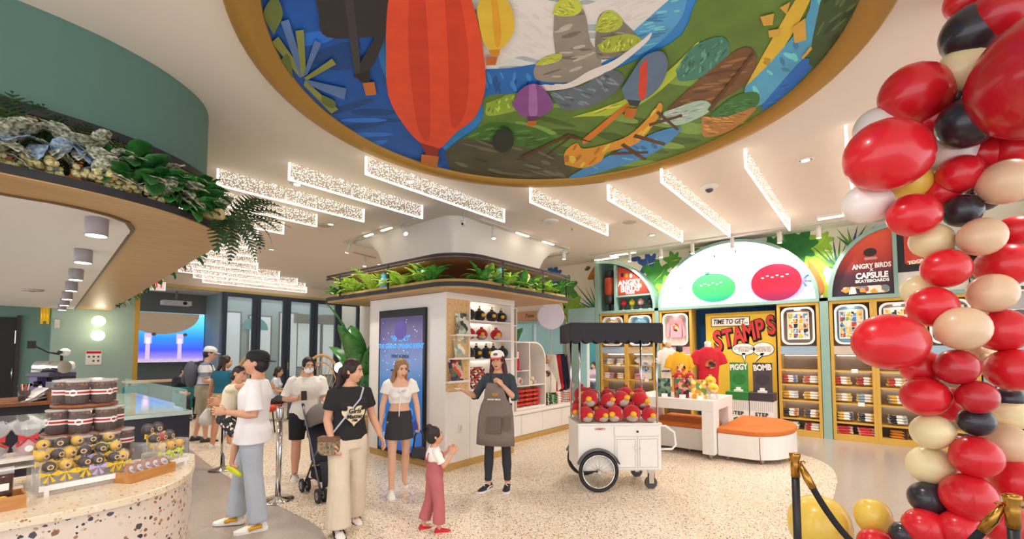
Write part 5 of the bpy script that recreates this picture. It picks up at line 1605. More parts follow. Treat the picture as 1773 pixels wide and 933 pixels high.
# ---------------------------------------------------------------- plush toys
def plush(label, loc, c, belly, bobble, r, head, cat='plush toy', group=None, tilt=(0, 0), tagc=None):
    t = thing('plush_toy', label, cat, loc, head, group)
    m = M(c, .9, var=.12, scale=60, bump=.25, sheen=.3)
    t.rotation_euler = Euler((tilt[0], tilt[1], head), 'XYZ')
    MB().sph((0, 0, r * .92), (r, r * .95, r * .92), 18, 12).build('body', m, t)
    MB().sph((0, -r * .42, r * .55), (r * .66, r * .60, r * .52), 14, 8).build('belly', M(belly, .9, bump=.2), t)
    MB().sph((0, -r * 1.03, r * .95), (r * .34, r * .38, r * .3), 10, 7).build('bobble', M(bobble, .8), t)
    tf = MB()
    for k in (-1, 1):
        tf.sph((k * r * .13, r * .1, r * 1.9), (r * .14, r * .16, r * .26), 8, 6)
    tf.build('tuft', m, t)
    MB().tube([(0, r * .8, r * .6), (0, r * 1.15, r * .7), (0, r * 1.3, r * .9)], [r * .12, r * .16, r * .05], 6).build('tail', m, t)
    if tagc:
        MB().box((r * .9, -r * .3, r * 1.15), (r * .04, r * .3, r * .4), rz=.4).build('hang_tag', M(tagc, .5), t)
    return t

# ================================================================ white vending cart
cart = thing('vending_cart', 'white vending cart with black scalloped awning and spoked wheel', 'cart', (-2.84, 4.77, 0), math.radians(42.7))
CWm = M('#eee9e2', .4, var=.02)
LN = M('#b9b2aa', .5)
W_, D_, Z0, Z1 = 1.04, .62, .235, .815
MB().bx(0, W_, 0, D_, Z0, Z1 - .02).build('body', CWm, cart, bevel=.006)
MB().bx(-.012, W_ + .012, -.012, D_ + .012, Z1 - .02, Z1).build('counter_top', CWm, cart, bevel=.004)
dw = MB().bx(.45, 1.02, -.016, 0, .66, .775).build('drawer', CWm, cart, bevel=.004)
MB().sph((.735, -.028, .716), .014, 10, 7).build('knob', BLACK, dw)
for x0, x1, hx in ((.455, .732, .70), (.74, 1.015, .77)):
    d_ = MB().bx(x0, x1, -.014, 0, .255, .645).build('door', CWm, cart, bevel=.003)
    f = MB().bx(x0 + .02, x1 - .02, -.017, -.014, .275, .28).bx(x0 + .02, x1 - .02, -.017, -.014, .62, .625).bx(x0 + .02, x0 + .025, -.017, -.014, .28, .62).bx(x1 - .025, x1 - .02, -.017, -.014, .28, .62)
    f.build('door_bead', LN, d_)
    MB().cyl((hx, -.014, .52), (hx, -.03, .52), .009, n=10).sph((hx, -.034, .52), .014, 10, 6).build('handle', CWm, d_)
pn = MB().bx(.02, .44, -.006, 0, .25, .785).build('front_panel', CWm, cart)
MB().prism(rrect(.2, .34, .735, .765, .012), -.009, -.006, 'y').build('label_plate', M('#c8b8b0', .5), pn)
text('lettering', 'CART', .03, RED, pn, (.27, -.011, .75), bold=.001)
# awning and posts
for x, y in ((.03, .03), (W_ - .03, .03), (.03, D_ - .03), (W_ - .03, D_ - .03)):
    MB().cyl((x, y, Z1), (x, y, 1.9), .014, n=10).build('post', STEEL, cart)
AW = M('#343236', .85, var=.15, scale=40, bump=.15)
x0, x1, y0, y1, zt, zb = -.1, W_ + .02, -.06, D_ + .06, 2.06, 1.86
MB().bx(x0, x1, y0, y1, zt - .03, zt).build('awning_top', AW, cart, bevel=.01)
def scallop(L, n):
    P = [(0, zt - .02), (L, zt - .02)]
    for k in range(n, 0, -1):
        P += arc((k - .5) * L / n, zb + .0, L / n / 2, .055, 0, -PI, 6)
    return P
for nm, L, mt in (('f', x1 - x0, Matrix.Translation((x0, y0, 0))), ('b', x1 - x0, Matrix.Translation((x0, y1, 0))), ('l', y1 - y0, Matrix.Translation((x0, y0, 0)) @ Matrix.Rotation(PI / 2, 4, 'Z')), ('r', y1 - y0, Matrix.Translation((x1, y0, 0)) @ Matrix.Rotation(PI / 2, 4, 'Z'))):
    MB().prism(scallop(L, 8 if nm in 'fb' else 5), -.006, .006, 'y').xf(mt).build('awning_valance', AW, cart)
# spoked wheels
def spoked(x, y):
    wl = MB()
    tor = [[Vector((x + (.225 + .022 * math.cos(b_)) * math.cos(a), y + .022 * math.sin(b_), .247 + (.225 + .022 * math.cos(b_)) * math.sin(a))) for b_ in [2 * PI * j / 8 for j in range(8)]] for a in [2 * PI * i / 36 for i in range(36)]]
    tor.append(tor[0])
    wl.loft(tor, 0, False)
    o = wl.build('wheel_tyre', M('#2b292a', .7), cart)
    rm = MB()
    tor = [[Vector((x + (.196 + .01 * math.cos(b_)) * math.cos(a), y + .014 * math.sin(b_), .247 + (.196 + .01 * math.cos(b_)) * math.sin(a))) for b_ in [2 * PI * j / 6 for j in range(6)]] for a in [2 * PI * i / 36 for i in range(36)]]
    tor.append(tor[0])
    rm.loft(tor, 0, False).build('rim', CHROME, o)
    MB().cyl((x, y - .04, .247), (x, y + .04, .247), .022, n=12).build('hub', STEEL, o)
    sp = MB()
    for k in range(24):
        a = 2 * PI * k / 24
        b_ = a + (.5 if k % 2 else -.5)
        sp.tube([(x + .018 * math.cos(b_), y + (.02 if k % 2 else -.02), .247 + .018 * math.sin(b_)), (x + .192 * math.cos(a), y, .247 + .192 * math.sin(a))], .0016, 4)
    sp.build('spokes', STEEL, o)
    MB().bx(x - .2, x - .02, y - .045, y - .035, .252, .268).build('brake_rod', BLACK, o)
spoked(.235, -.06)
spoked(.235, D_ + .06)
for y in (-.06, D_ + .06):
    F = arc(.235, .247, .275, .275, .35, PI - .35, 16)
    G = arc(.235, .247, .262, .262, .35, PI - .35, 16)
    MB().prism(F + G[::-1], y - .04, y + .04, 'y').build('fender', M('#5b5a60', .5), cart, bevel=.003)
for y in (.05, D_ - .05):
    MB().cyl((.92, y - .018, .075), (.92, y + .018, .075), .075, n=20).build('castor_wheel', M('#4a4848', .6), cart)
    MB().bx(.89, .95, y - .03, y - .022, .07, .2).bx(.89, .95, y + .022, y + .03, .07, .2).bx(.88, .96, y - .035, y + .035, .2, .235).build('castor_fork', STEEL, cart)
MB().tube([(W_, .1, .76), (W_ + .1, .1, .76), (W_ + .21, .1, .68), (W_ + .23, .1, .52), (W_ + .18, .1, .47), (W_, .1, .47)], .014, 8).build('push_handle', WHITEM, cart)
MB().cyl((W_ + .02, .3, 0.0), (W_ + .02, .3, .235), .012, n=8).build('prop_leg', GOLD, cart)

GPL = 'red plush toys heaped on the cart'
cm = Matrix.Translation((-2.84, 4.77, 0)) @ Matrix.Rotation(math.radians(42.7), 4, 'Z')
r = .106
rowspec = [('front row', .10, 0., [.11, .33, .50, .70, .93]), ('second row', .30, .03, [.10, .30, .52, .73, .92]), ('back row', .50, .05, [.12, .35, .56, .78, .95]), ('top of the heap', .20, .17, [.2, .42, .60, .84]), ('ridge of the heap', .42, .21, [.16, .30, .50, .72, .88])]
proto = None
side_n = ['far left', 'left of centre', 'centre', 'right of centre', 'far right']
for rn, y, dz, xs in rowspec:
    for k, x in enumerate(xs):
        p = cm @ Vector((x, y + R.uniform(-.03, .03), Z1 + dz + .003))
        hd = math.radians(36) + R.uniform(-.6, .6) + (.6 if x > .8 else 0)
        tl = (R.uniform(-.3, .2), R.uniform(-.25, .25)) if dz else (0, R.uniform(-.1, .1))
        lab = 'red plush toy, ' + rn + ' on the cart, ' + (side_n[k] if len(xs) == 5 else ['far left', 'left of centre', 'right of centre', 'far right'][k])
        if proto is None:
            proto = plush(lab, p, '#c01824', '#b8a89c', '#f0b428', r, hd, group=GPL, tagc='#f0e4da')
            proto.rotation_euler = Euler((tl[0], tl[1], hd), 'XYZ')
        else:
            dup(proto, p, Euler((tl[0], tl[1], hd), 'XYZ'), lab, scale=R.uniform(.9, 1.12))
# plush heads on the table, behind the books
for k, (x, y, c, n) in enumerate([(-2.62, 7.78, '#c01824', 'red'), (-2.42, 7.72, '#b81c28', 'red'), (-2.12, 7.85, '#e8c030', 'yellow'), (-2.02, 7.62, '#e8c83a', 'yellow')]):
    s_ = MB()
    t = thing('plush_stand', 'small clear riser under the ' + n + ' plush ' + ['left', 'right', 'rear', 'front'][k] + ' on the white table', 'riser', (x, y, .93))
    h = .26 if k < 2 else (.2 if k == 2 else .1)
    MB().bx(-.06, .06, -.06, .06, h - .008, h).bx(-.06, -.052, -.06, .06, 0, h - .008).bx(.052, .06, -.06, .06, 0, h - .008).build('riser', M('#e8e4e0', .1, alpha=.4), t)
    plush(n + ' round plush on a riser of the white table, ' + ['left of the pair', 'right of the pair', 'rear one', 'front one'][k], (x, y, .931 + h), c, '#d8c8b8' if k < 2 else '#f0e0a0', '#f0a828', .085, .5)
t = thing('sign_card', 'small white card lying at the right end of the white table', 'card', (-2.05, 7.45, .931))
MB().bx(-.06, .06, -.04, .04, 0, .004).build('card', WP, t)

# plush on the kiosk shelves
KG = 'plush toys on the kiosk shelves'
kb = kr = None
for z, n, row, cnt in ((2.182, 'black', 'top shelf', 4), (1.882, 'red', 'middle shelf', 3), (1.582, 'black', 'lower shelf', 5)):
    for k in range(cnt):
        y = KY0 + .6 + k * (.8 / max(cnt - 1, 1)) * (1 if cnt > 3 else .8)
        lab = n + ' plush toy on the ' + row + ' of the kiosk, ' + ['first', 'second', 'third', 'fourth', 'fifth'][k] + ' from the pegboard'
        p = (KX1 - .13 - (.03 if k % 2 else 0), y, z)
        hd = .95 + R.uniform(-.5, .5)
        src = kb if n == 'black' else kr
        if src is None:
            t = plush(lab, p, '#222026' if n == 'black' else '#c01824', '#3a3638' if n == 'black' else '#c8b4a8', '#f0b62c', .1, hd, group=KG)
            if n == 'black':
                kb = t
                MB().sph((0, .0, .235), (.02, .02, .02), 8, 6).build('tip', M('#f0b62c', .8), t)
            else:
                kr = t
        else:
            dup(src, p, hd, lab)
ss = thing('side_shelf', 'narrow white shelf column between the kiosk and the arched unit', 'shelf', (-5.1, 5.9, 0))
MB().bx(-.4, -.38, 0, .5, .561, 2.5).bx(-.4, 0, 0, .02, .561, 2.5).bx(-.4, 0, .48, .5, .561, 2.5).build('frame', WHITE, ss)
for z in (.57, 1.56, 1.86, 2.16, 2.48):
    MB().bx(-.38, 0, .02, .48, z, z + .022).build('shelf', WHITE, ss)
for z, src, n in ((2.182, kb, 'black plush toy, upper'), (1.882, kr, 'red plush toy, upper'), (1.582, kb, 'black plush toy, lower'), (.592, kr, 'red plush toy, lowest')):
    dup(src, (-5.22, 6.2, z), .9, n + ' compartment of the narrow shelf column')
# little boxed toys stacked on the kiosk counter shelf
for a in range(4):
    for b_ in range(5):
        t = thing('toy_packet', 'red and white toy packet, ' + ['bottom', 'second', 'third', 'top'][a] + ' layer, ' + ['first', 'second', 'third', 'fourth', 'fifth'][b_] + ' from the pegboard', 'packet', (KX1 - .12 - a * .012, KY0 + .56 + b_ * .085, 1.126 + a * .082), PI / 2, 'toy packets stacked on the kiosk counter')
        MB().box((0, 0, .04), (.078, .1, .078)).build('packet', print_mat('packet%d' % ((a + b_) % 3), [['#c02a2c', '#f0e4da', '#3a2a2a', '#e0a040'], ['#f0e8e0', '#c83a30', '#2a2a2c', '#c83a30'], ['#a82028', '#e8d8c8', '#d8602c', '#3a2a2a']][(a + b_) % 3], 34), t, bevel=.01)

# ================================================================ white bench with the arched shelf unit
bn2 = thing('bench_unit', 'long white drawer bench with gold plinth right of the kiosk', 'bench', (0, 0, 0))
MB().bx(-5.95, -5.22, 5.95, 8.75, .1, .50).build('carcass', WHITE, bn2)
MB().bx(-5.95, -5.18, 5.93, 8.77, .50, .56).build('seat_top', M('#efe9e2', .5), bn2, bevel=.015)
for k in range(4):
    MB().bx(-5.22, -5.2, 5.97 + k * .695, 5.97 + k * .695 + .685, .115, .49).build('drawer_front', WHITE, bn2, bevel=.003)
MB().bx(-5.9, -5.2, 5.96, 8.74, 0, .1).build('plinth', wood('plinth_gold2', '#b08a4c', '#c9a463'), bn2)
su = thing('arched_shelf_unit', 'white shelf unit with a rounded top corner on the bench', 'shelf', (-5.36, 6.5, .561))
L, Hh, dp = 1.2, 1.33, .4
outer = [(0, 0), (L, 0)] + arc(L - .38, Hh - .38, .38, .38, 0, PI / 2, 10) + [(0, Hh)]
inner = [(.03, .03), (L - .03, .03)] + arc(L - .38, Hh - .38, .35, .35, 0, PI / 2, 10) + [(.03, Hh - .03)]
n = len(outer)
mb = MB()
mb.add([(0, y, z) for y, z in outer] + [(0, y, z) for y, z in inner] + [(-dp, y, z) for y, z in outer] + [(-dp, y, z) for y, z in inner],
       [(k, (k + 1) % n, n + (k + 1) % n, n + k) for k in range(n)] + [(k, (k + 1) % n, 2 * n + (k + 1) % n, 2 * n + k) for k in range(n)] + [(n + k, n + (k + 1) % n, 3 * n + (k + 1) % n, 3 * n + k) for k in range(n)])
mb.build('frame', WHITE, su)
MB().prism(outer, -dp, -dp + .02, 'x').build('back_panel', M('#d9d2d2', .6), su)
MB().bx(-dp + .02, 0, .62, .645, .46, Hh - .03).build('divider', WHITE, su)
MB().bx(-dp + .02, 0, .03, L - .03, .44, .46).build('shelf', WHITE, su)
MB().bx(-dp + .02, 0, .03, .62, .74, .76).build('shelf', WHITE, su)
UX, UY, UZ = -5.36, 6.5, .561
t = thing('tote_bag', 'red tote hanging in the arched shelf unit', 'bag', (UX - .14, UY + .33, UZ + .79))
MB().bx(-.02, .02, -.13, .13, .0, .36).build('bag_body', RED, t, bevel=.01)
MB().tube([(0, -.07, .36), (0, -.05, .45), (0, .05, .45), (0, .07, .36)], .008, 6).build('strap', RED, t)
MB().bx(.02, .024, .05, .1, .2, .34).build('tag', WP, t)
t = thing('baseball_cap', 'red cap on the shelf below the red tote', 'cap', (UX - .14, UY + .3, UZ + .762))
MB().loft([[Vector((.1 * q * math.cos(2 * PI * k / 16), .11 * q * math.sin(2 * PI * k / 16), z)) for k in range(16)] for q, z in ((1, 0), (1, .05), (.85, .1), (.5, .13), (.1, .14))]).build('crown', M('#c01a26', .8), t)
MB().prism(arc(.06, 0, .13, .1, -PI / 2, PI / 2, 10), .0, .015).build('brim', M('#d02a34', .8), t)
t = thing('poster_print', 'framed colourful print leaning in the arched shelf unit', 'print', (UX - .3, UY + .88, UZ + .47))
MB().bx(-.015, .015, -.17, .17, 0, .5).build('frame', M('#e8d8b0', .5), t)
MB().bx(.015, .017, -.14, .14, .03, .47).build('print', print_mat('unit_print', ['#d8b040', '#3a6a50', '#c83a30', '#f0e4c8', '#3a2a30'], 14), t)
for k in range(2):
    t = thing('mug', 'white and red mug, ' + ['left', 'right'][k] + ' of the pair in the arched shelf unit', 'mug', (UX - .12, UY + .2 + k * .2, UZ + .462))
    MB().lathe([(.06, 0), (.06, .16), (.054, .16), (.052, .01)], n=16).build('cup', print_mat('mugp', ['#f0e6de', '#c05048', '#f4ece6'], 14), t)
    MB().tube([(.02, .055, .13), (.03, .1, .11), (.03, .1, .05), (.02, .055, .03)], .01, 6).build('handle', WP, t)
for k in range(3):
    t = thing('rolled_towel', 'cream rolled towel, ' + ['bottom left', 'bottom right', 'top'][k] + ' of the pile under the framed print', 'towel', (UX - .2, UY + .8 + (k % 2) * .13 + (.06 if k == 2 else 0), UZ + .50 + (.075 if k == 2 else 0)))
    MB().cyl((-.12, 0, 0), (.12, 0, 0), .04, n=12).build('roll', M(['#e0d0b8', '#c8a890', '#d8c8b0'][k], .9), t)
    MB().cyl((-.01, 0, 0), (.01, 0, 0), .042, n=12).build('band', RED, t)
rp = None
for a in range(4):
    for b_ in range(4):
        lab = 'red and gold packet, ' + ['bottom', 'second', 'third', 'top'][a] + ' row, ' + ORD[b_] + ' from the kiosk, in the arched shelf unit'
        lab = 'red and gold packet in the arched unit, ' + ['bottom', 'second', 'third', 'top'][a] + ' row, ' + ORD[b_] + ' from the kiosk'
        p = (UX - .14, UY + .18 + b_ * .27, UZ + .035 + a * .088)
        if rp is None:
            rp = thing('snack_packet', lab, 'packet', p, 0, 'red packets in the arched shelf unit')
            MB().sph((0, 0, .042), (.12, .13, .045), 12, 7).build('pouch', print_mat('snack', ['#c8202c', '#d83a2c', '#e8b040', '#b01824', '#f0d8b0'], 11), rp)
            MB().bx(-.02, .1, -.128, -.12, .03, .05).build('seal', M('#e8b848', .4), rp)
        else:
            dup(rp, p, R.uniform(-.1, .1), lab)
# clothes rail
rk = thing('clothes_rail', 'gold clothes rail over the bench end with hanging tops', 'rack', (-5.55, 7.85, .561))
MB().cyl((0, 0, 0), (0, 0, .95), .012, n=8).cyl((0, 1.0, 0), (0, 1.0, .95), .012, n=8).build('upright', GOLD, rk)
MB().cyl((0, -.03, .95), (0, 1.03, .95), .012, n=8).build('rail', GOLD, rk)
for k, (y, c, nm, sl) in enumerate([(.18, '#efe6d8', 'cream hooded top nearest the shelf unit', True), (.38, '#c81e2a', 'red top, second on the rail', True), (.52, '#1f2a4a', 'navy top, third on the rail', True), (.66, '#23242c', 'black top, fourth on the rail', True), (.82, '#a8a49c', 'grey top at the far end of the rail', True)]):
    t = thing('hanging_top', nm, 'garment', (-5.55, 7.85 + y, 1.511 - .06), PI / 2 - (.75 if k == 0 else .35), 'tops on the clothes rail')
    shirt_mesh(.42, .66, .07, .1, sl).build('body', M(c, .85, var=.1), t, bevel=.015)
    MB().tube([(-.17, 0, -.02), (0, 0, .03), (.17, 0, -.02)], .008, 6).tube([(0, 0, .03), (0, 0, .06), (.01, 0, .075)], .004, 5).build('hanger', M('#c8a060', .5), t)
    if k == 0:
        MB().prism(arc(0, -.24, .07, .07, 0, 2 * PI, 12)[:-1], -.042, -.036, 'y').build('print', print_mat('hoodp', ['#8a5a50', '#3a2a2a', '#c88a70'], 22), t)
for k in range(5):
    fold_stack(['dark green and navy', 'green striped', 'white and red', 'navy', 'red and white'][k] + ' folded tops on the bench below the clothes rail', (-5.42 if k != 3 else -5.7, 7.82 + k * .2, .561), [['#2f4a3a', '#1f2a40', '#c8d0a0'], ['#4a7a4a', '#1a2430', '#a8c890'], ['#efe6dc', '#c84a40', '#d8c8bc'], ['#1f2a4a', '#2a3454'], ['#c83a3c', '#f0e4dc', '#e0b0a0']][k], 'folded tops on the bench', .18, .2, 5 - k % 2, .05, seed=k + 70)
for k in range(2):
    fold_stack(['cream', 'pale'][k] + ' printed folded tops stacked at the kiosk end of the bench, ' + ['lower', 'upper'][k] + ' pile', (-5.4, 6.2 + k * .12, .561 + 0), [['#e8d8c8', '#c05048', '#f4ece4'], ['#efe2d6', '#c86a58']][k], 'folded tops on the bench', .1, .2, 4 + k, .05, seed=k + 90)
# round lavender sign on a pole
t = thing('round_sign', 'pale lavender blank disc sign on a pole beside the clothes rail', 'sign', (-5.42, 7.98, .561))
MB().lathe([(.1, 0), (.1, .012), (.012, .02), (.012, 1.66)], n=16).build('pole', M('#c8c0b8', .3, metal=.6), t)
o = MB().lathe([(.275, -.018), (.285, 0), (.275, .018)], n=36).build('disc', M('#cfc6d2', .5, var=.03), t, (0, 0, 1.90))
o.rotation_euler = (PI / 2, 0, .7)
o = MB().lathe([(.285, -.022), (.297, 0), (.285, .022), (.28, 0)], n=36, caps=False).build('disc_rim', M('#e6e0e4', .4), t, (0, 0, 1.90))
o.rotation_euler = (PI / 2, 0, .7)
t = thing('shop_sign', 'tan wooden sign board with script lettering above the far window', 'sign', (-8.25, 10.9, 2.78))
MB().bx(-.42, .42, 0, .05, -.14, .14).build('board', M('#cf9a72', .5), t)
text('lettering', 'Toon', .16, M('#6a3020', .5), t, (.05, -.004, 0), shear=.25, bold=.004)
# the room behind the teal opening
t = thing('cafe_table', 'white cafe table seen through the teal framed opening', 'table', (-7.4, 13.0, 0))
MB().bx(-.7, .7, -.35, .35, .72, .76).build('table_top', WHITE, t)
MB().cyl((-.4, 0, 0), (-.4, 0, .72), .03).cyl((.4, 0, 0), (.4, 0, .72), .03).build('leg', STEEL, t)
for k, (x, y, c, n) in enumerate([(-6.95, 12.2, '#d8a0a8', 'pink armchair, nearest, behind the teal framed opening'), (-7.6, 12.1, '#2f8aa8', 'blue chair behind the teal framed opening'), (-7.9, 13.8, '#d890a0', 'pink chair on the far side of the cafe table')]):
    t = thing('cafe_chair', n, 'chair', (x, y, 0), 0 if k < 2 else PI)
    MB().bx(-.25, .25, -.25, .25, .4, .48).build('seat', M(c, .8), t, bevel=.03)
    MB().bx(-.25, .25, -.28, -.2, .48, .9).build('backrest', M(c, .8), t, bevel=.03)
    for q in ((-.2, -.2), (.2, -.2), (-.2, .2), (.2, .2)):
        MB().cyl((q[0], q[1], 0), (q[0], q[1], .4), .015, n=8).build('leg', GOLD, t)
t = thing('wall_picture', 'yellow and green picture on the teal wall of the next room', 'picture', (-9.0, 14.98, 1.7))
MB().bx(-.4, .4, -.03, 0, -.45, .45).build('frame', OCHRE, t)
MB().bx(-.36, .36, -.035, -.03, -.41, .41).build('picture', print_mat('wallpic', ['#e8c850', '#5f9a50', '#f0e4c8', '#d8903c'], 4), t)
# ================================================================ terrazzo counter, left foreground
CZ = .9
cp = [(-3.24, -2.0), (-3.24, -.6), (-3.235, .1), (-3.22, .35), (-3.25, .6), (-3.36, .8), (-3.55, .95), (-3.85, 1.07), (-4.1, 1.135)]
CP = [tuple(p)[:2] for p in spline([(x, y, 0) for x, y in cp], 5)] + arc(-4.2, 1.04, .12, .12, PI / 2 - .2, PI, 5) + [(-4.33, -2.0)]
TZC = terrazzo('counter_terrazzo', '#e4d2c2', [(40, .5, ['#b98a68', '#8a5a40', '#e4d2c2', '#c9a88c', '#3a3a40', '#e4d2c2', '#a8765a', '#d8c4b0']), (24, .42, ['#a86a48', '#e4d2c2', '#4a4a50', '#c08a64', '#e4d2c2', '#8a6248', '#2f3238'])], 1, .3)
ct = thing('terrazzo_counter', 'curved terrazzo counter in the left foreground holding sweets', 'counter', (0, 0, 0))
TPO = offset(CP, .02 if OUT > 0 else -.02)
MB().prism([(x + (.014 if x < -4.2 else -.012), y - .012) for x, y in CP], 0, CZ - .045).build('body', TZC, ct)
MB().prism(CP, CZ - .045, CZ).build('worktop', terrazzo('worktop_terrazzo', '#ead8bc', [(60, .5, ['#c9a476', '#ead8bc', '#a87f56', '#f4e8d4', '#d8bd96'])], 1, .25), ct, bevel=.006)

# three-tier stand with tubs
st = thing('tiered_stand', 'three-tier round wooden stand of pretzel tubs on the terrazzo counter', 'stand', (-4.06, .50, CZ))
MB().cyl((0, 0, 0), (0, 0, .46), .012, n=10).build('pole', BLACK, st)
TZ = [(.13, .26, .06), (.29, .205, 0.), (.47, .165, -.03)]
for k, (z, r_, off) in enumerate(TZ):
    MB().lathe([(.02, z - .02), (r_ - .01, z - .02), (r_, z - .012), (r_, z), (r_ - .008, z + .004), (.02, z + .002)], (0, 0, 0), 32).build('tier', WALNUT, st)
for k in range(3):
    a = 2 * PI * k / 3
    MB().tube([(.1 * math.cos(a), .1 * math.sin(a), .12), (.16 * math.cos(a), .16 * math.sin(a), .0)], .012, 8).build('leg', BLACK, st)
TUB = None
TUBG = 'pretzel tubs on the tiered stand'
def tub(label, p, rz):
    global TUB
    if TUB is None:
        t = thing('pretzel_tub', label, 'tub', p, rz, TUBG)
        MB().lathe([(.054, 0), (.057, .004), (.057, .14), (.054, .14), (.052, .006)], n=24).build('tub_wall', M('#f2ece8', .05, alpha=.07), t)
        MB().lathe([(.058, .138), (.06, .142), (.06, .15), (.052, .153)], n=24).build('lid', M('#e9e2dc', .15, alpha=.5), t)
        sm = MB()
        r_ = random.Random(3)
        for q in range(26):
            a, rr = r_.uniform(0, 2 * PI), .046 * math.sqrt(r_.random())
            sm.cyl((rr * math.cos(a), rr * math.sin(a), .006), (rr * .95 * math.cos(a + .1), rr * .95 * math.sin(a + .1), r_.uniform(.09, .125)), .0065, n=6)
        for q in range(24):
            a, rr = 2 * PI * q / 24, .047
            sm.cyl((rr * math.cos(a), rr * math.sin(a), .006), (rr * math.cos(a), rr * math.sin(a), r_.uniform(.1, .125)), .007, n=6)
        o = sm.build('pretzel_sticks', M('#4a2118', .6, var=.5, scale=60), t)
        o['kind'] = 'stuff'
        sm = MB()
        for q in range(30):
            a, rr = r_.uniform(0, 2 * PI), .05 * math.sqrt(r_.random())
            sm.sph((rr * math.cos(a), rr * math.sin(a), r_.uniform(.118, .134)), .008, 6, 4)
        o = sm.build('nut_topping', M('#9a5c40', .6, var=.5, scale=60), t)
        o['kind'] = 'stuff'
        lb = MB().lathe([(.0576, .058), (.0580, .060), (.0580, .088), (.0576, .09)], n=32, caps=False).build('label_band', M('#f2e8e0', .5), t)
        MB().lathe([(.0583, .068), (.0585, .070), (.0585, .078), (.0583, .08)], n=32, caps=False).build('red_stripe', M('#b8202a', .5), lb)
        for k in (-1, 1):
            rr = .0592
            P = [(math.sin(q) * .02, .074 + math.cos(q) * .021) for q in [2 * PI * i / 16 for i in range(16)]]
            vs = [(rr * math.cos(u / rr - PI / 2 + (k + 1) * PI / 2), rr * math.sin(u / rr - PI / 2 + (k + 1) * PI / 2), v_) for u, v_ in P]
            MB().add(vs, [list(range(16))]).build('round_label', M('#f6f0ea', .5), lb)
            vs = [(1.003 * rr * math.cos(u * .65 / rr - PI / 2 + (k + 1) * PI / 2), 1.003 * rr * math.sin(u * .65 / rr - PI / 2 + (k + 1) * PI / 2), .074 + (v_ - .074) * .3) for u, v_ in P]
            MB().add(vs, [list(range(16))]).build('label_mark', M('#9a3a34', .5), lb)
        TUB = t
    else:
        dup(TUB, p, rz, label)
for z, ps, nm in ((.476, [(0, -.10), (.095, -.05), (.1, .065), (0, .10), (-.1, .05), (-.1, -.06)], 'top tier'), (.296, [(.06, -.13), (.135, -.035), (.13, .085), (.03, .14), (-.1, .1), (-.12, -.06)], 'middle tier'), (.136, [(.13, -.13), (.19, -.02), (.17, .1), (.06, .19), (-.12, .12), (-.12, -.12)], 'bottom tier')):
    for k, q in enumerate(ps):
        tub('pretzel tub on the ' + nm + ' of the wooden stand, ' + ['front left', 'front', 'front right', 'right', 'rear', 'rear left'][k], (-4.06 + q[0], .50 + q[1], CZ + z), math.atan2(q[1], q[0]) + PI / 2)

# cake pop rack
def poprack(label, loc, rz, L, rows, pops, poplabel):
    t = thing('pop_rack', label, 'rack', loc, rz)
    AC = M('#f3f0ec', .12, alpha=.22)
    MB().bx(0, L, -.01, 0, .03, .06).bx(0.02, .04, -.012, .0, 0, .06).bx(L - .04, L - .02, -.012, 0, 0, .06).build('front_rail', M('#f4f1ee', .3), t)
    for k in range(rows):
        MB().bx(.01, L - .01, .03 + k * .07, .075 + k * .07, .055 + k * .055, .06 + k * .055).bx(.01, L - .01, .03 + k * .07, .034 + k * .07, 0, .055 + k * .055).build('step', AC, t)
    for x in (0, L - .006):
        MB().bx(x, x + .006, 0, .06 + rows * .07, 0, .04 + rows * .05).build('side', AC, t)
    mt = Matrix.Translation(loc) @ Matrix.Rotation(rz, 4, 'Z')
    protos = {}
    for i, (u, row, kind) in enumerate(pops):
        p = mt @ Vector((u * L, .05 + row * .07, .058 + row * .055))
        lab = poplabel(i, u, row, kind)
        c, bow, nm = [('#3a2420', '#f2c830', 'dark'), ('#e8b838', '#f2c830', 'yellow'), ('#3a2826', '#c8b0e0', 'dark lilac'), ('#e0b04a', '#d8e870', 'gold'), ('#b03838', '#f2d040', 'red')][kind]
        if kind in protos:
            dup(protos[kind], p, R.uniform(-.4, .4) + rz, lab)
            continue
        q = thing('cake_pop', lab, 'cake pop', p, rz, 'cake pops on racks')
        MB().cyl((0, 0, -.05), (0, 0, .07), .003, n=6).build('stick', WP, q)
        MB().sph((0, 0, .095), (.031, .031, .03), 12, 8).build('cake', M(c, .4, var=.2), q)
        o = MB().lathe([(.0145, 0), (.0145, .002)], n=14).build('sticker', M('#d9c49a', .5), q, (0, -.032, .095))
        o.rotation_euler = (PI / 2, 0, 0)
        MB().bx(-.009, .009, -.004, .004, .002, .003).bx(-.003, .003, -.010, .010, .002, .003).build('sticker_mark', M('#7a4a2c', .5), o)
        MB().sph((0, 0, .1), (.038, .037, .042), 10, 7).build('wrapper', M('#ffffff', .05, alpha=.06), q)
        bw = MB()
        for s_ in (-1, 1):
            bw.prism([(0, .052), (s_ * .04, .072), (s_ * .043, .04)], -.022, -.012, 'y')
            bw.prism([(0, .052), (s_ * .028, .012), (s_ * .012, .006)], -.022, -.014, 'y')
        bw.sph((0, -.018, .052), .009, 8, 6)
        bw.build('bow', M(bow, .4), q)
        protos[kind] = q
    return t
pops = []
for row, us, kn in ((0, [.12, .30, .50, .66, .86, .97], [0, 1, 0, 2, 0, 1]), (1, [.08, .24, .38, .55, .74, .92], [1, 0, 1, 2, 0, 1]), (2, [.12, .32, .5, .68, .88], [1, 0, 1, 0, 3])):
    pops += [(u, row, k) for u, k in zip(us, kn)]
cn5 = ['dark brown', 'yellow', 'dark', 'gold', 'red']
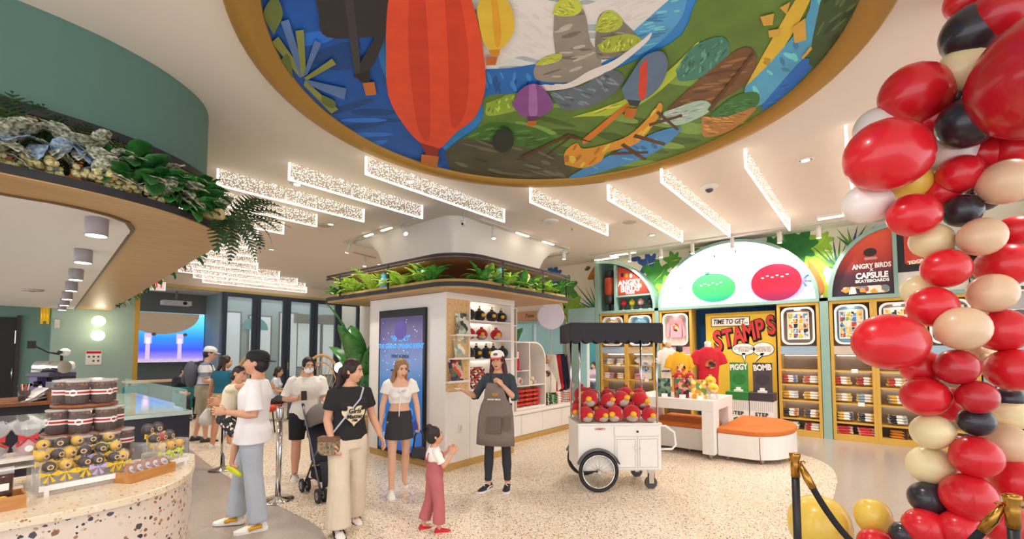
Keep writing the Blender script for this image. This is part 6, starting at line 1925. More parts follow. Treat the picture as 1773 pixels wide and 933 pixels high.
poprack('clear stepped rack of cake pops at the counter front', (-3.621, 0.274, 0.9), math.radians(97), .39, 3, pops, lambda i, u, row, k: cn5[k] + ' cake pop, ' + ['front', 'middle', 'back'][row] + ' row of the long rack, ' + ORD[[j for j in range(len(pops)) if pops[j][1] == row].index(i)] + ' from the left')
pops2 = [(.15, 0, 3), (.5, 0, 3), (.85, 0, 3), (.2, 1, 0), (.5, 1, 4), (.8, 1, 0), (.3, 2, 0), (.7, 2, 0)]
poprack('small clear rack of cake pops at the right end of the counter', (-3.748, 0.866, 0.9), math.radians(125), .20, 3, pops2, lambda i, u, row, k: cn5[k] + ' cake pop, ' + ['front', 'middle', 'back'][row] + ' row of the small end rack, ' + ORD[[j for j in range(len(pops2)) if pops2[j][1] == row].index(i)] + ' from the left')
t = thing('sugar_box', 'small white box with a slit behind the cookie crate', 'box', (-4.004, 0.85, 0.9), .9)
MB().bx(-.05, .05, -.03, .03, 0, .09).build('box', WP, t, bevel=.003)
MB().bx(-.03, .03, -.031, -.03, .05, .07).build('slit', BLACK, t)


def crate(label, loc, rz, L, D, H):
    t = thing('wooden_crate', label, 'crate', loc, rz, 'low wooden crates on the counter')
    MB().bx(0, L, 0, D, 0, .008).build('base', CRATE, t)
    for y in (0, D - .008):
        MB().bx(0, L, y, y + .008, .008, H).build('long_side', CRATE, t, bevel=.001)
    for x in (0, L - .008):
        MB().bx(x, x + .008, .008, D - .008, .008, H).build('short_side', CRATE, t, bevel=.001)
    return t
cl = (-3.551, 0.659, 0.9)
crate('shallow wooden crate of wrapped cookies right of the cake pop rack', cl, math.radians(120), .30, .13, .062)
CKM = Matrix.Translation(cl) @ Matrix.Rotation(math.radians(120), 4, 'Z')
ck = None
for k in range(5):
    p = CKM @ Vector((.05 + k * .053, .06, .012))
    lab = 'round wrapped cookie in the crate, ' + ORD[k] + ' from the near end'
    if ck is None:
        ck = thing('wrapped_cookie', lab, 'cookie', p, math.radians(135), 'wrapped cookies in the crate')
        mt = Matrix.Rotation(1.0, 4, 'X')
        MB().lathe([(.045, -.008), (.05, 0), (.045, .008)], (0, 0, 0), 18).xf(Matrix.Translation((0, 0, .055)) @ mt).build('cookie', M('#a8683c', .7, var=.3, scale=50), ck)
        o = MB().lathe([(.026, .009), (.026, .011)], (0, 0, 0), 16).xf(Matrix.Translation((0, 0, .055)) @ mt).build('sticker', M('#d8d2d8', .5), ck)
        MB().bx(-.016, .016, -.003, .003, .011, .0118).bx(-.012, .012, -.012, -.007, .011, .0118).xf(Matrix.Translation((0, 0, .055)) @ mt).build('sticker_mark', M('#6a6470', .5), o)
        MB().sph((0, 0, .055), (.056, .03, .056), 12, 8, mt=None).build('wrapper', M('#ffffff', .05, alpha=.1), ck)
    else:
        dup(ck, p, math.radians(135) + R.uniform(-.2, .2), lab)
c2 = (-3.44, -.03, CZ)
crate('wooden crate with a dark chocolate bag at the left edge of the counter', c2, math.radians(92), .25, .17, .07)
t = thing('chocolate_bag', 'clear bag of dark chocolate with a white label in the left crate', 'bag', (-3.50, .08, CZ + .012), math.radians(100))
mb = MB()
mb.loft([[Vector((a * math.cos(2 * PI * k / 16), b_ * math.sin(2 * PI * k / 16), z)) for k in range(16)] for z, a, b_ in ((0, .085, .035), (.03, .095, .04), (.1, .095, .035), (.15, .095, .018), (.17, .095, .004))])
mb.build('bag_body', M('#4a2c22', .3, var=.4, scale=40, coat=.6), t)
MB().bx(-.06, .07, -.046, -.043, .09, .125).build('label', WP, t)
text('lettering', 'Toon', .026, M('#3a2a24', .5), t, (0, -.0475, .107), shear=.2)
MB().sph((.05, -.045, .05), (.018, .004, .014), 10, 6).build('gold_seal', YELLOW, t)
MB().bx(-.095, .095, -.006, .006, .165, .2).build('clear_top', M('#ffffff', .08, alpha=.25), t)
# raised white shelf with gift bags, left
rs = thing('counter_riser', 'white two-level riser with gift bags at the left of the counter', 'riser', (-3.72, -.12, CZ), math.radians(97))
MB().bx(0, .46, 0, .24, .19, .21).build('board', M('#e9ded2', .4), rs, bevel=.002)
MB().bx(0, .46, 0, .24, .15, .16).build('lower_board', M('#e9ded2', .4), rs)
for x, y in ((.02, .01), (.42, .01), (.02, .21), (.42, .21)):
    MB().bx(x, x + .015, y, y + .015, 0, .19).build('leg', M('#f0ece6', .3), rs)
rm_ = Matrix.Translation((-3.72, -.12, CZ)) @ Matrix.Rotation(math.radians(97), 4, 'Z')
for k, (u, c, nm) in enumerate(((.12, '#c89a4a', 'gold'), (.24, '#5a3a30', 'brown'), (.37, '#b02a38', 'red'))):
    t = thing('gift_bag', 'clear gift bag with a red bow and ' + nm + ' sweets on the white riser', 'bag', rm_ @ Vector((u, .1, .211)), math.radians(97), 'gift bags on the riser')
    MB().sph((0, 0, .045), (.055, .05, .045), 14, 9).build('sweets', M(c, .5, var=.3, scale=30), t)
    o = MB().lathe([(.018, 0), (.018, .002)], n=12).build('sticker', WP, t, (0, -.052, .04))
    o.rotation_euler = (PI / 2, 0, 0)
    mb = MB()
    rg = []
    for z, q in ((.0, .05), (.05, .06), (.085, .03), (.10, .015), (.12, .04), (.16, .065), (.19, .08)):
        rg.append([Vector((q * (1 + (.18 if i % 2 else -.18) * (z > .1)) * math.cos(2 * PI * i / 18), q * (1 + (.18 if i % 2 else -.18) * (z > .1)) * math.sin(2 * PI * i / 18), z + (.015 * math.sin(i * 2.3) if z > .15 else 0))) for i in range(18)])
    mb.loft(rg, 0, False).build('cellophane', M('#ffffff', .06, alpha=.3), t)
    bw = MB()
    for s_ in (-1, 1):
        bw.prism([(0, .1), (s_ * .04, .12), (s_ * .04, .085)], -.03, -.018, 'y')
        bw.tube([(0, -.024, .1), (s_ * .03, -.04, .07), (s_ * .05, -.05, .06)], .005, 5)
    bw.build('bow', M('#d0302c', .4), t)
t = thing('shallow_tray', 'open cream box lying behind the left crate', 'box', (-3.62, .15, CZ), math.radians(100))
MB().bx(-.08, .08, -.06, .06, 0, .006).bx(-.08, .08, .055, .06, 0, .07).build('tray', M('#efe2cc', .6), t)
MB().bx(-.08, .08, -.06, -.055, .006, .02).build('front_lip', M('#efe2cc', .6), t)

# ================================================================ black glass-topped counter behind
BKM = M('#262430', .35, var=.1)
bc = thing('glass_counter', 'black counter with a pale glass top behind the terrazzo counter', 'counter', (0, 0, 0))
MB().bx(-7.4, -6.36, -2, 1.70, 0, .955).build('body', BKM, bc)
MB().bx(-9.7, -7.4, 1.1, 1.78, 0, .955).build('return', BKM, bc)
MB().bx(-7.4, -6.34, .34, 1.72, .955, 1.0).bx(-9.7, -7.4, 1.1, 1.8, .955, 1.0).build('glass_top', M('#b9cfc8', .08, var=.1, scale=2, coat=1), bc, bevel=.004)
MB().bx(-7.4, -6.34, -2, .34, .955, 1.0).build('dark_top', M('#4a4850', .3), bc)
MB().bx(-6.37, -6.345, .2, 1.72, .975, 1.0).build('edge_strip', M('#b8ab98', .4), bc)
MB().bx(-9.66, -6.4, 1.66, 1.67, 1.0, 1.25).build('glass_screen', M('#cfe2e0', .04, var=.01, alpha=.22), bc)
# back bar
bb = thing('back_bar', 'wooden-topped back bar along the cafe carrying the coffee machine', 'counter', (0, 0, 0))
MB().bx(-9.3, -8.3, -2, .95, 0, 1.02).build('body', M('#3a3436', .5), bb)
MB().bx(-9.35, -8.25, -2, .98, 1.02, 1.06).build('worktop', WALNUT, bb)
BZ = 1.061
t = thing('coffee_machine', 'chrome and black coffee machine on the back bar', 'coffee machine', (-8.7, .72, BZ), .5)
MB().bx(-.2, .2, -.16, .16, 0, .06).bx(-.2, .2, .02, .16, .06, .3).build('body', BLACK, t, bevel=.01)
MB().bx(-.2, .2, -.16, .16, .3, .36).build('hood', M('#4a4458', .4), t, bevel=.01)
MB().cyl((-.22, 0, .43), (.22, 0, .43), .085, n=24).build('boiler', CHROME, t)
MB().cyl((-.08, -.16, .2), (-.08, -.3, .19), .018).cyl((-.08, -.1, .24), (-.08, -.1, .17), .04).build('group_handle', BLACK, t)
MB().lathe([(.03, 0), (.03, .004)], n=14).build('badge', STEEL, t, (.08, -.165, .18)).rotation_euler = (PI / 2, 0, 0)
MB().cyl((.05, -.1, .16), (.05, -.1, .06), .012).build('spout', CHROME, t)
t = thing('monitor_arm', 'black jointed arm with a white scanner head above the coffee machine', 'scanner', (-8.6, .80, BZ))
MB().cyl((0, 0, 0), (0, 0, .6), .015).tube([(0, 0, .6), (-.05, -.12, .63), (-.1, -.26, .72)], .014, 8).build('arm', BLACK, t)
MB().sph((0, .03, .63), (.07, .06, .055)).build('head', WHITEM, t)
MB().cyl((.05, -.02, .63), (.08, -.03, .63), .025).build('lens', BLACK, t)
MB().bx(-.13, -.08, -.32, -.24, .68, .78).build('grip', BLACK, t)
t = thing('syrup_bottle', 'clear syrup bottle with a pale pump cap on the back bar', 'bottle', (-8.75, 1.0 - .1, BZ))
MB().lathe([(.06, 0), (.065, .05), (.065, .3), (.05, .36), (.03, .39)], n=18).build('bottle', M('#b8c4e0', .08, alpha=.5), t)
MB().lathe([(.04, .39), (.06, .42), (.05, .48), (.03, .5)], n=16).build('cap', M('#e6e0d8', .4), t)
t = thing('pastry_box', 'light wooden box with brown rolls under a clear cover on the back bar', 'box', (-8.45, .80, BZ), .3)
MB().bx(-.14, .14, -.12, .12, 0, .12).build('box', CRATE, t)
for k in range(5):
    MB().sph((-.1 + k * .05, 0, .15), (.03, .08, .035), 8, 6).build('roll', M('#8a4a30', .6, var=.3), t)
MB().bx(-.13, .13, -.11, .11, .12, .24).build('cover', M('#eef2f4', .05, alpha=.22), t)
t = thing('cup_stack', 'dark glass of straws on the back bar', 'cup', (-8.5, .47, BZ))
MB().lathe([(.05, 0), (.06, .14), (.055, .14), (.045, .01)], n=14).build('glass', M('#5a4a48', .2, alpha=.8), t)
for k in range(7):
    a = k * .9
    MB().cyl((.02 * math.cos(a), .02 * math.sin(a), .01), (.045 * math.cos(a), .045 * math.sin(a), .22), .005, n=6).build('straw', M(['#c84a40', '#f0e8e0', '#3a3a40'][k % 3], .5), t)
t = thing('paper_bundle', 'crumpled white receipt papers beside the coffee machine', 'paper', (-8.5, .56, BZ), .4)
for k in range(4):
    MB().bx(-.09, .09, -.12, .12, 0, .004).xf(Matrix.Translation((k * .01, 0, .02 + k * .03)) @ Matrix.Rotation(.25 + k * .14, 4, 'X') @ Matrix.Rotation(k * .5, 4, 'Z')).build('sheet', M('#f0ebe8', .6), t)
t = thing('purple_carton', 'purple carton with a white paper bag on top on the back bar', 'carton', (-8.9, .66, BZ), .3)
MB().bx(-.1, .1, -.1, .1, 0, .3).build('carton', M('#6a4a8a', .5, var=.2), t)
MB().sph((0, -.03, .37), (.12, .09, .08), 10, 7).build('paper_bag', M('#ece4dc', .7), t)
t = thing('cup_tower', 'stack of blue and white paper cups at the back bar end', 'cup', (-8.62, .92, BZ))
for k in range(3):
    MB().lathe([(.035, k * .06), (.05, k * .06 + .1), (.046, k * .06 + .1), (.03, k * .06 + .006)], n=14).build('cup', M(['#3a4a90', '#e6e2ee', '#4a3a80'][k], .5), t)

# downlights under the cafe soffit
LZ = 2.872
sd = None
for k, p in enumerate([(-5.227, 0.659, 2.872), (-6.978, 0.781, 2.872), (-8.763, 0.915, 2.872), (-10.464, 1.045, 2.872), (-12.291, 1.178, 2.872), (-14.002, 1.302, 2.872), (-15.625, 1.417, 2.872)]):
    t = thing('surface_downlight', 'grey cylinder downlight under the cafe soffit, ' + ORD[k] + ' from the front', 'ceiling light', p, 0, 'cylinder downlights under the cafe soffit')
    MB().lathe([(.075, 0), (.08, -.005), (.08, -.15), (.07, -.155)], n=24).build('housing', M('#9a9294', .4), t)
    MB().lathe([(.07, -.153), (.07, -.158)], n=24).build('lens', LIT, t)
    if k < 7:
        lamp('downlight_lamp', 'SPOT', (0, 0, -.17), 60, (1, .88, .72), size=.06, parent=t, spot_size=2.0, spot_blend=.8)
t = thing('smoke_detector', 'flat grey detector under the cafe soffit', 'smoke detector', (-12.341, 0.708, 2.872))
MB().lathe([(.16, 0), (.15, -.03), (.05, -.035)], n=20).build('base', M('#b8b0aa', .5), t)
MB().lathe([(.05, -.035), (.04, -.045)], n=12).build('sensor', GREY, t)

# sconces, notice, exit sign, brass lamp
for z, n in ((2.56, 'upper'), (2.14, 'lower')):
    t = thing('globe_sconce', n + ' glowing globe lamp on the green wall', 'wall light', (XB, 2.33, z), 0, 'globe lamps on the green wall')
    MB().cyl((0, 0, 0), (.05, 0, 0), .06, n=16).build('wall_plate', BRASS, t)
    MB().sph((.17, 0, 0), .15, 18, 12).build('globe', M('#fff0cc', .4, var=0, emit=2.2), t)
    lamp('globe_lamp_light', 'POINT', (.36, 0, 0), 4, (1, .88, .7), size=.1, parent=t)
t = thing('wall_notice', 'white notice with a red heading and small icons on the green wall', 'notice', (XB + .005, 2.28, 1.5))
MB().bx(0, .008, -.17, .17, -.2, .2).build('sheet', WP, t)
MB().bx(.008, .010, -.16, .16, .12, .19).build('heading', RED, t)
for r_ in range(2):
    for c in range(3):
        if (r_, c) != (1, 0):
            MB().cyl((.008, -.1 + c * .1, .03 - r_ * .12), (.010, -.1 + c * .1, .03 - r_ * .12), .028, n=10).build('icon', M('#4a4246', .6), t)
t = thing('exit_sign', 'white exit sign with red letters hanging beyond the canopy plants', 'sign', (-13.0, 2.66, 3.26), math.radians(70))
MB().bx(-.22, .22, -.03, .03, -.14, .14).build('box', M('#f4eeea', .4, emit=.25), t)
text('lettering', 'EXIT', .24, M('#d8302c', .4, emit=.5), t, (0, -.032, 0), bold=.006, sx=.85)
MB().cyl((0, 0, .14), (0, 0, .93), .012).build('stem', WHITEM, t)
t = thing('brass_lamp', 'brass tube wall lamp on the shade-toned green wall at far left', 'wall light', (XB - .5, 1.3, 2.7))
for k in range(3):
    MB().cyl((.06, -.06 + k * .06, -.25 + .08 * (k % 2)), (.06, -.06 + k * .06, .28 - .06 * (k % 2)), .03, n=12).build('tube', M('#e0b030', .3, metal=.4, emit=.3), t)
MB().bx(0, .05, -.05, .05, -.08, .08).build('wall_plate', BRASS, t)
t = thing('wall_phone', 'small white intercom on the edge of the green wall', 'intercom', (XB + .005, 1.5, 2.45))
MB().bx(0, .06, -.05, .05, -.12, .12).build('body', WHITEM, t, bevel=.01)
MB().bx(.06, .1, -.03, .03, -.1, .02).build('handset', WHITEM, t, bevel=.01)

# ================================================================ cafe seating at the back
t = thing('long_table', 'pale wooden table in front of the video wall', 'table', (-15.2, 3.1, 0))
MB().bx(-.35, .35, -.5, .9, .86, .9).build('table_top', OAKX, t)
for y in (-.4, .8):
    MB().cyl((0, y, 0), (0, y, .86), .03).build('leg', BLACK, t)
def tubchair(label, loc, rz, c, cat='chair'):
    t = thing('tub_chair', label, cat, loc, rz, 'teal tub chairs')
    MB().prism(rrect(-.3, .3, -.28, .28, .12), .3, .45).build('seat', M(c, .7), t, bevel=.03)
    MB().strip(arc(0, 0, .33, .32, PI * .95, PI * 2.05, 16), .3, .82, .07).build('backrest', M(c, .7), t, bevel=.02)
    for q in ((-.2, -.2), (.2, -.2), (-.2, .2), (.2, .2)):
        MB().cyl((q[0], q[1], 0), (q[0] * .9, q[1] * .9, .3), .014, n=8).build('leg', BLACK, t)
tubchair('teal tub chair nearest the green wall by the long table', (-14.2, 2.75, 0), 0, '#1f6f70')
tubchair('teal tub chair under the seated dark-haired person', (-13.4, 3.35, 0), 2.6, '#1f6f70')
tubchair('teal tub chair at the far end of the long table', (-14.6, 3.9, 0), 2.8, '#23787a')


def peacock(label, loc, rz):
    t = thing('wicker_chair', label, 'chair', loc, rz, 'arched wicker chairs')
    WK = M('#c99a62', .7, var=.2, scale=40)
    def hoop(rx, rz_, n=24, y0=-.05):
        return [(rx * math.cos(a), -.28 + y0 - .1 * math.sin(a), .5 + rz_ * math.sin(a)) for a in [PI * k / n for k in range(n + 1)]]
    MB().tube(hoop(.55, 1.1), .032, 8).build('outer_hoop', WK, t)
    MB().tube(hoop(.44, .93), .016, 6).build('inner_hoop', WK, t)
    for k in range(1, 14):
        a = PI * k / 14
        MB().tube([(.2 * math.cos(a), -.3 - .03, .5 + .12 * math.sin(a)), (.54 * math.cos(a), -.33 - .1 * math.sin(a), .5 + 1.08 * math.sin(a))], .008, 5).build('spoke', WK, t)
    MB().lathe([(.3, .4), (.33, .43), (.33, .46), (.3, .48)], n=20).build('seat', WK, t)
    MB().lathe([(.2, 0), (.23, .02), (.16, .2), (.28, .4)], n=20).build('base', WK, t)
    MB().sph((0, 0, .5), (.28, .28, .06), 16, 8).build('cushion', M('#efe6dc', .8), t)
peacock('arched wicker chair behind the masked woman', (-9.85, 4.95, 0), math.radians(39 + 180))
peacock('arched wicker chair behind the man in the black cap', (-11.6, 3.95, 0), math.radians(39 + 160))
t = thing('side_stool', 'red cushioned stool behind the chrome posts', 'stool', (-9.9, 3.95, 0))
MB().lathe([(.2, .44), (.22, .46), (.22, .52), (.2, .55)], n=20).build('cushion', M('#c8452c', .6), t)
for k in range(4):
    a = PI / 4 + k * PI / 2
    MB().tube([(.16 * math.cos(a), .16 * math.sin(a), .44), (.22 * math.cos(a), .22 * math.sin(a), 0)], .014, 6).build('leg', BLACK, t)
t = thing('globe_lamp', 'small white globe lamp beside the paddle-leaf plant', 'lamp', (-8.0, 4.55, 0))
MB().lathe([(.14, 0), (.14, .02), (.015, .03), (.015, 1.3)], n=16).build('stand', BLACK, t)
MB().sph((0, 0, 1.38), .11, 16, 10).build('globe', M('#fff4e0', .4, emit=2.), t)

# chrome queue posts
cs = None
for p, lab in (((-7.322, 2.373, 0.0), 'chrome queue post behind the man with the child'), ((-5.348, 2.305, 0.0), 'chrome queue post between the man and the stroller')):
    if cs is None:
        cs = thing('queue_post', lab, 'queue post', p, 0, 'chrome queue posts')
        MB().lathe([(.17, 0), (.175, .01), (.16, .022), (.05, .035), (.035, .05)], n=32).build('base', CHROME, cs)
        MB().lathe([(.03, .045), (.03, .93)], n=20).build('pole', CHROME, cs)
        MB().lathe([(.036, .93), (.038, .95), (.038, 1.04), (.032, 1.06)], n=20).build('belt_head', STEEL, cs)
    else:
        dup(cs, p, 0, lab)
# ================================================================ velvet rope posts, right foreground
PA, PBq = (-0.446, 3.668, 1.0), (0.512, 3.31, 0.991)
PBq = (PBq[0], PBq[1], 1.0)
for q, lab in ((PA, 'black and brass rope post at the edge of the terrazzo'), (PBq, 'black and brass rope post in front of the balloon column')):
    t = thing('rope_post', lab, 'rope post', (q[0], q[1], 0), 0, 'black and brass rope posts')
    MB().lathe([(.16, 0), (.165, .012), (.15, .025), (.04, .05), (.026, .07)], n=28).build('base', BRASS, t)
    MB().lathe([(.025, .06), (.025, .86)], n=18).build('pole', M('#2a282c', .4), t)
    MB().lathe([(.029, .84), (.029, .93), (.026, .95), (.036, .985), (.036, 1.0), (.02, 1.005)], n=20).build('cap', BRASS, t)
    MB().tube([(.03, 0, .945), (.05, 0, .955), (.06, 0, .945)], .006, 6).tube([(-.03, 0, .945), (-.05, 0, .955), (-.06, 0, .945)], .006, 6).build('hook', BRASS, t)
a, b_ = Vector((PA[0], PA[1], .94)), Vector((PBq[0], PBq[1], .94))
d = (b_ - a)
pts = []
for k in range(25):
    u = k / 24
    p = a + d * (.03 + u * .94)
    p.z = .94 - .50 * (1 - (2 * u - 1) ** 2)
    pts.append(p)
rp_ = thing('velvet_rope', 'black rope with brass ends sagging between the two rope posts', 'rope', tuple(a))
MB().tube([p - a for p in pts[1:-1]], .02, 10).build('rope', M('#1f1d22', .8, bump=.2), rp_)
for s_ in (0, 1):
    q = [pts[0], pts[1], pts[2]] if s_ == 0 else [pts[-1], pts[-2], pts[-3]]
    MB().tube([v - a for v in q], [.012, .026, .024], 10).build('brass_end', BRASS, rp_)

# ================================================================ balloon column
BC = {'r': '#dc1f2b', 'k': '#2c2a32', 'c': '#f0dfae', 'b': '#e6c4a0', 'w': '#f4e9e2', 'y': '#f2cf5a', 'd': '#c01c28'}
BN = {'r': 'red', 'k': 'black', 'c': 'cream', 'b': 'beige', 'w': 'white', 'y': 'yellow', 'd': 'deep red'}
BM = {}
for k, c in BC.items():
    BM[k] = M(c, .3, var=.03, coat=.35)
prof = [(.006, -1.16), (.06, -1.15), (.075, -1.12), (.03, -1.07), (.06, -1.0)] + [(math.sin(a) * (1 - .10 * (1 - math.cos(a)) / 2 * 1), -math.cos(a) * 1.0 + .02) for a in [.16 + (PI - .16) * i / 15 for i in range(16)]]
prof = [(.02, -1.17), (.07, -1.16), (.05, -1.1), (.03, -1.06), (.10, -1.0), (.30, -.93), (.52, -.80), (.70, -.62), (.84, -.40), (.94, -.15), (.985, .1), (.96, .36), (.86, .6), (.68, .8), (.42, .94), (.2, .985), (.02, 1.0)]
BALL = MB().lathe(prof[5:], n=24).mesh('skin_shape')
KNOT = MB().lathe(prof[:6], n=10).mesh('knot_shape')
# centre, radius, colour, look
B = [((0.564, 4.177, 4.078), 0.118, 'r', 'small, topmost on the left edge'), ((0.712, 3.922, 3.906), 0.113, 'c', 'half cut by the top of the frame'), ((0.684, 4.034, 3.822), 0.172, 'd', 'near the top, left of the giant one'), ((0.576, 4.077, 3.787), 0.174, 'k', 'large, near the top'), ((0.533, 4.121, 3.584), 0.147, 'c', 'below the topmost black one'), ((0.302, 4.068, 3.484), 0.199, 'r', 'jutting left below the topmost cream one'), ((0.511, 4.24, 3.464), 0.112, 'k', 'small, right of the upper jutting red one'), ((0.813, 3.789, 3.267), 0.351, 'd', 'giant, cut by the right frame edge'), ((0.643, 4.101, 3.298), 0.171, 'b', 'tucked under the giant one'), ((0.521, 4.009, 3.175), 0.16, 'k', 'large, below the tucked beige one'), ((0.107, 4.114, 3.324), 0.151, 'w', 'pale, peeping out above the biggest left red one'), ((0.407, 4.229, 3.331), 0.134, 'r', 'hidden behind the large black one'), ((0.132, 3.769, 2.992), 0.231, 'r', 'biggest on the left, tilted'), ((0.474, 4.235, 3.09), 0.159, 'w', 'below the large black one'), ((0.249, 4.129, 2.898), 0.122, 'y', 'under the biggest left red one'), ((0.495, 4.137, 2.887), 0.127, 'r', 'below the white one in the middle'), ((0.694, 4.284, 3.107), 0.116, 'c', 'narrow, behind the large black one'), ((0.75, 4.271, 3.023), 0.152, 'r', 'right of the narrow cream one'), ((0.617, 4.291, 3.044), 0.137, 'r', 'between white and beige'), ((0.678, 4.1, 2.777), 0.139, 'b', 'large, at the right edge in the upper half'), ((0.422, 4.211, 2.811), 0.112, 'r', 'small, above the middle black one'), ((0.014, 3.948, 2.744), 0.138, 'w', 'alone at the far left, above the skateboard sign'), ((0.246, 3.888, 2.602), 0.14, 'r', 'round, over the skateboard sign edge'), ((0.499, 4.156, 2.645), 0.108, 'k', 'small, right of the round red one'), ((0.343, 4.106, 2.461), 0.118, 'c', 'below the round red one'), ((0.556, 4.023, 2.433), 0.121, 'b', 'tilted, below the small black one'), ((0.752, 4.371, 2.514), 0.1, 'r', 'small, right of the tilted beige one'), ((0.389, 3.965, 2.245), 0.127, 'r', 'in the middle, below the cream one'), ((0.676, 4.261, 2.273), 0.14, 'r', 'right, below the tilted beige one'), ((0.593, 4.077, 2.079), 0.124, 'b', 'large, right of the middle'), ((0.282, 4.143, 2.13), 0.108, 'c', 'behind, above the giant left red one'), ((0.314, 3.92, 1.999), 0.13, 'r', 'above the giant left red one'), ((0.433, 3.833, 1.851), 0.134, 'b', 'broad, at mid height'), ((0.098, 3.63, 1.771), 0.176, 'r', 'giant, jutting left at mid height'), ((0.636, 4.193, 1.847), 0.138, 'r', 'right of the broad beige one'), ((0.405, 3.891, 1.616), 0.111, 'd', 'below the broad beige one'), ((0.673, 4.175, 1.596), 0.135, 'r', 'at the right edge, lower half'), ((0.261, 4.033, 1.605), 0.116, 'r', 'behind, under the giant left red one'), ((0.261, 3.915, 1.423), 0.127, 'r', 'left, below the giant left red one'), ((0.485, 3.904, 1.435), 0.102, 'd', 'darker, above the glossy black one'), ((0.679, 4.387, 1.397), 0.077, 'k', 'small, right behind the darker red one'), ((0.486, 3.98, 1.279), 0.093, 'k', 'glossy, in the lower half'), ((0.675, 4.391, 1.297), 0.108, 'c', 'right of the glossy black one'), ((0.288, 3.953, 1.196), 0.112, 'c', 'left, below the left red one'), ((0.635, 4.241, 1.121), 0.123, 'b', 'right, below the glossy black one'), ((0.28, 4.026, 0.967), 0.125, 'c', 'left, lowest cream one'), ((0.47, 3.916, 1.072), 0.127, 'r', 'below the glossy black one'), ((0.81, 4.704, 1.17), 0.101, 'k', 'at the right frame edge'), ((0.656, 4.208, 0.902), 0.128, 'r', 'right, above the rope post'), ((0.253, 3.954, 0.768), 0.104, 'k', 'low on the left'), ((0.427, 3.897, 0.832), 0.138, 'r', 'large, low beside the black one'), ((0.229, 3.88, 0.602), 0.117, 'r', 'at the bottom left'), ((0.384, 3.876, 0.631), 0.113, 'r', 'at the bottom middle'), ((0.596, 4.112, 0.647), 0.133, 'r', 'at the bottom right behind the rope post'), ((0.755, 4.495, 0.723), 0.089, 'b', 'at the right edge behind the rope post'), ((0.829, 4.798, 1.913), 0.105, 'k', 'behind at the right edge, mid height'), ((0.628, 4.445, 2.797), 0.101, 'k', 'hidden deep between red and beige'), ((0.613, 4.464, 2.331), 0.122, 'k', 'hidden deep in the middle'), ((0.416, 4.306, 1.346), 0.12, 'r', 'hidden deep in the lower half'), ((0.559, 4.466, 1.664), 0.122, 'c', 'hidden deep behind the middle'), ((-0.355, 4.131, 0.36), 0.215, 'y', 'giant, on the floor left of the column'), ((-0.037, 4.055, 0.543), 0.113, 'y', 'small, beside the giant floor one'), ((-0.025, 3.878, 0.434), 0.093, 'r', 'low, in front of the small yellow one'), ((0.071, 4.085, 0.45), 0.092, 'r', 'low, between yellow and black'), ((0.122, 3.862, 0.537), 0.075, 'k', 'small, low at the column foot')]
axis = Vector((.62, 3.2, 0))
for i, (p, r_, c, look) in enumerate(B):
    p = Vector(p)
    t = thing('balloon', BN[c] + ' balloon of the column, ' + look, 'balloon', p, 0, 'balloons of the red, black and cream column')
    aim = Vector((.58, 4.38, p.z)) - p
    if look.startswith(('giant, on the floor', 'small, beside')):
        aim = Vector((.1, 0, -1))
    q = (-aim.normalized()).to_track_quat('Z', 'Y')
    for me, nm in ((BALL, 'skin'), (KNOT, 'knot')):
        o = bpy.data.objects.new(nm, me)
        COL.objects.link(o)
        if not me.materials:
            me.materials.append(BM[c])
        o.parent = t
        o.rotation_euler = q.to_euler()
        s_ = r_ * 1.0
        o.scale = (s_, s_, s_ * (1.42 if look.startswith('giant, jut') else 1.16))
        o.material_slots[0].link = 'OBJECT'
        o.material_slots[0].material = BM[c]
# ================================================================ people
SKIN = '#d9a283'
SKINW = {}


def skin(c=SKIN):
    m = M(c, .5, var=.05, scale=20)
    m.node_tree.nodes['Principled BSDF'].inputs['Subsurface Weight'].default_value = .06
    return m


def hand_mesh(mb, wrist, d, n, thumb, curl, s):
    """palm, four unequal bent fingers and a thumb that leaves the palm's side"""
    d = d.normalized()
    n = (n - d * n.dot(d)).normalized()
    a = d.cross(n)
    if a.dot(thumb) < 0:
        a = -a
    def ring(c, w_, h):
        return [c + a * w_ * math.cos(2 * PI * k / 10) * s + n * h * math.sin(2 * PI * k / 10) * s for k in range(10)]
    mb.loft([ring(wrist - d * .02 * s, .024, .02), ring(wrist + d * .01 * s, .027, .018), ring(wrist + d * .04 * s, .040, .016), ring(wrist + d * .075 * s, .042, .014), ring(wrist + d * .09 * s, .038, .010)])
    for i, L in enumerate((.068, .077, .072, .056)):
        p = wrist + d * (.084 - .004 * abs(i - 1)) * s + a * (.030 - .0205 * i) * s
        pts = [p - d * .012 * s, p]
        ang = 0
        for q, f in enumerate((.42, .33, .25)):
            ang += curl * (.7 + .35 * q)
            pts.append(pts[-1] + (d * math.cos(ang) + n * math.sin(ang) + a * (.05 - .035 * i)) * L * f * s)
        mb.tube(pts, [.0090 * s, .0088 * s, .0082 * s, .0074 * s, .005 * s], 7)
    p = wrist + d * .022 * s + a * .03 * s
    t1 = (d * .7 + a * .75 + n * .15).normalized()
    t2 = (d * .9 + a * .25 + n * (.2 + curl * .5)).normalized()
    mb.tube([p - t1 * .012 * s, p, p + t1 * .034 * s, p + t1 * .034 * s + t2 * .03 * s], [.013 * s, .013 * s, .0105 * s, .007 * s], 8)


V3 = Vector


